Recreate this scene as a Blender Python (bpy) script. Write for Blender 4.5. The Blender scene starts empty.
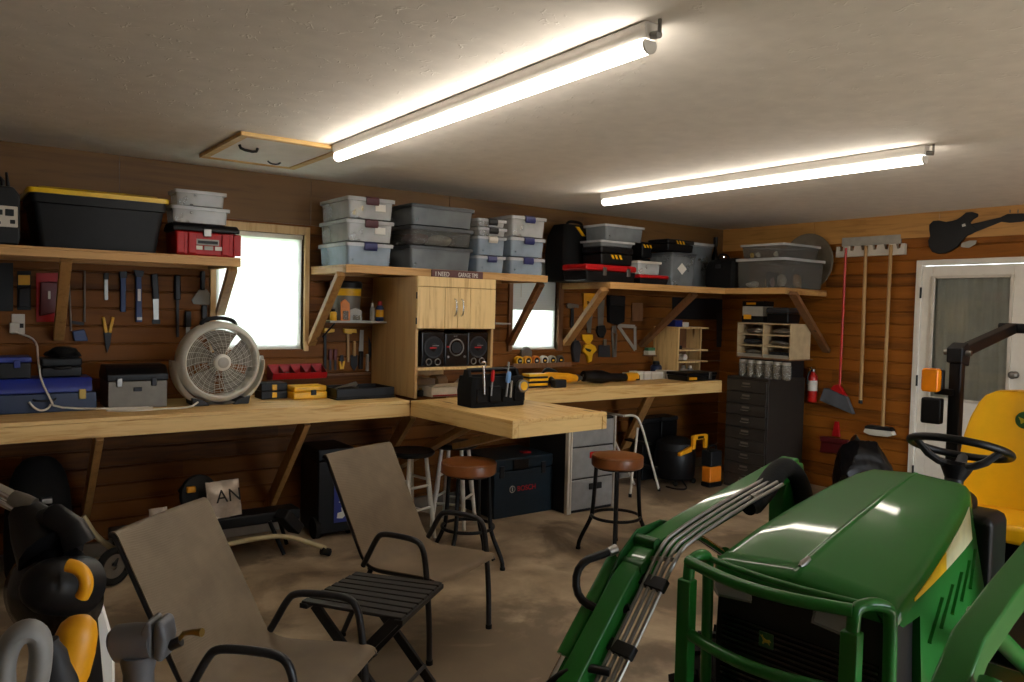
import bpy, bmesh, math, random
from mathutils import Vector, Matrix, Euler
random.seed(7)
R = math.radians
PI = math.pi
scene = bpy.context.scene
COL = scene.collection

# ------------------------------------------------------------------ camera
ROLL, PITCH, YAW, FPX, CAMH = R(1.3628), R(-2.314), R(36.206), 776.2, 1.562
_fw = Vector((math.sin(YAW)*math.cos(PITCH), math.cos(YAW)*math.cos(PITCH), math.sin(PITCH)))
_rt = Vector((math.cos(YAW), -math.sin(YAW), 0))
_up = _rt.cross(_fw)
CX = math.cos(ROLL)*_rt + math.sin(ROLL)*_up
CU = -math.sin(ROLL)*_rt + math.cos(ROLL)*_up
CAMLOC = Vector((0, 0, CAMH))
cam = bpy.data.objects.new('camera', bpy.data.cameras.new('camera'))
COL.objects.link(cam)
m = Matrix((CX, CU, -_fw)).transposed().to_4x4()
m.translation = CAMLOC
cam.matrix_world = m
cam.data.sensor_width = 36.0
cam.data.lens = FPX/1024*36.0
cam.data.clip_start = 0.02
scene.camera = cam

# ------------------------------------------------------------------ light
WORLD_STRENGTH = 7.5
TUBE_STRENGTH = 16.0
world = bpy.data.worlds.new('overcast_sky'); scene.world = world
world.use_nodes = True
bg = world.node_tree.nodes['Background']
bg.inputs[0].default_value = (0.83, 0.92, 1.0, 1)
bg.inputs[1].default_value = WORLD_STRENGTH
sun = bpy.data.objects.new('sun', bpy.data.lights.new('sun', 'SUN')); COL.objects.link(sun)
sun.data.energy = 16.0; sun.data.angle = R(2); sun.data.color = (1.0, 0.95, 0.86)
sun.rotation_euler = (R(33), 0, R(12))
vs = scene.view_settings
scene.display_settings.display_device = 'sRGB'
vs.view_transform = 'Standard'; vs.look = 'None'; vs.gamma = 1.0; vs.use_curve_mapping = False
vs.exposure = 0.7
scene.cycles.max_bounces = 8
scene.cycles.diffuse_bounces = 5
scene.cycles.transparent_max_bounces = 24
scene.cycles.use_denoising = True
scene.cycles.sample_clamp_indirect = 6.0

# ------------------------------------------------------------------ room sizes
YB, XR, ZC = 5.25, 6.54, 2.44         # back wall face, right wall face, ceiling
XL, YF = -2.1, -2.3                   # left wall, front wall (behind the photographer)
BENCH_Y, BENCH_Z = 4.52, 0.945
SHELF_Y, SHELF_Z = 4.65, 1.828

def ray(px, py):
    return CX*((px-512)/FPX) - CU*((py-341)/FPX) + _fw
def at(px, py, x=None, y=None, z=None):
    "the point of the room seen at photo pixel (px, py) on a plane of the room"
    d = ray(px, py)
    if x is not None: t = (x-CAMLOC.x)/d.x
    elif y is not None: t = (y-CAMLOC.y)/d.y
    else: t = (z-CAMLOC.z)/d.z
    return CAMLOC + d*t

# ------------------------------------------------------------------ materials
def lin(c):
    if isinstance(c, str):
        c = [int(c[i:i+2], 16)/255 for i in (0, 2, 4)]
    return tuple(((v+0.055)/1.055)**2.4 if v > 0.04045 else v/12.92 for v in c[:3]) + (1,)
class NT:
    def __init__(s, name):
        s.m = bpy.data.materials.new(name); s.m.use_nodes = True
        s.t = s.m.node_tree; s.b = s.t.nodes['Principled BSDF']; s.out = s.t.nodes['Material Output']
    def n(s, typ, **kw):
        nd = s.t.nodes.new(typ)
        for k, v in kw.items():
            if k.startswith('i_'):
                nd.inputs[k[2:].replace('_', ' ')].default_value = v
            else: setattr(nd, k, v)
        return nd
    def l(s, a, b): s.t.links.new(a, b)
    def ramp(s, fac, stops):
        r = s.n('ShaderNodeValToRGB'); e = r.color_ramp.elements
        while len(e) < len(stops): e.new(0.5)
        for el, (p, c) in zip(e, stops): el.position = p; el.color = c
        s.l(fac, r.inputs[0]); return r.outputs[0]
    def coords(s, scale=(1, 1, 1), kind='Object', loc=(0, 0, 0)):
        tc = s.n('ShaderNodeTexCoord'); mp = s.n('ShaderNodeMapping')
        mp.inputs['Scale'].default_value = scale; mp.inputs['Location'].default_value = loc
        s.l(tc.outputs[kind], mp.inputs[0]); return mp.outputs[0]
    def noise(s, vec, scale=5, detail=4, rough=0.55, dist=0.0):
        nd = s.n('ShaderNodeTexNoise'); nd.inputs['Scale'].default_value = scale
        nd.inputs['Detail'].default_value = detail; nd.inputs['Roughness'].default_value = rough
        nd.inputs['Distortion'].default_value = dist; s.l(vec, nd.inputs[0]); return nd.outputs[0]
    def bump(s, h, strength=0.3, dist=0.01):
        b = s.n('ShaderNodeBump'); b.inputs['Strength'].default_value = strength; b.inputs['Distance'].default_value = dist
        s.l(h, b.inputs['Height']); s.l(b.outputs[0], s.b.inputs['Normal'])
def mul(c, k): return tuple(min(1, v*k) for v in c[:3]) + (1,)

def plain(name, col, rough=0.5, metal=0.0, var=0.12, scale=14, bump=0.0, coat=0.0, spec=0.5, bscale=60):
    t = NT(name); c = lin(col); v = t.coords()
    f = t.noise(v, scale, 4)
    t.l(t.ramp(f, [(0.3, mul(c, 1-var)), (0.7, mul(c, 1+var))]), t.b.inputs['Base Color'])
    t.b.inputs['Roughness'].default_value = rough; t.b.inputs['Metallic'].default_value = metal
    t.b.inputs['Coat Weight'].default_value = coat; t.b.inputs['Coat Roughness'].default_value = 0.05
    t.b.inputs['Specular IOR Level'].default_value = spec
    if bump: t.bump(t.noise(v, bscale, 2), bump, 0.002)
    return t.m
def wood(name, dark, light, axis='x', rough=0.55, knots=True, gs=1.0):
    t = NT(name); sc = {'x': (0.7, 9, 9), 'y': (9, 0.7, 9), 'z': (9, 9, 0.7)}[axis]
    v = t.coords(tuple(a*gs for a in sc)); a, b = lin(dark), lin(light)
    f = t.noise(v, 3.2, 6, 0.6, 0.8)
    c = t.ramp(f, [(0.28, a), (0.5, mul(b, 0.92)), (0.72, b)])
    if knots:
        v2 = t.coords({'x': (2.2, 9, 9), 'y': (9, 2.2, 9), 'z': (9, 9, 2.2)}[axis], loc=(0.3, 0.6, 0.2))
        vo = t.n('ShaderNodeTexVoronoi'); vo.inputs['Scale'].default_value = 0.75; t.l(v2, vo.inputs[0])
        k = t.ramp(vo.outputs['Distance'], [(0.05, (1, 1, 1, 1)), (0.13, (0, 0, 0, 1))])
        mx = t.n('ShaderNodeMix', data_type='RGBA'); t.l(k, mx.inputs[0]); t.l(c, mx.inputs[6]); mx.inputs[7].default_value = mul(a, 0.45)
        c = mx.outputs[2]
    t.l(c, t.b.inputs['Base Color']); t.b.inputs['Roughness'].default_value = rough
    t.bump(f, 0.12, 0.003)
    return t.m
def clear(name, col, alpha, rough=0.25):
    "frosted see-through plastic: part of the light passes straight"
    t = NT(name); tr = t.n('ShaderNodeBsdfTransparent'); tr.inputs[0].default_value = mul(lin(col), 1.25)
    mx = t.n('ShaderNodeMixShader'); v = t.coords()
    f = t.ramp(t.noise(v, 6, 3), [(0.3, (alpha*0.8,)*3+(1,)), (0.7, (min(1, alpha*1.2),)*3+(1,))])
    t.l(f, mx.inputs[0]); t.l(tr.outputs[0], mx.inputs[1]); t.l(t.b.outputs[0], mx.inputs[2]); t.l(mx.outputs[0], t.out.inputs[0])
    t.b.inputs['Base Color'].default_value = lin(col); t.b.inputs['Roughness'].default_value = rough
    return t.m
def glass(name):
    t = NT(name); tr = t.n('ShaderNodeBsdfTransparent'); tr.inputs[0].default_value = (0.93, 0.96, 0.95, 1)
    gl = t.n('ShaderNodeBsdfGlossy'); gl.inputs['Roughness'].default_value = 0.03
    fr = t.n('ShaderNodeFresnel'); mx = t.n('ShaderNodeMixShader')
    t.l(fr.outputs[0], mx.inputs[0]); t.l(tr.outputs[0], mx.inputs[1]); t.l(gl.outputs[0], mx.inputs[2]); t.l(mx.outputs[0], t.out.inputs[0])
    return t.m
def translucent(name, col, amount, rough=0.7):
    t = NT(name); tl = t.n('ShaderNodeBsdfTranslucent'); tl.inputs[0].default_value = lin(col)
    mx = t.n('ShaderNodeMixShader'); mx.inputs[0].default_value = amount
    t.b.inputs['Base Color'].default_value = lin(col); t.b.inputs['Roughness'].default_value = rough
    t.l(t.b.outputs[0], mx.inputs[1]); t.l(tl.outputs[0], mx.inputs[2]); t.l(mx.outputs[0], t.out.inputs[0])
    return t.m
def emitter(name, col, strength):
    t = NT(name); e = t.n('ShaderNodeEmission'); e.inputs[0].default_value = lin(col); e.inputs[1].default_value = strength
    t.l(e.outputs[0], t.out.inputs[0]); return t.m

def siding(name, dark, light, along):
    t = NT(name); st = (0.6, 7, 7) if along == 'x' else (7, 0.6, 7)
    v = t.coords(st); g = t.noise(v, 2.5, 6, 0.6, 1.0)
    tc = t.n('ShaderNodeTexCoord'); sp = t.n('ShaderNodeSeparateXYZ'); t.l(tc.outputs['Object'], sp.inputs[0])
    dv = t.n('ShaderNodeMath', operation='DIVIDE'); dv.inputs[1].default_value = SIDING; t.l(sp.outputs['Z'], dv.inputs[0])
    fl = t.n('ShaderNodeMath', operation='FLOOR'); t.l(dv.outputs[0], fl.inputs[0])
    ln = t.n('ShaderNodeMath', operation='MULTIPLY_ADD'); ln.inputs[1].default_value = 0.42
    t.l(sp.outputs['X' if along == 'x' else 'Y'], ln.inputs[0])
    sh = t.n('ShaderNodeMath', operation='MULTIPLY'); sh.inputs[1].default_value = 0.37; t.l(fl.outputs[0], sh.inputs[0]); t.l(sh.outputs[0], ln.inputs[2])
    f2 = t.n('ShaderNodeMath', operation='FLOOR'); t.l(ln.outputs[0], f2.inputs[0])
    cb = t.n('ShaderNodeCombineXYZ'); t.l(fl.outputs[0], cb.inputs[0]); t.l(f2.outputs[0], cb.inputs[1])
    wn = t.n('ShaderNodeTexWhiteNoise'); t.l(cb.outputs[0], wn.inputs[0])
    ad = t.n('ShaderNodeMath', operation='MULTIPLY_ADD'); ad.inputs[1].default_value = 0.55; t.l(wn.outputs[0], ad.inputs[0]); t.l(g, ad.inputs[2])
    a, b = lin(dark), lin(light)
    c = t.ramp(ad.outputs[0], [(0.35, mul(a, 0.7)), (0.7, mul(b, 0.8)), (1.0, b)])
    t.l(c, t.b.inputs['Base Color']); t.b.inputs['Roughness'].default_value = 0.62; t.b.inputs['Specular IOR Level'].default_value = 0.22
    t.bump(g, 0.15, 0.004); return t.m
SIDING = 0.108

def concrete(name, a, b, c_):
    t = NT(name); v = t.coords(); n1 = t.noise(v, 1.25, 6, 0.6, 0.5); n2 = t.noise(v, 3.1, 6, 0.65, 0.4); n3 = t.noise(v, 45, 3)
    base = t.ramp(n2, [(0.3, lin(a)), (0.68, lin(b))])
    st = t.ramp(n1, [(0.42, (1, 1, 1, 1)), (0.52, (0, 0, 0, 1))])
    mx = t.n('ShaderNodeMix', data_type='RGBA'); t.l(st, mx.inputs[0]); t.l(base, mx.inputs[6]); mx.inputs[7].default_value = lin(c_)
    mf = t.n('ShaderNodeMath', operation='MULTIPLY'); mf.inputs[1].default_value = 0.7; t.l(st, mf.inputs[0]); t.l(mf.outputs[0], mx.inputs[0])
    t.l(mx.outputs[2], t.b.inputs['Base Color'])
    t.l(t.ramp(n2, [(0.3, (0.45,)*3+(1,)), (0.7, (0.75,)*3+(1,))]), t.b.inputs['Roughness'])
    t.bump(n3, 0.12, 0.002); return t.m
def plaster(name, col):
    t = NT(name); v = t.coords(); d = t.noise(v, 9, 2)
    w = t.n('ShaderNodeMix', data_type='RGBA'); w.inputs[0].default_value = 0.12; t.l(v, w.inputs[6]); 
    nz = t.n('ShaderNodeTexNoise'); nz.inputs['Scale'].default_value = 12; t.l(v, nz.inputs[0]); t.l(nz.outputs['Color'], w.inputs[7])
    vo = t.n('ShaderNodeTexVoronoi', feature='DISTANCE_TO_EDGE'); vo.inputs['Scale'].default_value = 17; t.l(w.outputs[2], vo.inputs[0])
    rg = t.ramp(vo.outputs['Distance'], [(0.0, (1, 1, 1, 1)), (0.06, (0, 0, 0, 1))])
    ms = t.ramp(t.noise(v, 14, 2), [(0.56, (0, 0, 0, 1)), (0.64, (1, 1, 1, 1))])
    mu = t.n('ShaderNodeMath', operation='MULTIPLY'); t.l(rg, mu.inputs[0]); t.l(ms, mu.inputs[1])
    c = lin(col)
    t.l(t.ramp(d, [(0.3, mul(c, 0.95)), (0.7, mul(c, 1.04))]), t.b.inputs['Base Color'])
    t.b.inputs['Roughness'].default_value = 0.85
    t.bump(mu.outputs[0], 0.28, 0.009); return t.m
def ribbed(name, col, axis, pitch, rough=0.6):
    "fine woven ribs"
    t = NT(name); v = t.coords(); w = t.n('ShaderNodeTexWave', bands_direction=axis); w.inputs['Scale'].default_value = 1/pitch/6.28*3.14
    w.inputs['Distortion'].default_value = 0.3; t.l(v, w.inputs[0]); c = lin(col); nz = t.noise(v, 7, 5)
    t.l(t.ramp(nz, [(0.3, mul(c, 0.78)), (0.7, mul(c, 1.15))]), t.b.inputs['Base Color'])
    t.b.inputs['Roughness'].default_value = rough; t.bump(w.outputs[0], 0.3, 0.002); return t.m

M = dict(
    pine=wood('pine_board', 'b9853c', 'e0ba78', 'x'), pine_y=wood('pine_board_across', 'b9853c', 'e0ba78', 'y'), pine_z=wood('pine_upright', 'b98a4a', 'dcb981', 'z'),
    stud=wood('stud_timber', '8a5f30', 'ad8049', 'z'), stud_x=wood('shelf_timber', 'a0713a', 'c99a5c', 'x'), stud_y=wood('shelf_timber_across', 'a0713a', 'c99a5c', 'y'),
    ply=wood('plywood_panel', '5a3d20', '78552b', 'x', 0.6, False, 0.6), header=wood('header_pine', '9a6a30', 'c08c48', 'y', 0.55, False),
    cab=wood('cabinet_pine', 'a8763a', 'e6c486', 'z', 0.45), cabside=wood('cabinet_plywood', 'a67f4d', 'c09a63', 'z', 0.5, False, 0.6),
    darkwood=wood('dark_brace_timber', '54341b', '7a5230', 'z'),
    siding_b=siding('cedar_siding', '48280e', '794818', 'x'), siding_r=siding('cedar_siding_right', '5a320e', '945718', 'y'),
    concrete=concrete('stained_concrete', '826f58', 'b8a58a', '4c3e2e'), curb=plain('curb_concrete', '7d7468', 0.85, bump=0.2),
    plaster=plaster('stomped_plaster', 'e9e4dd'), drywall=plain('drywall', '8f8377', 0.9),
    white=plain('white_paint', 'd8d2c6', 0.45, var=0.04), offwhite=plain('offwhite_plastic', 'c4bcae', 0.5, var=0.06),
    black=plain('black_plastic', '0c0c0e', 0.42, bump=0.1, spec=0.25), black_soft=plain('black_nylon', '0a0a0b', 0.85, bump=0.5, bscale=120, spec=0.25), rubber=plain('black_rubber', '141312', 0.8, bump=0.2, spec=0.25),
    black_gloss=plain('black_gloss', '0c0c0e', 0.18), charcoal=plain('charcoal_plastic', '18191b', 0.5, spec=0.25), dgrey=plain('dark_grey_plastic', '2c2d30', 0.55, spec=0.25),
    grey=plain('grey_plastic', '7f7f7e', 0.5), lgrey=plain('light_grey_plastic', '9a968c', 0.45), fangrey=plain('fan_grey', 'c9c4b7', 0.45, var=0.04), fanblade=plain('fan_blade_grey', '6d665a', 0.4),
    steel=plain('brushed_steel', '85837f', 0.4, 1.0), dsteel=plain('dark_steel', '323234', 0.5, 0.9), chrome=plain('chrome', 'd2d2d2', 0.12, 1.0, var=0.03), vise=plain('vise_grey', '5b5d62', 0.5, 0.3, bump=0.15), cabsteel=plain('cabinet_dark_steel', '26221e', 0.5, spec=0.3), drawersteel=plain('drawer_dark_steel', '2f2b27', 0.45, spec=0.35), brass=plain('brass', '8e7440', 0.4, 1.0), oldsteel=plain('worn_grey_steel', '6c665c', 0.5, 0.4, bump=0.15),
    red=plain('red_plastic', 'a50e11', 0.45, spec=0.3), redmetal=plain('red_enamel', 'b01c16', 0.3), dred=plain('dark_red_plastic', '5a0f14', 0.5), maroon=plain('maroon_latch', '4a1f28', 0.5),
    yellow=plain('yellow_plastic', 'e0a80a', 0.42), tool_yellow=plain('tool_yellow', 'e09a0c', 0.45), lid_yellow=plain('lid_yellow', 'ddb400', 0.4), seat_yellow=plain('seat_vinyl_yellow', 'e8ab05', 0.42, var=0.05),
    orange=plain('orange_plastic', 'cf7412', 0.45), amber=plain('amber_lens', 'f08a10', 0.25),
    blue=plain('blue_enamel', '0d2244', 0.42), royal=plain('royal_blue', '16267a', 0.4), latchblue=plain('latch_blue', '23275c', 0.45), toolblue=plain('handle_blue', '1d3766', 0.5), bosch=plain('teal_black_case', '14222c', 0.5, spec=0.25),
    green=plain('tractor_green', '17601e', 0.55, coat=0.45, spec=0.15, var=0.03), armgreen=plain('loader_green', '124c1b', 0.45, coat=0.12, spec=0.3, var=0.08), deer=plain('badge_yellow', 'a3901c', 0.4), badgegreen=plain('badge_green', '174a1d', 0.4),
    brownvinyl=plain('brown_vinyl', '7a4722', 0.36, var=0.08), sling=ribbed('taupe_sling', '6a5a46', 'X', 0.006), chairmetal=plain('charcoal_tube', '232326', 0.38, 0.3), bronze=plain('table_black', '1d1c1d', 0.5, 0.2),
    cream=plain('cream_enamel', 'b3a57e', 0.45), white_stool=plain('white_stool_paint', 'c9c5b8', 0.45), tan=wood('handle_wood', '8f6b3c', 'b08a55', 'z', 0.5, False), bin=plain('beige_bin', 'b39d79', 0.6),
    paper=plain('white_paper', 'd5d0c6', 0.8, var=0.05), card=plain('white_card', 'c9c3b5', 0.8), silverbag=plain('snack_bag_white', 'b5a99c', 0.3, 0.2, var=0.25, bump=0.6, bscale=30), bristle=plain('grey_bristle', '4e5055', 0.95, bump=0.8, bscale=200),
    poly=plain('black_bin_bag', '0e0e10', 0.28, bump=0.5, bscale=18, spec=0.25), discgrey=clear('smoky_disc', '8a7f6d', 0.62), lamp_lens=clear('headlamp_lens', 'c9ccd0', 0.25, 0.05),
    tote=clear('clear_tote', 'dfe0e0', 0.34), tote_blue=clear('clear_blue_tote', 'c3d0db', 0.36), tote_big=clear('clear_tote_big', 'c9c8c4', 0.10), tote_dark=clear('smoky_tote', 'a3a9ac', 0.36), lid_clear=clear('clear_lid', 'd5d6d6', 0.5), lid_dark=plain('grey_lid', '3a3d40', 0.45), jar=clear('jar_plastic', 'b9b6ae', 0.3, 0.1),
    pink=plain('pink_cloth', '8d6a72', 0.9), whitecloth=plain('white_cloth', 'cfcac0', 0.9), tancloth=plain('tan_cloth', 'a98763', 0.9), darkcloth=plain('dark_cloth', '33363b', 0.9, spec=0.25), bluecloth=plain('blue_cloth', '3c4a63', 0.9),
    glass=glass('window_glass'), blind=translucent('blind_vinyl', 'fdfcf8', 0.9), blind_grey=translucent('blind_vinyl_grey', 'b9bab4', 0.12), curtain=translucent('grey_curtain', '8f8b86', 0.35, 0.9), shadecloth=plain('door_curtain', 'bab5ae', 0.9, var=0.06),
    tube=emitter('lit_tube', 'fff3e2', TUBE_STRENGTH), fixture=plain('fixture_white', 'd9d6d0', 0.4, var=0.03), decal=plain('stripe_white', 'd9d6b0', 0.3), sign=plain('sign_maroon', '5a3230', 0.6), signletter=plain('sign_letter', 'd9d2c8', 0.6), grass=plain('lawn', '4d6136', 0.95), drive=plain('driveway', '77736c', 0.9), ltblue=plain('label_blue', '5d86b8', 0.5), foil=plain('red_print', '9c2f2c', 0.6), green_plastic=plain('green_plastic', '3c6a4a', 0.5), discbrown=plain('brown_disc', '4a4038', 0.6),
)

# ------------------------------------------------------------------ mesh helpers
def frame_of(d):
    d = Vector(d).normalized()
    a = Vector((0, 0, 1)) if abs(d.z) < 0.9 else Vector((1, 0, 0))
    x = a.cross(d).normalized(); return x, d.cross(x).normalized(), d
class MB:
    "collects shapes and links them as ONE mesh object"
    def __init__(s): s.bm = bmesh.new()
    def _faces(s, vs, fs):
        v = [s.bm.verts.new(p) for p in vs]
        for f in fs:
            try: s.bm.faces.new([v[i] for i in f])
            except ValueError: pass
        return s
    def box(s, a, b, rot=None, taper=1.0, topshift=0):
        "from corner a to corner b; taper scales the bottom"
        x0, y0, z0 = a; x1, y1, z1 = b; cx, cy = (x0+x1)/2, (y0+y1)/2
        vs = [Vector((cx+(x-cx)*k, cy+(y-cy)*k, z)) for z, k in ((z0, taper), (z1, 1)) for x, y in ((x0, y0), (x1, y0), (x1, y1), (x0, y1))]
        if rot is not None:
            c = Vector((cx, cy, (z0+z1)/2)); vs = [rot @ (v-c)+c for v in vs]
        return s._faces(vs, [(3, 2, 1, 0), (4, 5, 6, 7), (0, 1, 5, 4), (1, 2, 6, 5), (2, 3, 7, 6), (3, 0, 4, 7)])
    def beam(s, p0, p1, w, h, up=(0, 0, 1), ext=0):
        p0, p1 = Vector(p0), Vector(p1); d = (p1-p0).normalized(); p0 = p0-d*ext; p1 = p1+d*ext
        sx = d.cross(Vector(up)).normalized(); sy = sx.cross(d)
        vs = [p+sx*a*w/2+sy*b*h/2 for p in (p0, p1) for a, b in ((-1, -1), (1, -1), (1, 1), (-1, 1))]
        return s._faces(vs, [(3, 2, 1, 0), (4, 5, 6, 7), (0, 1, 5, 4), (1, 2, 6, 5), (2, 3, 7, 6), (3, 0, 4, 7)])
    def loft(s, rings, caps=True, closed=True):
        n = len(rings[0]); vv = [[s.bm.verts.new(p) for p in r] for r in rings]
        for a, b in zip(vv, vv[1:]):
            for i in range(n if closed else n-1):
                j = (i+1) % n
                try: s.bm.faces.new((a[i], a[j], b[j], b[i]))
                except ValueError: pass
        if caps and closed:
            for r in (list(reversed(vv[0])), vv[-1]):
                try: s.bm.faces.new(r)
                except ValueError: pass
        return s
    def cyl(s, p0, p1, r0, r1=None, n=20, caps=True):
        r1 = r0 if r1 is None else r1; p0, p1 = Vector(p0), Vector(p1); x, y, d = frame_of(p1-p0)
        ring = lambda p, r: [p+(x*math.cos(2*PI*i/n)+y*math.sin(2*PI*i/n))*r for i in range(n)]
        return s.loft([ring(p0, r0), ring(p1, r1)], caps)
    def tube(s, pts, r, n=10, closed=False, smooth=0, flat=1.0):
        "a bar swept along points; smooth>0 rounds the corners"
        P = [Vector(p) for p in pts]
        for _ in range(smooth):
            Q = []
            k = len(P)
            for i in range(k if closed else k-1):
                a, b = P[i], P[(i+1) % k]
                Q += [a*0.75+b*0.25, a*0.25+b*0.75]
            if not closed: Q = [P[0]]+Q+[P[-1]]
            P = Q
        k = len(P); rr = r if isinstance(r, (list, tuple)) else None
        rings = []; x = None
        for i, p in enumerate(P):
            d = (P[(i+1) % k]-P[i-1]) if closed else (P[min(i+1, k-1)]-P[max(i-1, 0)])
            d.normalize()
            if x is None: x, y, _ = frame_of(d)
            x = (x-d*x.dot(d)).normalized(); y = d.cross(x)
            q = rr[min(len(rr)-1, int(round(i/(k-1)*(len(rr)-1))))] if rr else r
            rings.append([p+(x*math.cos(2*PI*j/n)*flat+y*math.sin(2*PI*j/n))*q for j in range(n)])
        if closed: rings.append(rings[0]); return s.loft(rings, False)
        return s.loft(rings, True)
    def lathe(s, prof, n=28, origin=(0, 0, 0), axis=(0, 0, 1), ring=False):
        if ring: prof = list(prof)+[prof[0]]
        o = Vector(origin); x, y, d = frame_of(axis); rings = []
        for r, z in prof: rings.append([o+d*z+(x*math.cos(2*PI*i/n)+y*math.sin(2*PI*i/n))*max(r, 1e-4) for i in range(n)])
        return s.loft(rings, not ring)
    def torus(s, c, axis, R_, r, n=40, m=8, a0=0, a1=2*PI):
        x, y, d = frame_of(axis); c = Vector(c); full = abs(a1-a0-2*PI) < 1e-6
        pts = [c+(x*math.cos(a0+(a1-a0)*i/n)+y*math.sin(a0+(a1-a0)*i/n))*R_ for i in range(n if full else n+1)]
        return s.tube(pts, r, m, closed=full)
    def prism(s, poly, depth):
        "poly: 3-D outline; depth: extrusion vector"
        P = [Vector(p) for p in poly]; d = Vector(depth)
        nrm = Vector((0, 0, 0))
        for i, p in enumerate(P): nrm += p.cross(P[(i+1) % len(P)])
        if nrm.dot(d) > 0: P.reverse()
        return s.loft([P, [p+d for p in P]], True)
    def blob(s, c, rad, seed=0, amp=0.12, sub=3, flatz=None):
        r = bmesh.ops.create_icosphere(s.bm, subdivisions=sub, radius=1.0); rnd = random.Random(seed)
        ks = [(Vector((rnd.uniform(-1, 1), rnd.uniform(-1, 1), rnd.uniform(-1, 1)))*rnd.uniform(2, 6), rnd.uniform(0, 6)) for _ in range(8)]
        for v in r['verts']:
            k = 1+amp*sum(math.sin(a.dot(v.co)+b) for a, b in ks)/2.5
            p = Vector((v.co.x*rad[0], v.co.y*rad[1], v.co.z*rad[2]))*k
            if flatz is not None and p.z < -flatz: p.z = -flatz
            v.co = p+Vector(c)
        return s
    def sheet(s, grid, th, nrm=None):
        "a curved sheet with thickness from a grid of points"
        G = [[Vector(p) for p in r] for r in grid]; nu, nv = len(G), len(G[0]); B = []
        for i in range(nu):
            row = []
            for j in range(nv):
                du = G[min(i+1, nu-1)][j]-G[max(i-1, 0)][j]; dv = G[i][min(j+1, nv-1)]-G[i][max(j-1, 0)]
                nn = du.cross(dv); row.append(G[i][j]-(nn.normalized() if nn.length else Vector((0, 0, 1)))*th)
            B.append(row)
        va = [[s.bm.verts.new(p) for p in r] for r in G]; vb = [[s.bm.verts.new(p) for p in r] for r in B]
        for i in range(nu-1):
            for j in range(nv-1):
                s.bm.faces.new((va[i][j], va[i+1][j], va[i+1][j+1], va[i][j+1])); s.bm.faces.new((vb[i][j], vb[i][j+1], vb[i+1][j+1], vb[i+1][j]))
        e = [(i, 0) for i in range(nu)]+[(nu-1, j) for j in range(1, nv)]+[(i, nv-1) for i in range(nu-2, -1, -1)]+[(0, j) for j in range(nv-2, 0, -1)]
        for (a, b), (c, d) in zip(e, e[1:]+e[:1]): s.bm.faces.new((va[a][b], va[c][d], vb[c][d], vb[a][b]))
        return s
    def move(s, mat):
        bmesh.ops.transform(s.bm, matrix=mat, verts=s.bm.verts); return s
    def build(s, name, mat, parent=None, bevel=0.0, ang=38, seg=2, world=False, sub=0):
        bm = s.bm
        bmesh.ops.recalc_face_normals(bm, faces=bm.faces)
        me = bpy.data.meshes.new(name)
        o = bpy.data.objects.new(name, me); COL.objects.link(o)
        if parent is not None:
            o.parent = parent
            if world: bmesh.ops.transform(bm, matrix=chain(parent).inverted(), verts=bm.verts)
        else:
            vs = [v.co for v in bm.verts]
            b = Vector(((min(v.x for v in vs)+max(v.x for v in vs))/2, (min(v.y for v in vs)+max(v.y for v in vs))/2, min(v.z for v in vs)))
            if not getattr(s, 'keep', False):
                bmesh.ops.translate(bm, verts=bm.verts, vec=-b); o.location = b
        for f in bm.faces: f.smooth = True
        if not bevel:
            for e in bm.edges:
                if len(e.link_faces) == 2 and e.calc_face_angle(0) > R(ang): e.smooth = False
        bm.to_mesh(me); bm.free(); me.materials.append(M[mat] if isinstance(mat, str) else mat)
        if sub:
            sm = o.modifiers.new('subdivision', 'SUBSURF'); sm.levels = sm.render_levels = sub
        if bevel:
            bv = o.modifiers.new('bevel', 'BEVEL'); bv.width = bevel; bv.segments = seg; bv.limit_method = 'ANGLE'; bv.angle_limit = R(ang)
            wn = o.modifiers.new('weighted_normal', 'WEIGHTED_NORMAL'); wn.keep_sharp = True
        return o
def chain(o):
    m = o.matrix_basis.copy()
    while o.parent: o = o.parent; m = o.matrix_basis @ m
    return m
def tag(o, label, cat, group=None, kind=None):
    o['label'] = label; o['category'] = cat
    if group: o['group'] = group
    if kind: o['kind'] = kind
    return o
def thing(name, label, cat, loc=(0, 0, 0), rz=0.0, group=None, rot=None):
    o = bpy.data.objects.new(name, None); COL.objects.link(o); o.empty_display_size = 0.05
    o.location = loc; o.rotation_euler = rot or (0, 0, rz)
    return tag(o, label, cat, group)
def struct(o): o['kind'] = 'structure'; return o
def plabel(o, t): o['label'] = t; return o
def box(a, b, **k): return MB().box(a, b, **k)
def copy_tree(o, parent=None):
    c = o.copy(); COL.objects.link(c); c.parent = parent
    for ch in [x for x in scene.objects if x.parent == o]: copy_tree(ch, c)
    return c
def place(proto, first, loc, label, rz=0.0, rot=None):
    "the prototype itself the first time, then copies of it and its parts"
    o = proto if first else copy_tree(proto)
    o.location = loc; o.rotation_euler = rot or (0, 0, rz); o['label'] = label
    return o
def text(name, s, size, parent, mat, loc, rot=(R(90), 0, 0), depth=0.0008, sx=1.0, world=False):
    "lettering as a mesh; loc is its lower left"
    cu = bpy.data.curves.new(name, 'FONT'); cu.body = s; cu.size = size; cu.extrude = depth
    t = bpy.data.objects.new(name+'_curve', cu); COL.objects.link(t)
    dg = bpy.context.evaluated_depsgraph_get(); me = bpy.data.meshes.new_from_object(t.evaluated_get(dg))
    bpy.data.objects.remove(t); bpy.data.curves.remove(cu)
    mx = Matrix.Translation(Vector(loc)) @ Euler(rot).to_matrix().to_4x4() @ Matrix.Diagonal((sx, 1, 1, 1))
    if world: mx = chain(parent).inverted() @ mx
    me.transform(mx); me.materials.clear(); me.materials.append(M[mat])
    o = bpy.data.objects.new(name, me); COL.objects.link(o); o.parent = parent; return o
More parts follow.
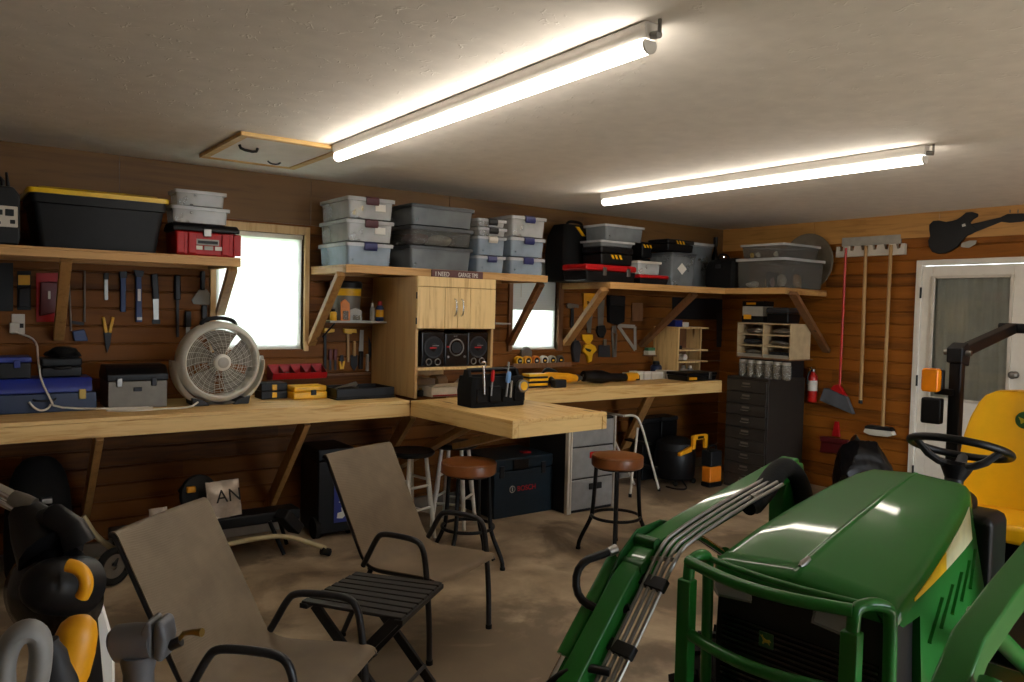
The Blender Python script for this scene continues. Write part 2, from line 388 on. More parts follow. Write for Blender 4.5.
def fit(l, r, t, b, x=None, y=None):
    "left, right, top, bottom of a front face seen at photo pixels, on a plane of the room"
    my, mx = (t+b)/2, (l+r)/2
    p, q = at(l, my, x=x, y=y), at(r, my, x=x, y=y); zt, zb = at(mx, t, x=x, y=y).z, at(mx, b, x=x, y=y).z
    return p, q, zt, zb

# ================================================================== SETTING
def keepbuild(mb, *a, **k): mb.keep = True; return mb.build(*a, **k)
struct(keepbuild(box((XL-0.2, YF-0.2, -0.12), (XR+0.15, YB+0.15, 0.0)), 'floor', 'concrete'))
struct(keepbuild(box((XL-0.2, YF-0.2, ZC), (XR+0.2, YB+0.2, ZC+0.1)), 'ceiling', 'plaster'))

def groove_wall(name, mat, axis, plane, out, spans, z_lo, z_hi):
    "lapped boards with real grooves; spans = [(a0, a1, z0, z1)...]"
    mb = MB()
    for a0, a1, z0, z1 in spans:
        prof = [(0.0, z0)]
        k = math.ceil(z0/SIDING+1e-6)
        while k*SIDING < z1-0.012:
            z = k*SIDING
            if z > z0+0.012: prof += [(0.0, z-0.008), (0.011, z-0.003), (0.011, z+0.003), (0.0, z+0.008)]
            k += 1
        prof += [(0.0, z1), (0.045, z1), (0.045, z0)]
        ring = lambda a: [(a, plane+d*out, z) if axis == 'x' else (plane+d*out, a, z) for d, z in prof]
        mb.loft([ring(a0), ring(a1)], True)
    return struct(keepbuild(mb, name, mat, ang=20))
# window openings: (x0, x1, z0, z1) of the clear opening
W1 = (1.43, 2.028, 1.25, 2.045)
W2 = (3.83, 4.325, 1.225, 2.0)
CURB = 0.09
TOPB = 2.115
groove_wall('wall_back', 'siding_b', 'x', YB, 1, [
    (XL, W1[0], CURB, TOPB), (W1[0], W1[1], CURB, W1[2]), (W1[0], W1[1], W1[3], TOPB), (W1[1], W2[0], CURB, TOPB),
    (W2[0], W2[1], CURB, W2[2]), (W2[0], W2[1], W2[3], TOPB), (W2[1], XR+0.045, CURB, TOPB)], 0, 3)
mb = MB()
for x0, x1 in ((XL, 0.86), (0.863, 2.07), (2.073, 3.2), (3.203, 4.6), (4.603, XR)): mb.box((x0, YB-0.004, TOPB+0.002), (x1, YB+0.045, ZC))
struct(keepbuild(mb, 'trim_1', 'ply'))
struct(keepbuild(box((XL, YB-0.03, 0), (XR, YB+0.05, CURB)), 'baseboard_back', 'curb', bevel=0.006))
DY0, DY1, DZ = 3.245, 2.30, 2.05      # door frame outside edges
groove_wall('wall_right', 'siding_r', 'y', XR, 1, [(YB, DY0, 0, 2.27), (DY0, DY1, DZ, 2.27), (DY1, YF, 0, 2.27)], 0, 3)
mb = MB(); y = YB
for k, L in enumerate((1.05, 0.5, 0.62, 0.75, 0.4, 1.1, 1.3, 1.9)):
    mb.box((XR-0.02+0.004*(k % 2), y-L+0.002, 2.215+0.012*(k % 3)), (XR-0.0005, y, ZC)); y -= L
struct(keepbuild(mb, 'trim_2', 'header'))
struct(keepbuild(box((XL-0.15, YF, 0), (XL, YB, ZC)), 'wall_left', 'drywall'))
mb = MB(); GX0, GX1, GZ = 2.2, 5.0, 2.1
mb.box((XL, YF-0.15, 0), (GX0, YF, ZC)); mb.box((GX1, YF-0.15, 0), (XR, YF, ZC)); mb.box((GX0, YF-0.15, GZ), (GX1, YF, ZC))
struct(keepbuild(mb, 'wall_front', 'drywall'))
struct(keepbuild(box((-30, -30, -0.2), (30, YF-0.2, -0.13)), 'driveway', 'drive'))
struct(keepbuild(box((-30, YB+0.2, -0.2), (40, 40, -0.13)), 'lawn', 'grass'))

def window(n, W, fl, fr, ft, fmat):
    x0, x1, z0, z1 = W
    root = bpy.data.objects.new('window_%d' % n, None); COL.objects.link(root); root.location = ((x0+x1)/2, YB, z0); struct(root)
    mb = MB(); y0, y1 = YB-0.022, YB+0.045
    mb.box((x0-fl, y0, z0-0.012), (x0, y1, z1+ft)); mb.box((x1, y0, z0-0.012), (x1+fr, y1, z1+ft)); mb.box((x0, y0, z1), (x1, y1, z1+ft))
    mb.build('window_frame', fmat, root, bevel=0.003, world=True)
    mb = MB(); a = 0.035; ya, yb = YB+0.05, YB+0.09
    mb.box((x0-.01, ya, z0-.01), (x0+a, yb, z1+.01)); mb.box((x1-a, ya, z0-.01), (x1+.01, yb, z1+.01)); mb.box((x0+a, ya, z0-.01), (x1-a, yb, z0+a)); mb.box((x0+a, ya, z1-a), (x1-a, yb, z1+.01))
    mb.build('sash', 'white', root, bevel=0.003, world=True)
    box((x0+a*.5, ya+0.016, z0+a*.5), (x1-a*.5, ya+0.022, z1-a*.5)).build('window_pane', 'glass', root, world=True)
    return root
window(1, W1, 0.035, 0.035, 0.055, 'pine_z')
window(2, W2, 0.04, 0.055, 0.04, 'darkwood')  # dark timber colour carries the shadow on this frame
def blind(W, label, grey_from=None):
    x0, x1, z0, z1 = W; b = thing('window_blind', label, 'blind', ((x0+x1)/2, YB+0.02, z0))
    box((x0+0.006, YB+0.006, z1-0.032), (x1-0.006, YB+0.036, z1-0.002)).build('headrail', 'white', b, bevel=0.003, world=True)
    lo, hi = MB(), MB(); z = z0+0.02; k = 0
    while z < z1-0.034:
        greyed = grey_from is not None and z > grey_from  # slats above this height are greyer and less translucent
        t = R(78 if greyed else 80); h = 0.0125; c = (math.cos(t)*h, math.sin(t)*h)
        tgt = hi if greyed else lo
        yy = YB+0.021
        tgt.loft([[(x, yy-c[0], z-c[1]), (x, yy-0.001, z+0.0012), (x, yy+c[0], z+c[1]), (x, yy+0.001, z-0.0006)] for x in (x0+0.008, x1-0.008)], True)
        z += 0.0205; k += 1
    lo.build('slats', 'blind', b, world=True)
    if grey_from is not None: plabel(hi.build('slats', 'blind_grey', b, world=True), 'grey, more opaque upper slats')
    box((x0+0.008, YB+0.01, z0+0.001), (x1-0.008, YB+0.033, z0+0.014)).build('bottom_rail', 'white', b, bevel=0.002, world=True)
    MB().tube([(x0+0.1, YB+0.004, z1-0.03), (x0+0.102, YB+0.004, z1-0.33)], 0.003, 6).build('wand', 'offwhite', b, world=True)
blind(W1, 'white blind glowing with daylight behind the grey fan')
blind(W2, 'white blind, grey at the top, behind the row of tape measures', 1.56)

# the white door in the right wall with a glass light and a drawn grey curtain
d1 = bpy.data.objects.new('door_1', None); COL.objects.link(d1); d1.location = (XR, (DY0+DY1)/2, 0); struct(d1)
x0 = XR-0.025
mb = MB(); f = 0.045
mb.box((x0, DY0-f, 0), (XR+0.05, DY0, DZ)); mb.box((x0, DY1, 0), (XR+0.05, DY1+f, DZ)); mb.box((x0, DY1+f, DZ-f), (XR+0.05, DY0-f, DZ))
mb.build('door_frame', 'white', d1, bevel=0.004, world=True)
pa, pb = at(930.5, 330, x=XR), at(1012, 330, x=XR)
gy0, gy1 = pa.y, pb.y; gz1 = at(960, 275.5, x=XR).z; gz0 = at(960, 402, x=XR).z
a, b = DY0-f-0.004, DY1+f+0.004; xs0, xs1 = XR-0.004, XR+0.04
mb = MB(); mb.box((xs0, gy0, 0.01), (xs1, a, DZ-f-0.004)); mb.box((xs0, b, 0.01), (xs1, gy1, DZ-f-0.004)); mb.box((xs0, gy1, gz1), (xs1, gy0, DZ-f-0.004)); mb.box((xs0, gy1, 0.01), (xs1, gy0, gz0))
mb.build('door_panel', 'white', d1, bevel=0.003, world=True)
mb = MB(); g = 0.022
mb.box((xs0-0.012, gy0-g, gz0), (xs0+0.01, gy0+0.004, gz1)); mb.box((xs0-0.012, gy1-0.004, gz0), (xs0+0.01, gy1+g, gz1)); mb.box((xs0-0.012, gy1+g, gz1-g), (xs0+0.01, gy0-g, gz1)); mb.box((xs0-0.012, gy1+g, gz0), (xs0+0.01, gy0-g, gz0+g))
mb.build('glazing_bead', 'offwhite', d1, bevel=0.003, world=True)
box((XR+0.012, gy1, gz0), (XR+0.018, gy0, gz1)).build('door_pane', 'glass', d1, world=True)
mb = MB(); n = 60
mb.sheet([[(XR+0.032+0.006*math.sin(i*0.9)+0.004*math.sin(i*0.37), gy0+(gy1-gy0)*i/n, z) for z in (gz0, (gz0+gz1)/2, gz1)] for i in range(n+1)], 0.002)
mb.build('door_curtain', 'shadecloth', d1, world=True)
p = at(1014, 375, x=XR-0.03)
mb = MB(); mb.lathe([(0.028, 0), (0.028, 0.006), (0.012, 0.012), (0.012, 0.035), (0.026, 0.045), (0.03, 0.06), (0.02, 0.072), (0.001, 0.075)], 20, (xs0, p.y, p.z), (-1, 0, 0))
mb.build('door_knob', 'steel', d1, world=True)
for pz in (at(917, 293, x=XR).z, at(914, 380, x=XR).z, 0.3):
    MB().cyl((x0-0.004, DY0-f-0.003, pz-0.045), (x0-0.004, DY0-f-0.003, pz+0.045), 0.008, n=10).build('hinge', 'dsteel', d1, world=True)

# ceiling lights and attic hatch
def tube_light(label, a, b):
    a, b = Vector(a), Vector(b); t = thing('tube_light', label, 'ceiling light', ((a+b)/2).to_tuple()[:2]+(ZC,), group='long ceiling tube lights')
    d = (b-a).normalized(); sx = d.cross(Vector((0, 0, 1))).normalized(); L = (b-a).length; c = (a+b)/2; c.z = ZC
    prof = [(-0.03, -0.002), (-0.03, -0.03), (-0.022, -0.05), (0.022, -0.05), (0.03, -0.03), (0.03, -0.002)]
    MB().loft([[c+d*k+sx*u+Vector((0, 0, w)) for u, w in prof] for k in (-L/2, L/2)], True).build('housing', 'fixture', t, bevel=0.003, world=True)
    arc = [(0.026*math.cos(x), -0.066-0.026*math.sin(x)) for x in [R(-32+244*i/14) for i in range(15)]]
    MB().loft([[c+d*k+sx*u+Vector((0, 0, w)) for u, w in arc] for k in (-L/2+0.02, L/2-0.02)], True).build('diffuser', 'tube', t, world=True)
    for k in (-1, 1):
        e = c+d*k*(L/2-0.01)
        cap = MB(); cap.loft([[e+d*j*0.005*k+sx*u*1.06+Vector((0, 0, w*1.05+0.002)) for u, w in arc] for j in (-1, 1)], True); cap.build('end_cap', 'fixture', t, bevel=0.002, world=True)
    e = c-d*(L/2+0.03)
    MB().cyl(e+Vector((0, 0, -0.045)), e+d*0.035+Vector((0, 0, -0.04)), 0.012, n=12).cyl(e+Vector((0, 0, -0.04)), e+Vector((0, 0, -0.0)), 0.006, n=8).build('cord_connector', 'steel', t, world=True)
tube_light('long lit tube light on the ceiling beside the wooden attic hatch', at(652, 42, z=ZC-.06), at(337, 156, z=ZC-.06))
tube_light('long lit tube light on the ceiling pointing towards the shelf corner', at(927, 157, z=ZC-.06), at(603, 201.5, z=ZC-.06))
h = thing('attic_hatch', 'wood framed attic hatch on the ceiling near the end of a tube light', 'hatch', (1.55, 4.45, ZC))
ha, hb, hc, hd = (1.225, 4.05), (1.805, 4.05), (1.805, 4.86), (1.225, 4.86)
box((1.255, 4.08, ZC-0.014), (1.775, 4.83, ZC-0.001)).build('hatch_panel', 'plaster', h, world=True)
mb = MB(); t_ = 0.045
mb.box((1.225, 4.05, ZC-0.022), (1.805, 4.05+t_, ZC-0.001)); mb.box((1.225, 4.83, ZC-0.022), (1.805, 4.86, ZC-0.001)); mb.box((1.225, 4.05+t_, ZC-0.022), (1.225+t_, 4.83, ZC-0.001)); mb.box((1.805-t_, 4.05+t_, ZC-0.022), (1.805, 4.83, ZC-0.001))
mb.build('hatch_frame', 'pine', h, bevel=0.003, world=True)
MB().tube([(1.30, 4.33, ZC-0.016), (1.31, 4.33, ZC-0.04), (1.40, 4.36, ZC-0.04), (1.41, 4.36, ZC-0.016)], 0.008, 8, smooth=1).build('pull_handle', 'dsteel', h, world=True)
MB().tube([(1.58, 4.70, ZC-0.016), (1.60, 4.70, ZC-0.03), (1.64, 4.70, ZC-0.03), (1.66, 4.7, ZC-0.016)], 0.005, 8, smooth=1).build('latch', 'dsteel', h, world=True)

# ================================================================== BENCHES AND SHELVES
def planks(mb, x0, x1, y0, y1, z0, z1, along='x', n=4, gap=0.002):
    for i in range(n):
        if along == 'x':
            a = y0+(y1-y0)*i/n; b = y0+(y1-y0)*(i+1)/n; mb.box((x0, a+gap/2, z0), (x1, b-gap/2, z1))
        else:
            a = x0+(x1-x0)*i/n; b = x0+(x1-x0)*(i+1)/n; mb.box((a+gap/2, y0, z0), (b-gap/2, y1, z1))
    return mb
BX = 2.485
bt = thing('workbench', 'long pale pine workbench under the left shelf, carrying the grey fan', 'workbench', (0.3, 4.9, 0))
planks(MB(), XL+0.002, BX, BENCH_Y+0.002, YB-0.003, BENCH_Z-0.02, BENCH_Z, 'x', 5).build('bench_top', 'pine', bt, bevel=0.0025, world=True)
box((XL+0.002, BENCH_Y, BENCH_Z-0.104), (BX, BENCH_Y+0.04, BENCH_Z-0.021)).build('front_rail', 'pine', bt, bevel=0.004, world=True)
box((XL+0.002, YB-0.045, BENCH_Z-0.104), (BX, YB-0.003, BENCH_Z-0.021)).build('wall_rail', 'stud_x', bt, bevel=0.003, world=True)
zt = BENCH_Z-0.115
for (tx, ty), (bx_, by_) in (((97, 436), (86, 512)), ((302, 422), (268, 508)), ((404, 414), (385, 462))):
    p = at(tx, ty, z=zt); p.y = BENCH_Y+0.07; q = at(bx_, by_, y=YB-0.03)
    q.x = p.x + (q.x-p.x)*0.9
    MB().beam(p+Vector((0, 0, 0.02)), q, 0.085, 0.04, (1, 0, 0)).build('brace', 'stud', bt, bevel=0.003, world=True)
pn = thing('bench_peninsula', 'pine bench wing jutting into the room with the black tool bag on it', 'workbench', (2.9, 3.95, 0))
c1, c2, c3, c4 = Vector((2.487, 4.518, 0)), Vector((2.545, 3.452, 0)), Vector((3.293, 3.487, 0)), Vector((3.20, 4.597, 0))
mb = MB(); n = 6
for i in range(n):
    k0, k1 = i/n+0.001, (i+1)/n-0.001
    mb.prism([c1.lerp(c4, k0)+Vector((0, 0, BENCH_Z-0.02)), c2.lerp(c3, k0)+Vector((0, 0, BENCH_Z-0.02)), c2.lerp(c3, k1)+Vector((0, 0, BENCH_Z-0.02)), c1.lerp(c4, k1)+Vector((0, 0, BENCH_Z-0.02))], (0, 0, 0.02))
mb.build('wing_top', 'pine_y', pn, bevel=0.0025, world=True)
zr = Vector((0, 0, BENCH_Z-0.0615))
def rail(a, b, name, mat, off):
    d = (b-a).normalized(); nrm = Vector((-d.y, d.x, 0))
    MB().beam(a+zr+nrm*off, b+zr+nrm*off, 0.04, 0.081, (0, 0, 1)).build(name, mat, pn, bevel=0.004, world=True)
rail(c1, c2, 'side_rail', 'pine_y', 0.021); rail(c2+Vector((0.042, 0.002, 0)), c3+Vector((-0.042, -0.002, 0)), 'end_rail', 'pine', 0.021); rail(c3, c4, 'side_rail', 'pine_y', 0.021)
for a, b in (((2.745, 4.1, zt+0.02), (2.745, 5.2, 0.35)), ((3.0, 3.72, zt+0.02), (2.79, 4.42, zt-0.2)), ((3.19, 3.9, zt+0.02), (3.19, 5.2, 0.46))):
    MB().beam(a, b, 0.04, 0.085, (1, 0, 0)).build('brace', 'stud', pn, bevel=0.003, world=True)
rb = thing('workbench', 'darker far workbench under the corner shelf, carrying the white boxes', 'workbench', (4.5, 4.9, 0))
RBY, RBZ, RBX = 4.60, 0.957, 5.775
planks(MB(), 3.205, RBX, RBY+0.002, YB-0.003, RBZ-0.02, RBZ, 'x', 4).build('bench_top', 'pine', rb, bevel=0.0025, world=True)
box((3.205, RBY, RBZ-0.108), (RBX, RBY+0.04, RBZ-0.021)).build('front_rail', 'pine', rb, bevel=0.004, world=True)
box((3.205, YB-0.045, RBZ-0.108), (RBX, YB-0.003, RBZ-0.021)).build('wall_rail', 'stud_x', rb, bevel=0.003, world=True)
for x in (4.62,):
    p = at(658, 398, z=RBZ-0.12); p.y = RBY+0.08; q = at(625, 447, y=YB-0.03)
    MB().beam(p+Vector((0, 0, 0.02)), q, 0.04, 0.09, (1, 0, 0)).build('brace', 'stud', rb, bevel=0.003, world=True)

# --- shelves high on the wall
def shelf(label, x0, x1, y0, z1, braces, mat='stud_x', bmat='stud'):
    s = thing('wall_shelf', label, 'shelf', ((x0+x1)/2, (y0+YB)/2, z1-0.053), group='wall shelves')
    box((x0, y0+0.002, z1-0.014), (x1, YB-0.006, z1)).build('shelf_board', mat, s, bevel=0.002, world=True)
    box((x0, y0, z1-0.053), (x1, y0+0.038, z1-0.0145)).build('front_rail', mat, s, bevel=0.003, world=True)
    box((x0, y0+0.039, z1-0.053), (x0+0.038, YB-0.006, z1-0.0145)).build('end_rail', 'stud_y', s, bevel=0.003, world=True)
    box((x1-0.038, y0+0.039, z1-0.053), (x1, YB-0.006, z1-0.0145)).build('end_rail', 'stud_y', s, bevel=0.003, world=True)
    box((x0+0.04, YB-0.045, z1-0.053), (x1-0.04, YB-0.006, z1-0.0145)).build('wall_rail', mat, s, bevel=0.003, world=True)
    for xt, q, bm_ in braces:
        MB().beam((xt, y0+0.045, z1-0.06), q, 0.04, 0.055, (1, 0, 0), 0.0).build('brace', bm_, s, bevel=0.003, world=True)
    return s
lx1 = at(241, 262, y=SHELF_Y).x
bq = at(220, 313, y=YB-0.02); br1 = at(236, 270, y=SHELF_Y+0.045).x
b2q = at(58.5, 338, y=YB-0.02); br0 = at(66, 262, y=SHELF_Y+0.045).x
sL = shelf('long timber wall shelf at the left, holding the black and yellow tote', XL+0.002, lx1, SHELF_Y, SHELF_Z, [(br1-.02, bq, 'stud'), (br0, b2q, 'stud')])
mx0 = 2.075; mx1 = at(548, 280, y=SHELF_Y).x
mq = at(311, 344, y=YB-0.02); mt = at(341, 272, y=SHELF_Y+0.045).x; mq2 = at(510, 344, y=YB-0.02); mt2 = at(541, 285, y=SHELF_Y+0.045).x
sM = shelf('timber wall shelf over the pine cabinet, loaded with stacked clear totes', mx0, mx1, SHELF_Y, SHELF_Z, [(mt, mq, 'stud'), (mt2, mq2, 'darkwood')])
# the corner shelf turns along the right wall
CZ = 1.803; CXR = 5.72; CYF = 4.56
cye = at(785, 290, x=CXR).y
sC = thing('corner_shelf', 'timber shelf turning the far corner under the black tool boxes', 'shelf', (5.4, 4.8, CZ-0.053))
MB().prism([(4.30, CYF+.002, CZ-0.014), (CXR+.002, CYF+.002, CZ-0.014), (CXR+.002, cye, CZ-0.014), (XR-0.003, 4.06, CZ-0.014), (XR-0.003, YB-0.006, CZ-0.014), (4.36, YB-0.006, CZ-0.014)], (0, 0, 0.014)).build('shelf_board', 'stud_x', sC, bevel=0.002, world=True)
box((4.30, CYF, CZ-0.053), (CXR, CYF+0.038, CZ-0.0145)).build('front_rail', 'stud_x', sC, bevel=0.003, world=True)
box((CXR, cye, CZ-0.053), (CXR+0.038, CYF+0.038, CZ-0.0145)).build('front_rail', 'stud_y', sC, bevel=0.003, world=True)
MB().beam((CXR+0.039, cye+0.019, CZ-0.034), (XR-0.003, 4.079, CZ-0.034), 0.036, 0.037).build('end_rail', 'stud_x', sC, bevel=0.003, world=True)
MB().beam((4.32, CYF+0.04, CZ-0.034), (4.375, YB-0.01, CZ-0.034), 0.036, 0.037).build('end_rail', 'stud_y', sC, bevel=0.003, world=True)
q = at(566, 344, y=YB-0.02)
MB().beam((at(604, 290, y=CYF+0.05).x, CYF+0.045, CZ-0.06), q, 0.04, 0.075, (1, 0, 0)).build('brace', 'stud', sC, bevel=0.003, world=True)
q = Vector((5.36, YB-0.02, 1.25))
MB().beam((5.36, CYF+0.045, CZ-0.06), q, 0.04, 0.075, (1, 0, 0)).build('brace', 'darkwood', sC, bevel=0.003, world=True)
MB().beam((5.755, cye-0.052, CZ-0.045), (XR-0.015, 4.03, 1.25), 0.035, 0.07, (0, 1, 0)).build('brace', 'darkwood', sC, bevel=0.003, world=True)

# --- the pine cabinet standing on the bench
CY = 4.585
cl = at(415.5, 340, y=CY).x; cr = at(493, 345, y=CY).x
CTOP = SHELF_Z-0.056
cab = thing('tool_cabinet', 'pine cabinet with two plank doors standing between bench and shelf', 'cabinet', ((cl+cr)/2, 4.9, BENCH_Z+.001))
dz0 = at(455, 328.5, y=CY).z; sz = at(455, 368, y=CY).z; t_ = 0.02
dzt = at(455, 288, y=CY).z
zb = BENCH_Z+0.002
box((cl, CY, zb), (cl+t_, YB-0.005, CTOP)).build('side_panel', 'cabside', cab, bevel=0.002, world=True)
plabel(box((cr-t_, CY, sz), (cr, YB-0.005, CTOP)).build('side_panel', 'cabside', cab, bevel=0.002, world=True), 'shorter right side panel')
box((cl+t_, YB-0.02, zb), (cr-t_, YB-0.006, CTOP)).build('back_panel', 'cabside', cab, world=True)
box((cl+t_, CY+0.004, sz-0.012), (cr, YB-0.022, sz+0.008)).build('inner_shelf', 'cab', cab, bevel=0.002, world=True)
box((cl+t_, CY+0.004, dz0-0.002), (cr-t_, YB-0.022, dz0+0.014)).build('inner_shelf', 'cab', cab, bevel=0.002, world=True)
box((cl, CY-0.018, dzt+0.003), (cr, CY-0.001, CTOP)).build('top_rail', 'cab', cab, bevel=0.002, world=True)
xm = (cl+cr)/2
for a, b, hx in ((cl, xm-0.002, xm-0.028), (xm+0.002, cr, xm+0.028)):
    mb = MB(); w1 = (b-a)*(0.68 if a == cl else 0.32)
    mb.box((a, CY-0.02, dz0), (a+w1-0.0015, CY-0.002, dzt)); mb.box((a+w1+0.0015, CY-0.02, dz0), (b, CY-0.002, dzt))
    d = mb.build('door', 'cab', cab, bevel=0.0025, world=True)
    z0, z1 = at(455, 316, y=CY).z, at(455, 299, y=CY).z
    MB().tube([(hx, CY-0.021, z0), (hx, CY-0.045, z0+0.01), (hx, CY-0.05, (z0+z1)/2), (hx, CY-0.045, z1-0.01), (hx, CY-0.021, z1)], 0.0055, 10, smooth=2).build('handle', 'chrome', d, world=True)
    ex = cl-0.002 if a == cl else cr+0.002
    for zz in (dz0+0.05, dzt-0.06):
        MB().cyl((ex, CY-0.012, zz-0.022), (ex, CY-0.012, zz+0.022), 0.006, n=10).build('hinge', 'dsteel', d, world=True)
sg = thing('wooden_sign', 'small maroon sign with white words on the edge of the shelf', 'sign', (at(455, 277, y=SHELF_Y).x, SHELF_Y-0.006, at(455, 282, y=SHELF_Y).z))
a, b = at(431, 273, y=SHELF_Y), at(482, 278, y=SHELF_Y); zc = SHELF_Z-0.03
box((a.x, SHELF_Y-0.014, zc-0.028), (b.x, SHELF_Y-0.001, zc+0.028)).build('sign_board', 'sign', sg, bevel=0.003, world=True)
w = b.x-a.x
text('lettering', 'I NEED', 0.044, sg, 'signletter', (a.x+0.06*w, SHELF_Y-0.0155, zc-0.016), sx=0.85, world=True)
text('lettering', 'GARAGE TIME', 0.044, sg, 'signletter', (a.x+0.5*w, SHELF_Y-0.0155, zc-0.016), sx=0.6, world=True)
# two small shelves beside the cabinet
ss0, ss1 = at(330, 322, y=5.0).x, cl-0.004; sz1 = at(358, 321, y=5.0).z
s = thing('small_shelf', 'small grey shelf left of the cabinet holding black bin and bottles', 'shelf', ((ss0+ss1)/2, 5.1, sz1-0.014))
box((ss0, 5.0, sz1-0.014), (ss1, YB-0.005, sz1)).build('shelf_board', 'lgrey', s, bevel=0.002, world=True)
for x in (ss0+0.05,):
    MB().tube([(x, 5.03, sz1-0.016), (x, YB-0.008, sz1-0.12)], 0.006, 8).build('bracket', 'dsteel', s, world=True)
SS1Z = sz1
t0, t1 = cr+0.004, at(511, 325, y=5.0).x; tz = at(503, 323, y=5.0).z
s = thing('small_shelf', 'narrow grey shelf right of the cabinet with a yellow tool', 'shelf', ((t0+t1)/2, 5.1, tz-0.012))
box((t0, 5.0, tz-0.012), (t1, YB-0.03, tz)).build('shelf_board', 'lgrey', s, bevel=0.002, world=True)
MB().tube([(t0+0.03, 5.03, tz-0.014), (t0+0.03, YB-0.03, tz-0.1)], 0.006, 8).build('bracket', 'dsteel', s, world=True)
SS2 = (t0, t1, tz)

# ================================================================== THINGS ON THE SHELVES
def tote(label, x, z, w, h, d, y=None, rz=0, body='tote', lid='lid_clear', latch=None, group=None, name='storage_tote', taper=0.955, lid_h=0.022, extras=None):
    "open shell with a rim, and a lid; local origin at front left bottom, front faces -y"
    t = thing(name, label, 'storage box', (x, y, z), rz, group)
    hb = h-lid_h; mb = MB(); th = 0.0025; ix, iy = w*(1-taper)/2+0.008, d*(1-taper)/2+0.008
    def ring(k, zz, ins):
        a, b = ix*(1-k)+0.008*k+ins, iy*(1-k)+0.008*k+ins; r = 0.02; pts = []
        for cx, cy, a0 in ((w-a-r, b+r, -90), (w-a-r, d-b-r, 0), (a+r, d-b-r, 90), (a+r, b+r, 180)):
            for j in range(4): q = R(a0+30*j); pts.append((cx+r*math.cos(q), cy+r*math.sin(q), zz))
        return pts
    rr = [ring(0, 0.001, 0), ring(0.45, hb*0.45, 0), ring(0.93, hb*0.93, 0), ring(0.94, hb*0.94, -0.006), ring(1, hb, -0.006), ring(1, hb, th), ring(0, 0.005, th)]
    mb.loft(rr, True).build('tub', body, t)
    mb = MB(); l0 = hb+0.001
    mb.loft([ring(1, l0-0.012, -0.011), ring(1, l0+lid_h*0.5, -0.012), ring(1, l0+lid_h*0.62, -0.004), ring(1, l0+lid_h*0.62, 0.02), ring(1, l0+lid_h*0.35, 0.03), ring(1, l0+lid_h*0.2, 0.03), ring(1, l0+lid_h*0.2, -0.004), ring(1, l0-0.012, -0.008)], True)
    mb.build('lid', lid, t)
    if latch:
        c = w/2; lw = min(0.09, w*0.3)
        lm = MB().loft([[(c-lw/2+k*lw, yy, zz) for yy, zz in ((-0.006, hb-0.035), (-0.016, hb-0.02), (-0.014, hb+lid_h*.4), (0.002, hb+lid_h*0.9), (0.012, hb+lid_h*0.85), (-0.006, hb+lid_h*.3), (-0.006, hb-0.02))] for k in (0, 0.12, 0.88, 1)], True)
        lm.build('latch', latch, t)
    return t
TY = SHELF_Y+0.04
def stack(l, r, levels, y, z0, depth, labels, group, **kw):
    "levels: photo heights from the bottom edge up to the top lid"
    x0, x1 = at(l, sum(levels)/len(levels), y=y).x, at(r, sum(levels)/len(levels), y=y).x
    zs = [z0]+[at((l+r)/2, v, y=y).z for v in levels[1:]]
    out = []
    for i, lb in enumerate(labels):
        k = {a: (b[i] if isinstance(b, list) else b) for a, b in kw.items()}
        out.append(tote(lb, x0+0.004*((i*7) % 3-1), zs[i]+0.001, x1-x0, zs[i+1]-zs[i]-0.0005, depth, y=y, group=group, **k))
    return x0, x1, zs
G = 'clear totes stacked over the cabinet'
s1 = stack(347, 394.5, [266, 242, 219, 196.5], TY, SHELF_Z, 0.47, ['bottom tote of the left stack, clear with a blue latch', 'middle tote of the left stack, clear with a maroon latch and label', 'top tote of the left stack, yellow paper showing through clear side'], G, latch=['latchblue', 'maroon', 'maroon'], body=['tote_blue', 'tote', 'tote'])
s2 = stack(410.5, 474, [269, 246, 226.5, 205], TY+0.01, SHELF_Z, 0.47, ['bottom smoky tote with grey lid in the second stack', 'smoky tote with pink and white cloth inside, second stack', 'top smoky tote with grey lid in the second stack'], G, body=['tote_dark', 'tote_big', 'tote_dark'], lid='lid_dark')
s3 = stack(478, 507, [272, 255.5, 236, 227, 218.5], TY, SHELF_Z, 0.36, ['small clear tote with blue latch, lowest of the narrow stack', 'tall small clear tote, second up in the narrow stack', 'shallow clear box, third up in the narrow stack', 'shallow clear box topping the narrow stack'], G, body=['tote_blue', 'tote_blue', 'tote', 'tote'], latch=['latchblue', 'offwhite', 'charcoal', 'charcoal'], lid_h=0.016)
s4 = stack(511, 546, [275, 257, 237, 215.5], TY, SHELF_Z, 0.42, ['bottom tote of the rightmost stack by the second window, blue latch', 'middle tote of the rightmost stack, clear with blue latch', 'top tote of the rightmost stack with a white tag inside'], G, body=['tote_blue', 'tote_blue', 'tote'], latch='latchblue')
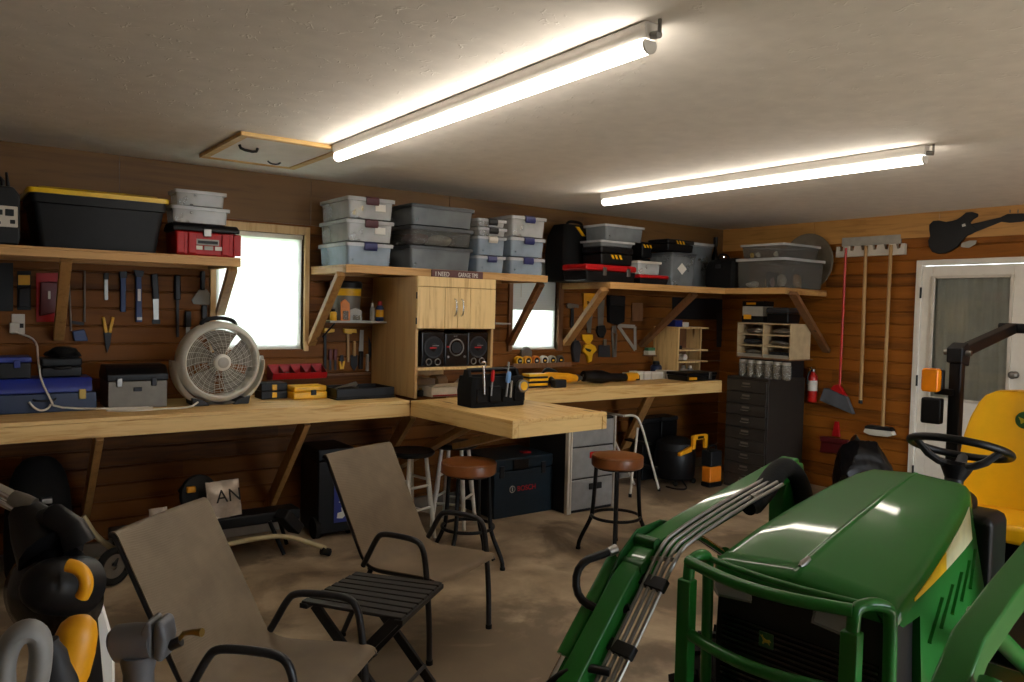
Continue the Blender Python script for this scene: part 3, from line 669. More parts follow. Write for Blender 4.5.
# what shows inside the totes
def inside(name, label, cat, c, rad, mat, seed, zfloor):
    o = MB().blob((c[0], c[1], zfloor+rad[2]*0.9), rad, seed, 0.16, 3, rad[2]*0.88).build(name, mat); return tag(o, label, cat)
z = s2[2]
inside('folded_cloth', 'pinkish folded cloth inside the second smoky tote', 'cloth', (s2[0]+0.13, TY+0.16, 0), (0.08, 0.12, 0.042), 'pink', 1, z[1]+0.008)
inside('folded_cloth', 'white folded cloth inside the second smoky tote', 'cloth', (s2[0]+0.305, TY+0.16, 0), (0.078, 0.12, 0.04), 'whitecloth', 2, z[1]+0.008)
inside('folded_cloth', 'grey cloth bundle inside the lowest smoky tote', 'cloth', (s2[0]+0.24, TY+0.2, 0), (0.15, 0.13, 0.045), 'lgrey', 3, z[0]+0.008)
z = s1[2]
tag(box((s1[1]-0.125, TY+0.05, z[0]+0.012), (s1[1]-0.045, TY+0.2, z[0]+0.07)).build('small_carton', 'tancloth', bevel=0.003), 'tan carton inside the bottom tote of the left stack', 'carton')
inside('cable_bundle', 'dark bundle inside the bottom tote of the left stack', 'bundle', (s1[0]+0.12, TY+0.2, 0), (0.07, 0.12, 0.035), 'lgrey', 5, z[0]+0.008)
inside('cloth_bundle', 'pale bundle inside the middle tote of the left stack', 'bundle', (s1[0]+0.16, TY+0.22, 0), (0.075, 0.11, 0.04), 'grey', 6, z[1]+0.008)
tag(box((s1[0]+0.06, TY+0.045, z[2]+0.02), (s1[0]+0.14, TY+0.05, z[2]+0.095), rot=Matrix.Rotation(R(8), 3, 'Y')).build('paper_packet', 'lid_yellow', bevel=0.001), 'yellow paper packet inside the top tote of the left stack', 'packet')
z = s4[2]
inside('cloth_bundle', 'dark bundle inside the middle tote of the rightmost stack', 'bundle', ((s4[0]+s4[1])/2, TY+0.2, 0), (0.08, 0.12, 0.04), 'bluecloth', 8, z[1]+0.008)
tag(box((s4[0]+0.045, TY+0.045, z[2]+0.012), (s4[0]+0.095, TY+0.049, z[2]+0.07)).build('paper_tag', 'paper', bevel=0.001), 'white paper tag inside the top tote of the rightmost stack', 'tag')
for k, (i, nm) in enumerate(((1, 'middle'), (2, 'top'))):
    tt = s1[2][i]
    o = box((s1[0]+0.20, TY+0.003, tt+0.055), (s1[0]+0.275, TY+0.0055, tt+0.1)).build('sticker', 'paper', bevel=0.0008)
    tag(o, 'white sticker on the %s tote of the left stack' % nm, 'sticker')

# --- left shelf
LY = SHELF_Y+0.03; z0 = SHELF_Z+0.001
l, r, zt, zb = fit(25, 170, 189.5, 247, y=LY)
t = thing('storage_tote', 'big black tote with yellow lid on the left shelf', 'storage box', (l.x+0.02, LY, z0))
w = r.x-l.x-0.03; h = zt-SHELF_Z-0.002; d = 0.5
mb = MB(); prof = []
def rrect(w, d, x0, y0, z, ins, r=0.03):
    pts = []
    for cx, cy, a0 in ((x0+w-ins-r, y0+ins+r, -90), (x0+w-ins-r, y0+d-ins-r, 0), (x0+ins+r, y0+d-ins-r, 90), (x0+ins+r, y0+ins+r, 180)):
        for j in range(5): q = R(a0+22.5*j); pts.append((cx+r*math.cos(q), cy+r*math.sin(q), z))
    return pts
hb = h-0.03
mb.loft([rrect(w, d, 0, 0, 0, 0.05), rrect(w, d, 0, 0, hb*0.78, 0.016), rrect(w, d, 0, 0, hb*0.8, 0.006), rrect(w, d, 0, 0, hb, 0.004), rrect(w, d, 0, 0, hb, 0.012), rrect(w, d, 0, 0, 0.01, 0.058)], True)
mb.build('tub', 'charcoal', t)
for k in (0.2, 0.5, 0.8):
    xx = w*k; MB().loft([[(xx+a*0.055, y_, z_) for a, y_, z_ in ((-1, 0.05-0.03*f, 0.04+hb*0.72*f), (-0.7, 0.046-0.03*f, 0.04+hb*0.72*f), (0.7, 0.046-0.03*f, 0.04+hb*0.72*f), (1, 0.05-0.03*f, 0.04+hb*0.72*f))] for f in (0, 1)], True).build('rib_panel', 'charcoal', t)
mb = MB(); mb.loft([rrect(w, d, 0, 0, hb-0.012, -0.008), rrect(w, d, 0, 0, hb+0.012, -0.01), rrect(w, d, 0, 0, hb+0.016, 0.0), rrect(w, d, 0, 0, hb+0.016, 0.03), rrect(w, d, 0, 0, hb+0.028, 0.045), rrect(w, d, 0, 0, hb+0.028, 0.07), rrect(w, d, 0, 0, hb+0.002, 0.075), rrect(w, d, 0, 0, hb+0.002, 0.0), rrect(w, d, 0, 0, hb-0.012, -0.004)], True)
mb.build('lid', 'lid_yellow', t)
# red tool box with black lid and two clear boxes on it
l, r, zt, zb = fit(173, 241, 224, 255, y=LY)
t = thing('tool_box', 'red tool box with black lid at the end of the left shelf', 'tool box', (l.x, LY, z0)); w = r.x-l.x-0.006; h = zt-SHELF_Z; d = 0.24
box((0.012, 0.006, 0), (w-0.012, d, h*0.74), taper=0.96).build('body', 'red', t, bevel=0.012, seg=3)
for k in (0.05, 0.22, 0.72, 0.9):
    box((w*k, -0.002, 0.01), (w*k+0.045, 0.03, h*0.72)).build('rib', 'red', t, bevel=0.006)
mb = MB().loft([[(x, y_, z_) for y_, z_ in ((0, h*0.75), (0, h*0.86), (0.05, h), (d-0.05, h), (d, h*0.86), (d, h*0.75))] for x in (0, w)], True); mb.build('lid', 'charcoal', t, bevel=0.008, seg=3)
box((w/2-0.022, -0.01, h*0.6), (w/2+0.022, 0.004, h*0.84)).build('latch', 'steel', t, bevel=0.004)
lb = box((w*0.34, 0.0005, h*0.34), (w*0.68, 0.0075, h*0.52)).build('maker_label', 'lgrey', t, bevel=0.001)
plabel(box((w*0.36, -0.0005, h*0.38), (w*0.66, 0.003, h*0.47)).build('label_strip', 'charcoal', lb), 'dark strip')
for i, k in enumerate((0.30, 0.46, 0.62)): box((w*k, 0.0003, h*0.19), (w*k+w*0.13, 0.0065, h*0.31)).build('label_patch', 'paper' if i != 1 else 'lgrey', lb)
TBH = h
cx = l.x; cz = z0+h+0.001
l2, r2, zt2, zb2 = fit(170, 229, 206, 223, y=LY)
w2 = r2.x-l2.x; tote('wide clear box on the red tool box', l2.x+0.01, cz, w2, zt2-cz, 0.2, y=LY+0.01, lid_h=0.012, name='clear_box')
cz2 = zt2+0.001; l3, r3, zt3, zb3 = fit(176, 227.5, 190, 206, y=LY)
tote('smaller clear box topping the pile on the red tool box', l3.x, cz2, r3.x-l3.x, zt3-cz2, 0.19, y=LY+0.01, lid_h=0.012, name='clear_box')
tag(box((l2.x+0.22, LY+0.042, cz+0.008), (l2.x+0.3, LY+0.046, cz+0.06)).build('paper_card', 'paper', bevel=0.0005), 'white card inside the wide clear box on the red tool box', 'card')
inside('coiled_cable', 'dark coiled cable inside the top clear box on the red tool box', 'cable', (l3.x+0.18, LY+0.1, 0), (0.08, 0.06, 0.03), 'darkcloth', 4, cz2+0.005)
# black jobsite radio at the frame's edge
l, r, zt, zb = fit(-8, 20.5, 186, 243, y=LY)
t = thing('jobsite_radio', 'black radio with white switches at the left end of the left shelf', 'radio', (r.x-0.34, LY, z0)); w, h, d = 0.34, zt-SHELF_Z, 0.22
MB().loft([[(x, y_, z_) for x, z_ in ((0.01, 0), (w-0.01, 0), (w, h*0.1), (w, h*0.86), (w-0.03, h), (0.03, h), (0, h*0.86), (0, h*0.1))] for y_ in (0.0, d)], True).build('body', 'charcoal', t, bevel=0.012, seg=3)
MB().torus((w*0.3, -0.002, h*0.45), (0, 1, 0), 0.07, 0.008).cyl((w*0.3, -0.004, h*0.45), (w*0.3, 0.01, h*0.45), 0.065, n=28).build('speaker_grille', 'black', t)
pn_ = box((w-0.115, -0.006, h*0.30), (w-0.012, 0.004, h*0.66)).build('control_panel', 'offwhite', t, bevel=0.004)
for u, v_, e_ in ((w-0.105, h*0.5, 0.026), (w-0.066, h*0.49, 0.034), (w-0.1, h*0.34, 0.014), (w-0.045, h*0.36, 0.02)):
    box((u, -0.011, v_), (u+e_*1.1, -0.0065, v_+e_)).build('switch', 'charcoal', pn_, bevel=0.002)
MB().tube([(0.07, 0.1, h-0.01), (0.07, 0.1, h+0.06), (w-0.07, 0.1, h+0.06), (w-0.07, 0.1, h-0.01)], 0.012, 10, smooth=2).build('handle', 'black', t)
MB().cyl((w-0.04, 0.17, h-0.02), (w-0.05, 0.17, h+0.09), 0.012, 0.006).build('antenna', 'black', t)

# --- corner shelf
def tool_case(name, label, x, y, z, w, d, h, rz=0, body='black', lid='black', latches=(), band=None, handle=True, mark=None, cat='tool box', markpos=(0.5, 0.8), marksize=0.05, group=None):
    t = thing(name, label, cat, (x, y, z), rz, group)
    sp = 0.62
    box((0.006, 0.004, 0), (w-0.006, d-0.004, h*sp-0.001), taper=0.95).build('body', body, t, bevel=min(0.014, h*0.1), seg=3)
    box((0, 0, h*sp+0.001), (w, d, h)).build('lid', lid, t, bevel=min(0.018, h*0.12), seg=3)
    for k in latches:
        box((w*k-0.018, -0.01, h*sp-0.035), (w*k+0.018, 0.006, h*sp+0.03)).build('latch', band or 'steel', t, bevel=0.004)
    if handle: MB().tube([(w*0.36, d*0.5, h-0.004), (w*0.38, d*0.5, h+0.03), (w*0.62, d*0.5, h+0.03), (w*0.64, d*0.5, h-0.004)], 0.011, 8, smooth=1).build('handle', 'black', t)
    if mark:
        mx, mz = w*markpos[0], h*markpos[1]; s_ = marksize
        for j, dx in enumerate((-1.5, -0.4, 0.7)):
            MB().prism([(mx+dx*s_, -0.003, mz+s_*0.45), (mx+(dx+0.55)*s_, -0.003, mz+s_*0.4), (mx+(dx+1.05)*s_, -0.003, mz-s_*0.45), (mx+(dx+0.5)*s_, -0.003, mz-s_*0.4)], (0, 0.004, 0)).build('yellow_mark', mark, t)
    return t
C = CZ+0.001; KY = CYF+0.03
def cfit(l, r, t, b, y=KY):
    a, c, zt, zb = fit(l, r, t, b, y=y); return a.x, c.x-a.x, zt
# tall black bag at the left end
x, w, zt = cfit(566, 592, 224, 284, KY+0.33)
t = thing('tool_bag', 'tall black tool bag with yellow stripes at left end of corner shelf', 'tool bag', (x-0.02, KY+0.315, C)); h = zt-C; w += 0.16
MB().loft([[(cx_+a*ww, yy+b*dd, z_) for a, b in ((-1, -0.8), (-0.8, -1), (0.8, -1), (1, -0.8), (1, 0.8), (0.8, 1), (-0.8, 1), (-1, 0.8))] for z_, ww, dd, cx_, yy in ((0, w*0.48, 0.14, w/2, 0.155), (h*0.5, w*0.5, 0.145, w/2, 0.155), (h*0.8, w*0.47, 0.13, w/2, 0.155), (h, w*0.4, 0.08, w/2, 0.155))], True).build('bag_body', 'black_soft', t, bevel=0.01)
for k in (0.35, 0.62, 0.82): MB().prism([(w*k, 0.05, h*0.96), (w*k+0.03, 0.05, h*0.96), (w*k+0.075, 0.018, h*0.8), (w*k+0.04, 0.018, h*0.8)], (0, 0.02, 0.002)).build('yellow_mark', 'yellow', t)
MB().tube([(w*0.3, 0.155, h-0.01), (w*0.34, 0.155, h+0.035), (w*0.66, 0.155, h+0.035), (w*0.7, 0.155, h-0.01)], 0.012, 8, smooth=2).build('handle', 'black_soft', t)
x, w, zt = cfit(586, 637, 265, 285); hA = zt-C
tA = tool_case('tool_box', 'black tool box with a red lid and steel latches on the corner shelf', x, KY, C, w, 0.3, hA, body='black', lid='red', latches=(0.35, 0.82), handle=False)
x2, w2, zt2 = cfit(601, 634, 247, 264, KY+0.02); zA = C+hA+0.001
tool_case('tool_box', 'black box with a yellow mark lying on the red-lidded tool box', x2, KY+0.02, zA, w2, 0.24, zt2-zA, mark='yellow', handle=False, markpos=(0.45, 0.45), marksize=0.04)
zt2 += 0.002
x3, w3, zt3 = cfit(601, 641, 241, 248, KY+0.03)
tote('shallow clear box under the top clear box by the ceiling', x3, zt2, w3*0.86, max(0.05, zt3-zt2), 0.26, y=KY+0.03, lid_h=0.01, name='clear_box', body='tote_dark')
zt3 = zt2+max(0.05, zt3-zt2)+0.001
x4, w4, zt4 = cfit(606, 645, 225, 240, KY+0.03)
tote('clear box topping the pile over the red-lidded tool box', x4, zt3, w4, zt4-zt3, 0.28, y=KY+0.03, lid_h=0.012, name='clear_box', body='tote_dark')
x, w, zt = cfit(640, 669, 275, 288); hB = zt-C
tool_case('tool_case', 'small black case with a red lid beside the red-lidded tool box', x, KY, C, w, 0.2, hB, lid='red', handle=False)
x2, w2, zt2 = cfit(638, 662, 261, 275, KY+0.02)
tote('small clear box with white lid on the small red-lidded case', x2, C+hB+0.001, w2, zt2-C-hB, 0.17, y=KY+0.02, lid='offwhite', lid_h=0.012, name='clear_box')
x3, w3, zt3 = cfit(640, 668, 243, 260, KY+0.24); w3 = min(w3, at(672, 270, y=KY).x-0.025-x3)
tool_case('tool_case', 'black case with yellow letters behind the small clear box', x3, KY+0.215, C, w3, 0.3, zt3-C, mark='yellow', markpos=(0.5, 0.9), marksize=0.034, handle=False)
x, w, zt = cfit(672, 697, 252, 288)
tb = tote('grey clear bin with a diamond label on the corner shelf', x, C, w, zt-C, 0.3, y=KY, body='tote_dark', lid='lid_dark', taper=0.92)
h = zt-C
MB().prism([(w*0.22, 0.004, h*0.5), (w*0.4, 0.002, h*0.33), (w*0.58, 0.004, h*0.5), (w*0.4, 0.006, h*0.67)], (0, -0.004, 0)).build('diamond_label', 'paper', tb)
x3, w3, zt3 = cfit(666, 693, 240, 252, KY+0.05)
tool_case('tool_case', 'black wedge case with yellow stripes on the grey clear bin', x3, KY+0.03, zt+0.002, w3, 0.24, max(0.08, zt3-zt), mark='yellow', markpos=(0.45, 0.75), marksize=0.035, handle=False)
# along the right wall part: fronts face the room
def rfit(l, r, t, b, x): a, c, zt, zb = fit(l, r, t, b, x=x); return a.y, a.y-c.y, zt
RZ = -PI/2
xk = CXR+0.03
y_, w_, zt = rfit(697, 732, 258, 287, xk)
y_ = min(y_, 4.5)
t = thing('tool_bag', 'squat black tool bag beside the cluttered clear tote on the corner shelf', 'tool bag', (xk, at(703, 272, x=xk).y, C), RZ); h = zt-C; w = at(703, 272, x=xk).y-at(733, 272, x=xk).y
MB().loft([[(w/2+a*ww, 0.14+b*dd, z_) for a, b in ((-1, -0.75), (-0.85, -1), (0.85, -1), (1, -0.75), (1, 0.75), (0.85, 1), (-0.85, 1), (-1, 0.75))] for z_, ww, dd in ((0, w*0.49, 0.13), (h*0.6, w*0.5, 0.135), (h*0.88, w*0.46, 0.11), (h, w*0.36, 0.04))], True).build('bag_body', 'black_soft', t, bevel=0.008)
MB().tube([(w*0.3, 0.1, h*0.8), (w*0.34, 0.06, h+0.035), (w*0.66, 0.06, h+0.035), (w*0.7, 0.1, h*0.8)], 0.009, 8, smooth=2).build('handle', 'black_soft', t)
box((w*0.42, -0.005, h*0.66), (w*0.58, 0.012, h*0.78)).build('buckle', 'dgrey', t, bevel=0.003)
y0 = at(735, 270, x=xk).y; y1 = at(784, 270, x=xk).y; zt = at(760, 257, x=xk).z
big = tote('large clear tote of mixed hardware at the end of the corner shelf', xk, C, y0-y1, zt-C, 0.62, y=y0, rz=RZ, taper=0.96, lid='lid_clear', body='tote_big')
zt2 = at(762, 243, x=xk).z
tote('shallow clear tote on top of the large clear tote of hardware', xk+0.02, zt+0.001, y0-y1-0.05, zt2-zt, 0.55, y=y0-0.03, rz=RZ, lid_h=0.014, body='tote_big')
rnd = random.Random(3)
items = [((0.06, 0.05, 0.03), 'whitecloth', 'cream folded cloth'), ((0.05, 0.04, 0.06), 'tancloth', 'tan rag'), ((0.07, 0.055, 0.075), 'darkcloth', 'dark cloth lump'), ((0.04, 0.035, 0.055), 'lgrey', 'pale grey part'), ((0.018, 0.018, 0.045), 'pink', 'small pink bottle'), ((0.05, 0.035, 0.06), 'tancloth', 'beige lump near the back')]
L = y0-y1
for i, (k, dx, (rad, mt, lb)) in enumerate(zip((0.22, 0.36, 0.53, 0.78, 0.66, 0.8), (0.11, 0.25, 0.15, 0.11, 0.07, 0.33), items)):
    inside('loose_part', lb+' inside the large clear tote on the corner shelf', 'part', (xk+dx+0.02, y0-L*k, 0), rad, mt, 20+i, C+0.008)
for i, (k, mt, lb) in enumerate(((0.16, 'lid_yellow', 'yellow'), (0.3, 'whitecloth', 'white'), (0.7, 'paper', 'upright white'))):
    inside('loose_part', lb+' bit inside the shallow tote by the brown disc', 'part', (xk+0.1, y0-0.03-(L-0.05)*k, 0), (0.02, 0.02, 0.024), mt, 40+i, zt+0.006)
# clear tote, bottle further back in the corner
x, w, zt = cfit(690, 716, 242, 272, 4.9)
tote('clear tote standing in the dark corner behind the squat black bag', x, C, w, zt-C, 0.28, y=4.92, body='tote_dark', lid='lid_clear')
x, w, zt = cfit(715, 724, 237, 262, 4.95)
t = thing('spray_bottle', 'dark bottle with a pale label in the shelf corner', 'bottle', (x+w/2, 5.0, C)); h = zt-C
MB().lathe([(0.03, 0), (0.034, 0.01), (0.034, h*0.62), (0.02, h*0.74), (0.014, h*0.8), (0.014, h*0.86)], 20).build('bottle_body', 'black_gloss', t)
MB().lathe([(0.02, h*0.82), (0.022, h*0.84), (0.022, h), (0.018, h)], 18).build('cap', 'charcoal', t)
MB().lathe([(0.0348, h*0.2), (0.0352, h*0.21), (0.0352, h*0.5), (0.0348, h*0.51)], 20).build('label_band', 'grey', t)
# round translucent disc at the shelf's end
r_ = 0.262
o = MB().lathe([(0.001, 0), (r_*0.85, 0.002), (r_*0.93, 0.012), (r_, 0.012), (r_, 0.016), (r_*0.92, 0.017), (r_*0.84, 0.006), (0.001, 0.004)], 44, (XR-0.075, 4.215, C+r_+0.002), (-1, 0, 0.0)).build('round_lid', 'discgrey')
tag(o, 'round smoky brown lid leaning at the end of the corner shelf', 'lid')

# ================================================================== THINGS ON THE BENCHES
def on(l, r, t, b, z):
    "a thing standing on height z: its base pixel gives its distance"
    y = at((l+r)/2, b, z=z).y; a, c, zt, _ = fit(l, r, t, b, y=y); return a.x, c.x-a.x, y, zt-z
B = BENCH_Z+0.001
# --- the fan
fc = at(222.5, 362.5, y=4.78); fr = at(270.5, 362, y=4.78).x-fc.x; FY = 4.78
t = thing('box_fan', 'round grey fan with a wide grille standing on the bench by the window', 'fan', (fc.x, FY+0.09, B)); zc = fc.z-B; r_ = min(fr, zc-0.012)
f = MB().lathe([(r_*0.83, -0.085), (r_*0.86, -0.092), (r_*0.93, -0.08), (r_, -0.03), (r_, 0.03), (r_*0.93, 0.085), (r_*0.85, 0.09), (r_*0.85, 0.08), (r_*0.9, 0.0), (r_*0.82, -0.075)], 64, (0, 0, zc), (0, 1, 0), True); f.build('housing', 'fangrey', t)
f = MB()
for i in range(1, 17):
    f.torus((0, -0.086-0.012*math.cos(PI/2*i/16), zc), (0, 1, 0), r_*(0.2+0.64*i/16), 0.0009, 56, 5) if i % 4 else None
for i in range(30):
    a = 2*PI*i/30; f.tube([(r_*k*math.cos(a+0.5*(k-0.2)), -0.086-0.012*math.cos(PI/2*(k-0.2)/0.64), zc+r_*k*math.sin(a+0.5*(k-0.2))) for k in (0.18, 0.4, 0.62, 0.85)], 0.0011, 5)
f.build('front_grille', 'fangrey', t)
MB().lathe([(0.001, -0.112), (r_*0.15, -0.110), (r_*0.2, -0.1), (r_*0.21, -0.085), (r_*0.2, -0.08)], 32, (0, 0, zc), (0, 1, 0)).build('grille_cap', 'fangrey', t)
MB().lathe([(0.001, -0.1145), (r_*0.12, -0.1135), (r_*0.135, -0.111)], 28, (0, 0, zc), (0, 1, 0)).build('badge', 'lgrey', t)
MB().cyl((0, -0.05, zc), (0, 0.06, zc), r_*0.2, n=24).build('motor_hub', 'fanblade', t)
for i in range(5):
    a0 = 2*PI*i/5+0.3; g = []
    for k in range(7):
        rr = r_*(0.19+0.6*k/6); g.append([(rr*math.cos(a0+s_*0.47*(0.85+0.2*k/6)), -0.05+0.05*(j/5)-0.005, zc+rr*math.sin(a0+s_*0.47*(0.85+0.2*k/6))) for j, s_ in enumerate((-1, -.6, -.2, .2, .6, 1))])
    MB().sheet(g, 0.003).build('blade', 'fanblade', t)
f = MB()
for i in range(1, 6): f.torus((0, 0.085, zc), (0, 1, 0), r_*(0.15+0.7*i/6), 0.0015, 40, 5)
for i in range(10):
    a = 2*PI*i/10; f.tube([(r_*0.1*math.cos(a), 0.085, zc+r_*0.1*math.sin(a)), (r_*0.86*math.cos(a), 0.085, zc+r_*0.86*math.sin(a))], 0.002, 5)
f.build('rear_grille', 'fangrey', t)
MB().tube([(-r_*0.42, 0, zc+r_*0.9), (-r_*0.36, 0, zc+r_*1.03), (0, 0, zc+r_*1.1), (r_*0.36, 0, zc+r_*1.03), (r_*0.42, 0, zc+r_*0.9)], 0.013, 10, smooth=2, flat=1.3).build('carry_handle', 'charcoal', t)
st = []
for k in range(33):
    q = k/32; a = R(178+184*q); wd = 0.012+0.016*math.sin(PI*q); st.append([(math.cos(a)*(r_+s_), y_, max(0.003, zc+math.sin(a)*(r_+s_))) for s_, y_ in ((0.012, -0.075), (0.012+wd, -0.05), (0.012+wd, 0.06), (0.012, 0.075))])
MB().loft(st, True).build('stand_cradle', 'fangrey', t)
for k in (-1, 1):
    MB().loft([[(k*r_*u, y_, z_) for u, z_ in ((0.28, 0.0), (0.66, 0.0), (0.7, 0.05), (0.4, 0.03))] for y_ in (-0.085, 0.085)], True).build('foot', 'dgrey', t, bevel=0.004)
    MB().cyl((k*(r_+0.002), 0, zc+0.01*k), (k*(r_+0.028), 0, zc+0.01*k), 0.022, n=18).build('pivot_knob', 'lgrey', t)

# --- left end of the bench
x, w, y, h = on(-12, 97, 379, 413, BENCH_Z); bxh = h
t = thing('tool_box', 'long blue metal tool box at the left end of the bench', 'tool box', (x, y, B)); d = 0.26
box((0, 0, 0), (w, d, h*0.56)).build('body', 'blue', t, bevel=0.006)
MB().loft([[(xx, yy, zz) for yy, zz in ((0.0, h*0.57), (0.0, h*0.75), (0.035, h), (d-0.035, h), (d, h*0.75), (d, h*0.57))] for xx in (0.003, w-0.022)], True).build('lid', 'royal', t, bevel=0.005)
box((w-0.09, -0.01, h*0.36), (w-0.055, 0.002, h*0.66)).build('latch', 'brass', t, bevel=0.003)
MB().tube([(w*0.4, -0.003, h*0.4), (w*0.41, -0.022, h*0.36), (w*0.59, -0.022, h*0.36), (w*0.6, -0.003, h*0.4)], 0.006, 8, smooth=1).build('handle', 'dsteel', t)
bx_top = B+h
a, c, zt, zb = fit(-8, 31, 357, 381, y=y+0.04)
t = thing('parts_case', 'dark parts case with blue lid on the blue tool box', 'case', (a.x, y+0.04, bx_top+0.0015)); w2 = c.x-a.x; h2 = zt-bx_top-0.002
box((0, 0, 0), (w2, 0.18, h2*0.72)).build('body', 'charcoal', t, bevel=0.006); box((-0.004, -0.004, h2*0.73), (w2+0.004, 0.184, h2)).build('lid', 'royal', t, bevel=0.006)
box((w2*0.55, -0.012, h2*0.5), (w2*0.72, 0.0, h2*0.85)).build('latch', 'royal', t, bevel=0.003)
a, c, zt, zb = fit(41, 82, 358, 381, y=y+0.06)
t = thing('power_tool_case', 'black case with a cluttered top on the blue tool box', 'case', (a.x, y+0.05, bx_top+0.0015)); w3 = c.x-a.x; h3 = zt-bx_top-0.002
box((0, 0, 0), (w3, 0.17, h3*0.55)).build('body', 'black', t, bevel=0.01); box((0, 0, h3*0.56), (w3, 0.17, h3)).build('lid', 'charcoal', t, bevel=0.01)
MB().tube([(w3*0.3, -0.004, h3*0.5), (w3*0.32, -0.03, h3*0.5), (w3*0.68, -0.03, h3*0.5), (w3*0.7, -0.004, h3*0.5)], 0.008, 8, smooth=1).build('handle', 'black', t)
tag(MB().blob((a.x+w3*0.62, y+0.13, bx_top+0.0015+h3+0.028), (0.075, 0.06, 0.03), 4, 0.25, 3, 0.027).build('cable_coil', 'black_soft'), 'tangle of black cable lying on the black case', 'cable')
x, w, y2, h = on(108, 178, 366, 408, BENCH_Z); w = min(w, fc.x-(fc.z-B-0.012)-0.05-x)
t = thing('tool_box', 'grey metal tool box with a black lid left of the fan', 'tool box', (x-0.0, y2, B)); d = 0.28
box((0, 0, 0), (w, d, h*0.64)).build('body', 'oldsteel', t, bevel=0.005)
MB().loft([[(xx, yy, zz) for yy, zz in ((-0.004, h*0.645), (-0.004, h*0.8), (0.06, h), (d-0.06, h), (d+0.004, h*0.8), (d+0.004, h*0.645))] for xx in (-0.006, w+0.006)], True).build('lid', 'black', t, bevel=0.006)
for k, lm_ in ((0.14, 'steel'), (0.72, 'dsteel')):
    box((w*k, -0.014, h*0.52), (w*k+0.028, 0.0, h*0.72)).build('latch', lm_, t, bevel=0.004)
box((w*0.42, -0.01, h*0.4), (w*0.56, 0, h*0.5)).build('handle', 'dsteel', t, bevel=0.003)
# outlet and the white cord
o_ = fit(9, 25, 314, 334, y=YB-0.012)
t = thing('wall_outlet', 'white wall outlet with a plug under the left shelf', 'outlet', ((o_[0].x+o_[1].x)/2, YB, o_[3]))
x0, x1, z0, z1 = o_[0].x, o_[1].x, o_[3], o_[2]
box((x0+0.012, YB-0.012, z0), (x1, YB-0.0005, z1)).build('cover_plate', 'offwhite', t, bevel=0.003, world=True)
box((x0, YB-0.04, z0+0.005), (x0+0.05, YB-0.0125, z0+0.065)).build('plug', 'offwhite', t, bevel=0.006, world=True)
box((x0+0.05, YB-0.016, z0+0.035), (x0+0.07, YB-0.0125, z0+0.06)).build('socket', 'charcoal', t, bevel=0.001, world=True)
cp = [Vector((x0+0.03, YB-0.045, z0+0.01)), Vector((at(37, 350, y=5.17).x, 5.18, B+bxh+0.2)), at(38, 360, y=y+0.1), at(41, 381, y=y-0.035), at(50, 398, y=y-0.035), Vector((at(55, 405, y=y-0.04).x, y-0.06, B+0.02)), Vector((x+w+0.02, y-0.075, B+0.007)), at(95, 410.5, z=B+0.007), at(130, 411, z=B+0.007), at(158, 409, z=B+0.007), Vector((fc.x-0.21, FY-0.10, B+0.007)), Vector((fc.x-0.15, FY-0.04, B+0.03))]
FAN = [o for o in scene.objects if o.get('category') == 'fan'][0]
plabel(MB().tube(cp, 0.0055, 8, smooth=2).build('power_cord', 'offwhite', FAN, world=True), 'white power cord running to the wall outlet')
p = [at(51, 404, y=y-0.025), at(48, 409, y=y-0.03), at(41, 411, y=y-0.04), at(34, 408, y=y-0.04), at(29, 402, y=y-0.03)]
for v in p: v.z = max(v.z, B+0.007)
tag(MB().tube(p, 0.006, 8, smooth=2).build('loose_cable', 'offwhite'), 'short hooked white cable lying before the blue tool box', 'cable')

# --- between fan and cabinet
rx = fit(271, 325, 366, 380, y=YB-0.07)
t = thing('screw_tray', 'red open tray of hardware on the wall below the first window', 'tray', ((rx[0].x+rx[1].x)/2, YB-0.06, rx[3]))
x0, x1, z0, z1 = rx[0].x, rx[1].x, rx[3], rx[2]+0.01
MB().loft([[(xx, yy, zz) for yy, zz in ((YB-0.002, z1), (YB-0.002, z0), (YB-0.1, z0+0.01), (YB-0.115, z0+0.055), (YB-0.108, z0+0.055), (YB-0.095, z0+0.018), (YB-0.01, z0+0.01), (YB-0.01, z1))] for xx in (x0, x1)], True).build('tray_shell', 'red', t, bevel=0.003, world=True)
for k in range(6):
    xx = x0+(x1-x0)*k/5; MB().prism([(xx-0.003, YB-0.003, z0+0.004), (xx-0.003, YB-0.1, z0+0.012), (xx-0.003, YB-0.112, z0+0.05), (xx-0.003, YB-0.003, z1-0.005)], (0.006, 0, 0)).build('divider', 'dred', t, world=True)
tag(MB().blob((x0+(x1-x0)*0.3, YB-0.055, z0+0.04), (0.016, 0.016, 0.016), 3, 0.2).build('loose_hardware', 'steel'), 'silver hardware lying in the red tray', 'hardware')
x, w, y, h = on(266, 292, 383, 399, BENCH_Z)
t = thing('tool_case', 'small black case with yellow latches beside the fan', 'case', (x-0.03, y, B)); h = max(h, 0.07)
box((0, 0, 0), (w, 0.14, h*0.5)).build('body', 'charcoal', t, bevel=0.006); box((0, 0, h*0.51), (w, 0.14, h)).build('lid', 'charcoal', t, bevel=0.006)
box((w*0.4, -0.01, h*0.55), (w*0.58, 0.002, h*0.9)).build('latch', 'yellow', t, bevel=0.003); box((w*0.4, -0.01, h*0.1), (w*0.58, 0.002, h*0.42)).build('latch', 'yellow', t, bevel=0.003)
x, w, y, h = on(299, 332.5, 386, 399, BENCH_Z); h = max(h, 0.075); x -= 0.035
t = thing('bit_case', 'yellow plastic case with a black clasp on the bench', 'case', (x, y, B))
box((0, 0, 0), (w, 0.15, h*0.56)).build('body', 'yellow', t, bevel=0.008); box((0.004, 0.004, h*0.57), (w-0.004, 0.146, h)).build('lid', 'yellow', t, bevel=0.008)
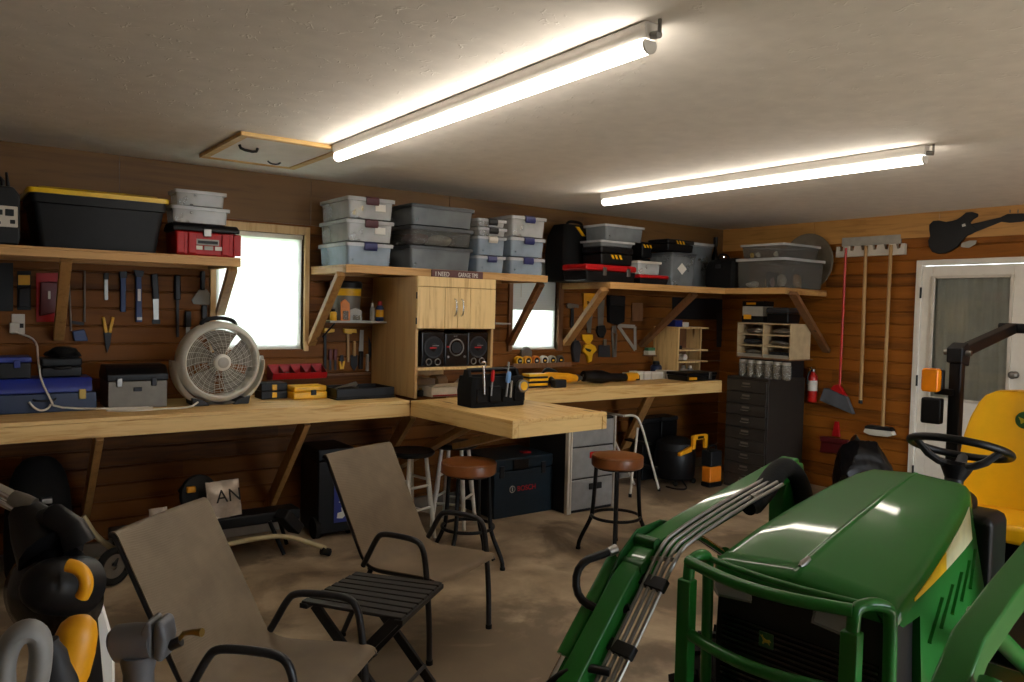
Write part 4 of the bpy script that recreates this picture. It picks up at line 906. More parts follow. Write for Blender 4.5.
box((w*0.5, -0.008, h*0.3), (w*0.66, 0.002, h*0.7)).build('clasp', 'black', t, bevel=0.003)
x, w, y, h = on(337, 397, 384, 399, BENCH_Z); h = min(max(h*0.72, 0.05), 0.085)
t = thing('tool_tray', 'flat black tool tray beside the cabinet side', 'tray', (x, y, B)); d = 0.28
MB().loft([[(xx, yy, zz) for yy, zz in ((0, 0.012), (0, h), (0.014, h), (0.02, 0.02), (d-0.02, 0.02), (d-0.014, h), (d, h), (d, 0.012))] for xx in (0.0, w-0.02)], True).build('tray_body', 'black', t, bevel=0.003)
box((-0.004, -0.004, 0), (w-0.016, d+0.004, 0.0115)).build('base', 'charcoal', t, bevel=0.003)
for xx in (0.0, w-0.03): box((xx, 0.016, 0.013), (xx+0.01, d-0.016, h)).build('end_wall', 'black', t, bevel=0.002)
tag(MB().tube([(x+0.05, y+0.09, B+0.05), (x+0.14, y+0.1, B+0.055), (x+0.2, y+0.12, B+0.05)], [0.02, 0.026, 0.022], 10).build('rotary_tool', 'dsteel'), 'dark steel tool lying in the black tray', 'tool')
tag(MB().tube([(x+0.06, y+0.17, B+0.045), (x+0.19, y+0.2, B+0.07), (x+0.23, y+0.2, B+0.085)], [0.018, 0.02, 0.014], 10).build('clamp', 'oldsteel'), 'grey steel clamp lying at the back of the black tray', 'clamp')

# --- the little shelf left of the cabinet
S = SS1Z+0.001
pb = fit(322, 366, 281, 320, y=5.06); cx_ = at(346, 300, y=5.13).x; pr = 0.105; ph = at(343, 281, y=5.1).z-S
t = thing('pail', 'pail with black lid and yellow label on the small shelf', 'pail', (cx_, 5.131, S))
MB().lathe([(pr*0.88, 0), (pr*0.9, 0.004), (pr, ph*0.86), (pr, ph*0.88)], 32).build('pail_body', 'oldsteel', t)
MB().lathe([(pr*0.99, ph*0.63), (pr*0.995, ph*0.635), (pr*1.004, ph*0.8), (pr*0.997, ph*0.805)], 32).build('label_band', 'yellow', t)
MB().lathe([(pr*1.05, ph*0.83), (pr*1.07, ph*0.84), (pr*1.07, ph*0.96), (pr*0.98, ph), (pr*0.9, ph*0.97), (0.001, ph*0.97)], 32).build('lid', 'charcoal', t)
MB().torus((0, 0, ph*0.82), (0, 1, 0.5), pr*1.08, 0.003, 20, 6, PI, 2*PI).build('bail_handle', 'steel', t)
for i, (l, r, tp, bt_, yy, mt, nm, lb) in enumerate(((341, 350, 299, 320, 5.01, 'orange', 'blister_pack', 'orange and white pack before the pail'), (350.5, 362, 308, 320, 5.004, 'lgrey', 'blister_pack', 'grey tool pack before the pail'))):
    a, c, zt, zb = fit(l, r, tp, bt_, y=yy)
    tg = thing(nm, lb, 'pack', ((a.x+c.x)/2, yy, S)); ww = c.x-a.x
    MB().prism([(-ww/2, 0, 0), (ww/2, 0, 0), (ww/2, 0.006, (zt-S)*0.8), (0, 0.008, zt-S), (-ww/2, 0.006, (zt-S)*0.85)], (0, 0.006, 0)).build('card', mt, tg, bevel=0.001)
    box((-ww*0.3, -0.012, 0.006), (ww*0.3, 0.0, (zt-S)*0.45)).build('blister', 'jar', tg, bevel=0.003)
def bottle(label, l, r, tp, bt_, y, z, body, capm, band=None, name='bottle', nozzle=False):
    a, c, zt, zb = fit(l, r, tp, bt_, y=y); rr = (c.x-a.x)/2; h = zt-z
    t = thing(name, label, 'bottle' if name == 'bottle' else 'can', ((a.x+c.x)/2, y, z))
    MB().lathe([(rr*0.92, 0), (rr, 0.004), (rr, h*0.66), (rr*0.8, h*0.74), (rr*0.55, h*0.78)], 20).build('bottle_body' if name == 'bottle' else 'can_body', body, t)
    MB().lathe([(rr*0.6, h*0.78), (rr*0.62, h*0.8), (rr*0.55, h*0.98), (rr*0.4, h)], 16).build('cap', capm, t)
    if band: MB().lathe([(rr*1.005, h*0.2), (rr*1.015, h*0.21), (rr*1.015, h*0.55), (rr*1.005, h*0.56)], 20).build('label_band', band, t)
    return t
bottle('small yellow bottle at the left end of the small shelf', 330, 336.5, 309, 320, 5.015, S, 'yellow', 'charcoal', None)
bottle('slim pale tube standing on the small shelf', 370, 374.5, 303, 321, 5.06, S, 'lgrey', 'offwhite', None)
bottle('dark spray can with yellow band on the small shelf', 376, 383.5, 301, 321, 5.05, S, 'toolblue', 'redmetal', 'yellow', 'spray_can')

# --- stereo and papers in the cabinet
zs = sz+0.009; a = at(421, 350, y=CY+0.03).x; c = at(489.5, 350, y=CY+0.03).x; zt = at(455, 332, y=CY+0.03).z
W_, H_ = c-a, min(zt, dz0-0.006)-zs
t = thing('stereo', 'black stereo with three round fronts inside the pine cabinet', 'stereo', (a, CY+0.03, zs))
box((0.004, 0.0, 0), (W_*0.33, 0.22, H_)).build('speaker_box', 'black_gloss', t, bevel=0.008)
box((W_*0.335, 0.0, 0), (W_*0.665, 0.22, H_*0.96)).build('receiver', 'black_gloss', t, bevel=0.008)
box((W_*0.67, 0.0, 0), (W_-0.012, 0.22, H_)).build('speaker_box', 'black_gloss', t, bevel=0.008)
for cx_, k in ((W_*0.17, 1), (W_*0.82, 1)):
    r0 = W_*0.125
    MB().torus((cx_, -0.003, H_*0.56), (0, 1, 0), r0, 0.006, 32, 8).build('speaker_ring', 'dgrey', t)
    MB().lathe([(r0*0.92, -0.002), (r0*0.5, 0.004), (r0*0.35, -0.006), (0.001, -0.012)], 28, (cx_, -0.002, H_*0.56), (0, 1, 0)).build('speaker_cone', 'black', t); box((cx_-r0*0.5, -0.016, H_*0.53), (cx_+r0*0.25, -0.0135, H_*0.565)).build('red_accent', 'red', t); box((cx_-r0*0.2, -0.016, H_*0.6), (cx_+r0*0.5, -0.0135, H_*0.62)).build('badge_strip', 'steel', t)
    for q in (-0.5, 0.5): MB().torus((cx_+q*r0, -0.003, H_*0.14), (0, 1, 0), r0*0.3, 0.004, 20, 6).build('port_ring', 'steel', t)
r0 = W_*0.1
MB().torus((W_*0.5, -0.003, H_*0.55), (0, 1, 0), r0, 0.005, 32, 8).build('dial_ring', 'steel', t); MB().cyl((W_*0.5, -0.006, H_*0.55), (W_*0.5, 0.002, H_*0.55), r0*0.7, n=28).build('dial', 'charcoal', t)
for q in (-1, 1): MB().cyl((W_*0.5+q*r0*1.2, -0.008, H_*0.28), (W_*0.5+q*r0*1.2, 0.002, H_*0.28), 0.008, n=14).build('knob', 'steel', t)
box((W_*0.36, -0.004, H_*0.55), (W_*0.395, 0.002, H_*0.6)).build('indicator', 'red', t)
text('lettering', 'o o', 0.02, t, 'steel', (W_*0.46, -0.0015, H_*0.86))
x, w, y, h = on(435, 472, 383, 397, B)
h = min(max(h, 0.06), 0.12)
t = thing('paper_box', 'open white box with red print in the lower cabinet opening', 'box', (x, max(y, CY+0.03), B)); d = 0.2
box((0, 0, 0), (w, d, h*0.7)).build('box_body', 'card', t, bevel=0.002); box((0.01, -0.002, 0.004), (w-0.01, 0, 0.014)).build('red_print', 'foil', t)
MB().prism([(0.0, 0.0, h*0.71), (w, 0.0, h*0.71), (w*0.9, -0.02, h), (w*0.1, -0.02, h*0.95)], (0, 0.003, 0)).build('flap', 'paper', t)
MB().prism([(w, 0.0, h*0.71), (w, d, h*0.71), (w+0.03, d-0.02, h*1.1), (w+0.03, 0.02, h*1.1)], (0.003, 0, 0)).build('flap', 'paper', t)
yy = max(y, CY+0.03)
MB_ = MB().cyl((x+0.22, yy+0.36, B+0.06), (x+0.32, yy+0.39, B+0.06), 0.058, n=24); tag(MB_.build('paper_roll', 'tancloth'), 'brown roll behind the white paper box', 'roll')
x, w, y, h = on(424, 447, 377, 394, B)
tag(box((x, YB-0.36, B), (x+0.155, YB-0.14, B+0.1)).build('paper_stack', 'offwhite', bevel=0.002), 'grey paper stack at the back of the lower cabinet opening', 'paper')
bottle('dark jar beside the left side of the cabinet opening', 417.5, 423, 388, 397, CY+0.12, B, 'charcoal', 'brass', None)

# --- open tool bag on the bench wing
x, w, y, h = on(474, 527, 371, 407, BENCH_Z)
t = thing('tool_tote', 'open black tool bag full of hand tools on the bench wing', 'tool bag', (x, y+0.01, B)); d = 0.2
hb = h*0.84
mb = MB().loft([[(w/2+a*ww, d/2+b*dd, z_) for a, b in ((-1, -0.8), (-0.9, -1), (0.9, -1), (1, -0.8), (1, 0.8), (0.9, 1), (-0.9, 1), (-1, 0.8))] for z_, ww, dd in ((0, w*0.5, d*0.5), (hb*0.5, w*0.51, d*0.5), (hb, w*0.48, d*0.47), (hb, w*0.44, d*0.40), (hb*0.5, w*0.44, d*0.38))], True); mb.build('bag_body', 'black_soft', t, bevel=0.004)
for i in range(4):
    k = w*(0.05+0.235*i); box((k, -0.018, 0.03), (k+w*0.2, 0.004, hb*(0.62+0.08*(i % 2)))).build('pocket', 'black_soft', t, bevel=0.008)
for s_ in (0.02, w-0.02):
    MB().prism([(s_-0.012, d*0.5-0.05, hb*0.8), (s_-0.012, d*0.5+0.05, hb*0.8), (s_-0.012, d*0.5+0.02, h*1.02), (s_-0.012, d*0.5-0.02, h*1.02)], (0.024, 0, 0)).build('end_panel', 'black_soft', t, bevel=0.004)
MB().cyl((0.02, d/2, h*1.0), (w-0.02, d/2, h*1.0), 0.014, n=14).build('handle', 'black', t)
def stick(name, label, cat, p, q, r, mat, tip=None, tipmat='steel'):
    tg = thing(name, label, cat, p); p, q = Vector(p), Vector(q); m_ = p.lerp(q, 0.55)
    if tip: MB().cyl(p, m_, r*0.45, n=10).build('shaft', tipmat, tg, world=True); MB().tube([m_, m_.lerp(q, 0.15), m_.lerp(q, 0.8), q], [r*0.7, r, r, r*0.7], 12).build('handle', mat, tg, world=True)
    else: MB().cyl(p, q, r, n=12).build('shaft', mat, tg, world=True)
    return tg
X = lambda k, yy, zz: (x+w*k, y+0.01+yy, B+zz)
stick('wrench', 'chrome wrench sticking up from the left pocket of the open tool bag', 'wrench', X(0.16, -0.028, hb*0.45), X(0.14, -0.026, h*1.12), 0.008, 'chrome')
MB_ = MB().torus(X(0.14, -0.026, h*1.19), (0, 1, 0), 0.016, 0.006, 16, 6, 0.6, 5.4); tag(MB_.build('wrench', 'chrome'), 'open wrench jaw showing above the left of the tool bag', 'wrench')
stick('screwdriver', 'red handled screwdriver in the open tool bag', 'screwdriver', X(0.28, -0.032, hb*0.4), X(0.31, -0.03, h*1.04), 0.012, 'red', True)
stick('screwdriver', 'blue and white handled tool in the open tool bag', 'screwdriver', X(0.55, -0.036, hb*0.35), X(0.6, -0.036, h*0.98), 0.016, 'ltblue', True)
stick('chisel', 'thin steel rod standing up from the right of the tool bag', 'tool', X(0.7, 0.05, hb*0.3), X(0.74, 0.05, h*1.22), 0.006, 'steel')
stick('pencil', 'pale marker in a front pocket of the tool bag', 'marker', X(0.66, -0.022, hb*0.3), X(0.67, -0.026, h*0.72), 0.007, 'lgrey')
tm = thing('tape_measure', 'silver and yellow tape measure clipped to the open tool bag', 'tape measure', X(0.84, -0.03, hb*0.45))
c0 = Vector(X(0.86, -0.035, hb*0.68))
MB().cyl(c0+Vector((0, -0.02, 0)), c0+Vector((0, 0.014, 0)), 0.042, n=24).build('case', 'steel', tm, bevel=0.006, world=True); MB().cyl(c0+Vector((0, -0.022, 0)), c0+Vector((0, -0.02, 0)), 0.028, n=24).build('face', 'yellow', tm, world=True)

# --- right of the cabinet
tagv = ('yellow', 'tool_yellow', 'orange', 'paper', 'lgrey', 'discbrown')
tl = at(514, 358, y=YB-0.05).x; tr = at(563, 361, y=YB-0.05).x; tzl = at(538, 361, y=YB-0.05).z
rk = thing('tape_rack', 'narrow dark ledge under the second window holding tape measures', 'rack', ((tl+tr)/2, YB-0.05, tzl-0.055))
box((tl-0.05, YB-0.1, tzl-0.052), (tr+0.05, YB-0.002, tzl-0.034)).build('ledge', 'darkwood', rk, bevel=0.002, world=True)
box((tl-0.05, YB-0.108, tzl-0.052), (tr+0.05, YB-0.1005, tzl-0.012)).build('lip', 'darkwood', rk, bevel=0.002, world=True)
nm = ['yellow tape measure, first from the left under the window', 'deep yellow tape measure, second from the left under the window', 'orange tape measure, third from the left under the window', 'white tape measure, fourth from the left under the window', 'grey tape measure, fifth from the left under the window', 'brown tape measure at the right end under the window']
tp = None
for i in range(6):
    xx = tl+(tr-tl)*(i+0.5)/6; q = thing('tape_measure', nm[i], 'tape measure', (xx, YB-0.055, tzl-0.033), group='tape measures under the window')
    r0 = 0.039
    MB().loft([[(px_, yy, pz_) for px_, pz_ in [(r0*math.cos(a_), r0+0.001+r0*math.sin(a_)) for a_ in [R(-30+20*j) for j in range(13)]]+[(-r0, 0.001), (r0, 0.001)]] for yy in (-0.022, 0.022)], True).build('case', tagv[i], q, bevel=0.004)
    MB().lathe([(r0*0.62, -0.0235), (r0*0.66, -0.0225), (r0*0.66, -0.0215), (r0*0.62, -0.0215), (0.001, -0.0215), (0.001, -0.0235)], 22, (0, 0, r0), (0, 1, 0)).build('face', 'black', q)
    box((-r0*0.3, -0.0245, r0*0.8), (r0*0.3, -0.0236, r0*1.15)).build('badge', 'yellow' if i in (3, 4, 5) else 'paper', q)
cc = at(527, 351.5, y=YB-0.03); o = MB().lathe([(0.03, -0.012), (0.055, -0.012), (0.06, -0.004), (0.06, 0.008), (0.03, 0.01)], 28, (cc.x, YB-0.018, tzl+0.062), (0, 1, 0)).build('line_reel', 'steel'); tag(o, 'round silver reel above the deep yellow tape measure', 'reel')
RB = RBZ+0.001
x, w, y, h = on(529, 548, 374, 388, RBZ); h = max(0.075, h)
for i, lb in enumerate(('bottom', 'middle', 'top')):
    q = thing('bit_set', lb+' yellow bit set of the stack of three on the far bench', 'bit set', (x+0.004*(i % 2), y, RB+i*(h/3)), group='yellow bit sets')
    box((0, 0, 0), (w, 0.09, h/3*0.42)).build('body', 'charcoal', q, bevel=0.002); box((0, -0.002, h/3*0.44), (w, 0.092, h/3-0.001)).build('lid', 'yellow', q, bevel=0.003)
x, w, y, h = on(549, 580, 369, 386, RBZ)
t = thing('cordless_drill', 'yellow and black cordless drill lying on the far bench', 'drill', (x-0.03, y+0.02, RB)); t.scale = (1.15, 1.15, 1.15)
MB().tube([(0.02, 0.05, 0.06), (0.07, 0.045, 0.06), (w*0.7, 0.04, 0.05), (w*0.98, 0.035, 0.045)], [0.028, 0.036, 0.034, 0.026], 16, smooth=1).build('motor_body', 'tool_yellow', t, bevel=0.002)
MB().cyl((0.0, 0.052, 0.06), (0.03, 0.05, 0.06), 0.02, 0.028, 16).build('rear_cap', 'black', t); MB().lathe([(0.026, 0), (0.026, 0.02), (0.014, 0.055), (0.008, 0.06)], 18, (w*0.96, 0.036, 0.046), (1, -0.05, -0.03)).build('chuck', 'dgrey', t)
MB().tube([(0.07, 0.03, 0.05), (0.06, -0.03, 0.03), (0.055, -0.07, 0.03)], [0.024, 0.021, 0.023], 12).build('grip', 'black', t)
box((0.01, -0.11, 0.0), (0.11, -0.055, 0.055)).build('battery', 'charcoal', t, bevel=0.006)
MB().blob((w*0.45, 0.13, 0.06), (0.07, 0.05, 0.058), 7, 0.1, 3, 0.055).build('grip_cover', 'charcoal', t)
x, w, y, h = on(584, 636, 373, 384, RBZ)
t = thing('reciprocating_saw', 'black saw with a yellow end lying along the far bench', 'saw', (x+0.07, y+0.02, RB+0.004))
MB().tube([(0.0, 0.07, 0.06), (w*0.25, 0.06, 0.055), (w*0.55, 0.04, 0.04), (w*0.78, 0.035, 0.04)], [0.045, 0.055, 0.036, 0.034], 16, smooth=1).build('body', 'black', t)
MB().tube([(w*0.76, 0.035, 0.04), (w*0.86, 0.034, 0.042), (w*0.98, 0.03, 0.042)], [0.036, 0.04, 0.034], 14).build('battery_end', 'tool_yellow', t); box((w*0.92, 0.0, 0.012), (w*1.0, 0.012, 0.055)).build('badge', 'black', t, bevel=0.002)
box((-0.004, 0.066, 0.055), (0.01, 0.069, 0.075)).build('blade', 'steel', t)
x, w, y, h = on(600, 622, 366, 371.5, RBZ)
y = min(y, 5.1)
a = at(600, 368, y=5.08).x; c = at(622, 368, y=5.08).x
t = thing('caulk_gun', 'red and black tool lying behind the saw on the far bench', 'tool', (a, 5.08, RB)); w = c-a
MB().tube([(0, 0, 0.03), (w*0.4, 0, 0.032)], 0.026, 14).build('grip', 'red', t); MB().tube([(w*0.4, 0, 0.032), (w, 0.0, 0.03)], [0.022, 0.014], 14).build('barrel', 'black', t); MB().cyl((w, 0, 0.03), (w+0.03, 0, 0.03), 0.016, n=12).build('nose', 'tool_yellow', t)
t = tag(box((at(617, 373, y=4.95).x, 4.9, RB), (at(630, 373, y=4.95).x-0.02, 5.0, RB+0.035)).build('sandpaper_box', 'tool_yellow', bevel=0.003), 'flat yellow box left of the white boxes on the far bench', 'box')
# row of white boxes
xa, xb = at(631, 376, y=4.93).x, at(677, 374, y=4.93).x
for i in range(7):
    p0 = xa+(xb-xa)*i/7; hh = 0.062+0.004*((i*3) % 4); q = thing('white_box', ['white box at the left end of the row on the far bench', 'second white box from the left in the row', 'third white box from the left in the row', 'middle white box of the row on the far bench', 'third white box from the right in the row', 'second white box from the right in the row', 'white box at the right end of the row by the wooden rack'][i], 'box', (p0, 4.92, RB), group='white boxes in a row')
    ww = (xb-xa)/7-0.008
    box((0, 0.01*((i*5) % 3), 0), (ww, 0.12, hh*0.72)).build('bin_body', 'card', q, bevel=0.002); box((-0.0015, 0.01*((i*5) % 3)-0.0015, hh*0.73), (ww+0.0015, 0.1215, hh)).build('lid', 'paper', q, bevel=0.002)
# wooden rack on the bench end
ra, rbx = at(678, 350, y=4.93).x, at(711, 350, y=4.93).x; rzt = at(678, 327, y=4.93).z
t = thing('wooden_rack', 'small wooden shelf rack at the far end of the bench', 'rack', ((ra+rbx)/2, 5.05, RB))
box((ra, 4.93, RB), (ra+0.018, YB-0.004, rzt)).build('side_panel', 'cab', t, bevel=0.002, world=True); box((rbx-0.018, 5.05, RB), (rbx, YB-0.004, rzt)).build('side_panel', 'cab', t, bevel=0.002, world=True)
rz = [RB+0.14, RB+(rzt-RB)*0.52, rzt-0.016]
for z_ in rz: box((ra+0.0185, 4.95, z_), (rbx-0.0185, YB-0.006, z_+0.014)).build('rack_shelf', 'cab', t, bevel=0.002, world=True)
box((ra+0.0185, YB-0.02, RB), (rbx-0.0185, YB-0.006, rzt-0.017)).build('back_panel', 'darkwood', t, world=True)
bottle('blue bottle left of the wooden rack', 652, 660, 361, 379, 5.12, RB, 'blue', 'charcoal')
bottle('grey jar on the lowest level of the wooden rack', 681, 686, 365.5, 377, 4.99, RB, 'lgrey', 'steel')
bottle('white topped jar on the bench in the wooden rack', 688, 692, 365.5, 377, 4.99, RB, 'grey', 'paper')
q = tag(MB().cyl((ra+0.22, 5.03, rz[0]+0.0455), (ra+0.22, 5.1, rz[0]+0.0455), 0.03, n=20).build('tape_roll', 'paper'), 'white tape roll on a shelf of the wooden rack', 'roll')
q.location.z = rz[0]+0.0145
tag(box((ra+0.03, 5.0, rz[2]+0.0145), (ra+0.13, 5.12, rz[2]+0.08)).build('small_carton', 'royal', bevel=0.003), 'blue and white carton on top of the wooden rack', 'carton')
tag(box((ra+0.135, 5.0, rz[2]+0.0145), (ra+0.22, 5.12, rz[2]+0.06)).build('small_carton', 'paper', bevel=0.003), 'white carton beside the blue carton on the wooden rack', 'carton')
tag(box((ra+0.05, 5.02, rz[1]+0.0145), (ra+0.16, 5.14, rz[1]+0.05)).build('small_carton', 'charcoal', bevel=0.003), 'dark carton on the middle shelf of the wooden rack', 'carton')
x, w, y, h = on(692, 722, 365, 380, RBZ)
tool_case('tool_case', 'flat black case with a yellow label at the end of the far bench', min(x, RBX-w-0.02), max(4.63, y-0.05), RB, w, 0.25, 0.075, handle=False, latches=(0.75,))
q = box((min(x, RBX-w-0.02)+0.03, max(4.63, y-0.05)-0.006, RB+0.012), (min(x, RBX-w-0.02)+0.13, max(4.63, y-0.05)-0.001, RB+0.036)).build('yellow_label', 'tool_yellow'); 
for o in scene.objects:
    if o.get('label') == 'flat black case with a yellow label at the end of the far bench':
        mw = q.location-o.location; q.parent = o; q.location = mw
# yellow tool on the narrow shelf
cx_ = (SS2[0]+SS2[1])/2; t = thing('block_plane', 'yellow tool on the narrow shelf by the second window', 'tool', (cx_, 5.08, SS2[2]+0.001))
MB().prism([(-0.055, -0.03, 0), (0.055, -0.03, 0), (0.05, -0.03, 0.02), (0.01, -0.03, 0.05), (-0.03, -0.03, 0.055), (-0.055, -0.03, 0.03)], (0, 0.05, 0)).build('body', 'yellow', t, bevel=0.005)
box((-0.02, -0.036, 0.01), (0.025, -0.029, 0.03)).build('face_plate', 'black', t, bevel=0.002)

# ================================================================== TOOLS ON THE WALLS
def hung(name, label, cat, parts, y=YB-0.004, group=None, x=None):
    "parts: (name, material, outline in photo pixels, thickness, stand-off[, bevel])"
    P0 = [at(px, py, y=y, x=x) for _, _, pts, *_ in parts for px, py in pts]
    c = sum(P0, Vector())/len(P0)
    single = len(parts) == 1
    t = None if single else thing(name, label, cat, (c.x, c.y, min(p.z for p in P0)), group=group)
    for pn_, mt, pts, th, off, *bv in parts:
        if x is None: poly = [at(a, b, y=y)+Vector((0, -off, 0)) for a, b in pts]; d = (0, -th, 0)
        else: poly = [at(a, b, x=x)+Vector((-off, 0, 0)) for a, b in pts]; d = (-th, 0, 0)
        o = MB().prism(poly, d).build(name if single else pn_, mt, t, bevel=bv[0] if bv else 0.002, world=not single)
    return t or tag(o, label, cat, group)
def rect(l, t, r, b): return [(l, t), (r, t), (r, b), (l, b)]
def bar(x0, y0, x1, y1, w0, w1=None):
    w1 = w0 if w1 is None else w1; dx, dy = x1-x0, y1-y0; n = math.hypot(dx, dy); nx, ny = -dy/n, dx/n
    return [(x0+nx*w0/2, y0+ny*w0/2), (x1+nx*w1/2, y1+ny*w1/2), (x1-nx*w1/2, y1-ny*w1/2), (x0-nx*w0/2, y0-ny*w0/2)]
hung('plastic_panel', 'dark flat panel hanging at the far left under the shelf', 'panel', [('panel', 'charcoal', rect(-6, 263, 13, 311), 0.02, 0)])
hung('blister_pack', 'dark hanging pack with a yellow top left of the red pack', 'pack', [('card', 'charcoal', rect(17, 271, 31, 310), 0.004, 0), ('card_top', 'yellow', rect(18, 275, 30, 285), 0.003, 0.0045), ('blister', 'dgrey', rect(19, 288, 30, 307), 0.02, 0.0045, 0.006)])
hung('blister_pack', 'red hanging pack beside the shelf brace', 'pack', [('card', 'red', rect(36, 273, 60, 322), 0.005, 0), ('blister', 'dred', [(40, 282), (57, 282), (58, 312), (39, 316)], 0.02, 0.0055, 0.006), ('label_patch', 'paper', rect(47.5, 291, 50, 299), 0.002, 0.026, 0.0005)])
y_ = YB-0.012
t = thing('hacksaw', 'hacksaw with a square frame hanging behind the shelf brace', 'saw', (at(77, 300, y=y_).x, y_, at(77, 340, y=y_).z))
fr_ = [at(*p, y=y_) for p in ((71, 331), (68.5, 270), (84.5, 271), (84.5, 322))]
MB().tube(fr_, 0.006, 8).build('saw_frame', 'steel', t, world=True); MB().prism([at(*p, y=y_) for p in bar(71, 322, 84, 324, 3)], (0, -0.002, 0)).build('saw_blade', 'dsteel', t, world=True)
MB().prism([at(*p, y=y_+0.006) for p in ((72, 331), (84, 329), (88, 341), (74, 341))], (0, -0.022, 0)).build('handle', 'toolblue', t, bevel=0.005, world=True)
hung('file', 'short steel file hanging first right of the hacksaw', 'file', [('blade', 'steel', rect(104, 279, 108, 300), 0.006, 0), ('handle', 'dgrey', rect(103.5, 273, 108.5, 279.5), 0.014, 0, 0.003)])
hung('hammer', 'blue handled bar hanging right of the short steel file', 'tool', [('handle', 'toolblue', rect(120, 277, 125.5, 312), 0.02, 0, 0.005), ('head', 'dsteel', rect(119, 271.5, 126.5, 278), 0.026, 0)])
hung('hatchet', 'blue hammer with a white mark, third right of the hacksaw', 'hammer', [('handle', 'toolblue', bar(138, 276, 138.5, 322, 5.5, 6.5), 0.022, 0, 0.006), ('head', 'dsteel', [(133, 270), (143.5, 271), (142, 277), (135, 277)], 0.03, 0), ('grip_mark', 'paper', rect(137, 289, 140, 301), 0.003, 0.0225, 0.0005), ('pommel', 'steel', rect(136, 317, 141.5, 320), 0.024, 0)])
hung('utility_knife', 'black handled knife with a silver blade among the wall tools', 'knife', [('blade', 'steel', bar(155.5, 297, 156, 322, 6, 5), 0.003, 0.004, 0.0005), ('handle', 'black', bar(154, 274, 155.5, 299, 6.5, 6.5), 0.02, 0, 0.005), ('blade_cap', 'black', rect(152, 319.5, 160, 324), 0.014, 0)])
hung('screwdriver', 'long black screwdriver hanging left of the putty knife', 'screwdriver', [('handle', 'black', rect(174, 275, 180, 300), 0.026, 0, 0.007), ('shaft', 'dsteel', rect(175.5, 299, 178.5, 337), 0.006, 0.01)])
hung('putty_knife', 'wide grey putty knife with its blade pointing down', 'putty knife', [('blade', 'oldsteel', [(199, 289), (206, 289), (214.5, 301), (211, 305), (193, 304), (191, 300)], 0.003, 0.01, 0.0005), ('handle', 'black', rect(200, 271, 204.5, 290), 0.022, 0, 0.006)])
hung('chisel', 'black handled chisel hanging low beside the fan', 'chisel', [('handle', 'black', rect(184.5, 311, 190.5, 327), 0.024, 0, 0.006), ('blade', 'steel', rect(185.5, 326.5, 189.5, 340), 0.005, 0.008, 0.0005)])
hung('chisel', 'black handled chisel hanging just below the putty knife', 'chisel', [('handle', 'black', rect(201, 305, 206.5, 320), 0.024, 0, 0.006), ('blade', 'steel', rect(202, 319.5, 205.5, 332), 0.005, 0.008, 0.0005)])
hung('pliers', 'pliers with yellow grips hanging jaw down', 'pliers', [('grip', 'yellow', bar(103, 317, 106, 333, 3, 3.5), 0.014, 0, 0.004), ('grip', 'yellow', bar(113, 317, 109.5, 333, 3, 3.5), 0.014, 0, 0.004), ('jaw', 'dsteel', [(103.5, 332), (111.5, 332), (110, 344), (107, 353), (105, 344)], 0.012, 0.001)])
# tools on a rail below the small shelf
p0, p1 = at(324, 373, y=YB-0.02), at(371, 375.3, y=YB-0.02)
tag(MB().beam((p0.x, YB-0.016, (p0.z+p1.z)/2), (p1.x, YB-0.016, (p0.z+p1.z)/2), 0.028, 0.014).build('tool_rail', 'darkwood', bevel=0.002), 'thin dark rail under the hanging clamps left of the cabinet', 'rail')
RY = YB-0.004
hung('bar_clamp', 'bar clamp with yellow jaw at the left under the small shelf', 'clamp', [('bar', 'black', rect(323.5, 330, 326, 369), 0.012, 0), ('jaw', 'yellow', [(322.5, 327.5), (333.5, 329), (333, 332), (326, 333), (322.5, 333)], 0.028, 0, 0.004)], RY)
hung('bar_clamp', 'second bar clamp with yellow jaw near the yellow pliers', 'clamp', [('bar', 'tan', rect(346.5, 331, 348.8, 362), 0.012, 0), ('jaw', 'yellow', [(342.5, 328.5), (355, 329), (355.5, 333), (351, 332.5), (350, 334), (347, 334), (343, 333)], 0.028, 0, 0.004)], RY)
hung('chisel', 'short red handled chisel under the small shelf', 'chisel', [('handle', 'dred', rect(328, 349, 331.5, 360), 0.02, 0, 0.005), ('blade', 'dsteel', rect(328.7, 359.5, 331, 370), 0.004, 0.006, 0.0005)], RY)
hung('chisel', 'second short red handled chisel, next to the yellow pliers', 'chisel', [('handle', 'dred', rect(333, 349, 336.5, 360), 0.02, 0, 0.005), ('blade', 'dsteel', rect(333.7, 359.5, 336, 370), 0.004, 0.006, 0.0005)], RY)
hung('pliers', 'small yellow pliers hanging under the small shelf', 'pliers', [('grip', 'yellow', bar(339, 361, 340.5, 369, 2, 2.5), 0.012, 0, 0.003), ('grip', 'yellow', bar(343.5, 361, 342, 369, 2, 2.5), 0.012, 0, 0.003), ('jaw', 'dsteel', [(340, 355), (343, 355), (343.5, 361.5), (339, 361.5)], 0.01, 0)], RY)
hung('trowel', 'pointed grey trowel hanging under the small shelf', 'trowel', [('blade', 'dsteel', [(350, 355), (357, 355), (357, 365), (353.5, 371), (350, 365)], 0.004, 0.008, 0.0005), ('handle', 'tan', rect(352.3, 341, 354.8, 356), 0.022, 0, 0.005)], RY)
hung('hand_saw', 'narrow saw with a white blade and black grip under the small shelf', 'saw', [('blade', 'lgrey', bar(361.5, 330, 360.5, 352, 3.5, 4.5), 0.003, 0.006, 0.0005), ('grip', 'black', bar(360.5, 351, 360, 369, 4, 4), 0.022, 0, 0.005)], RY)
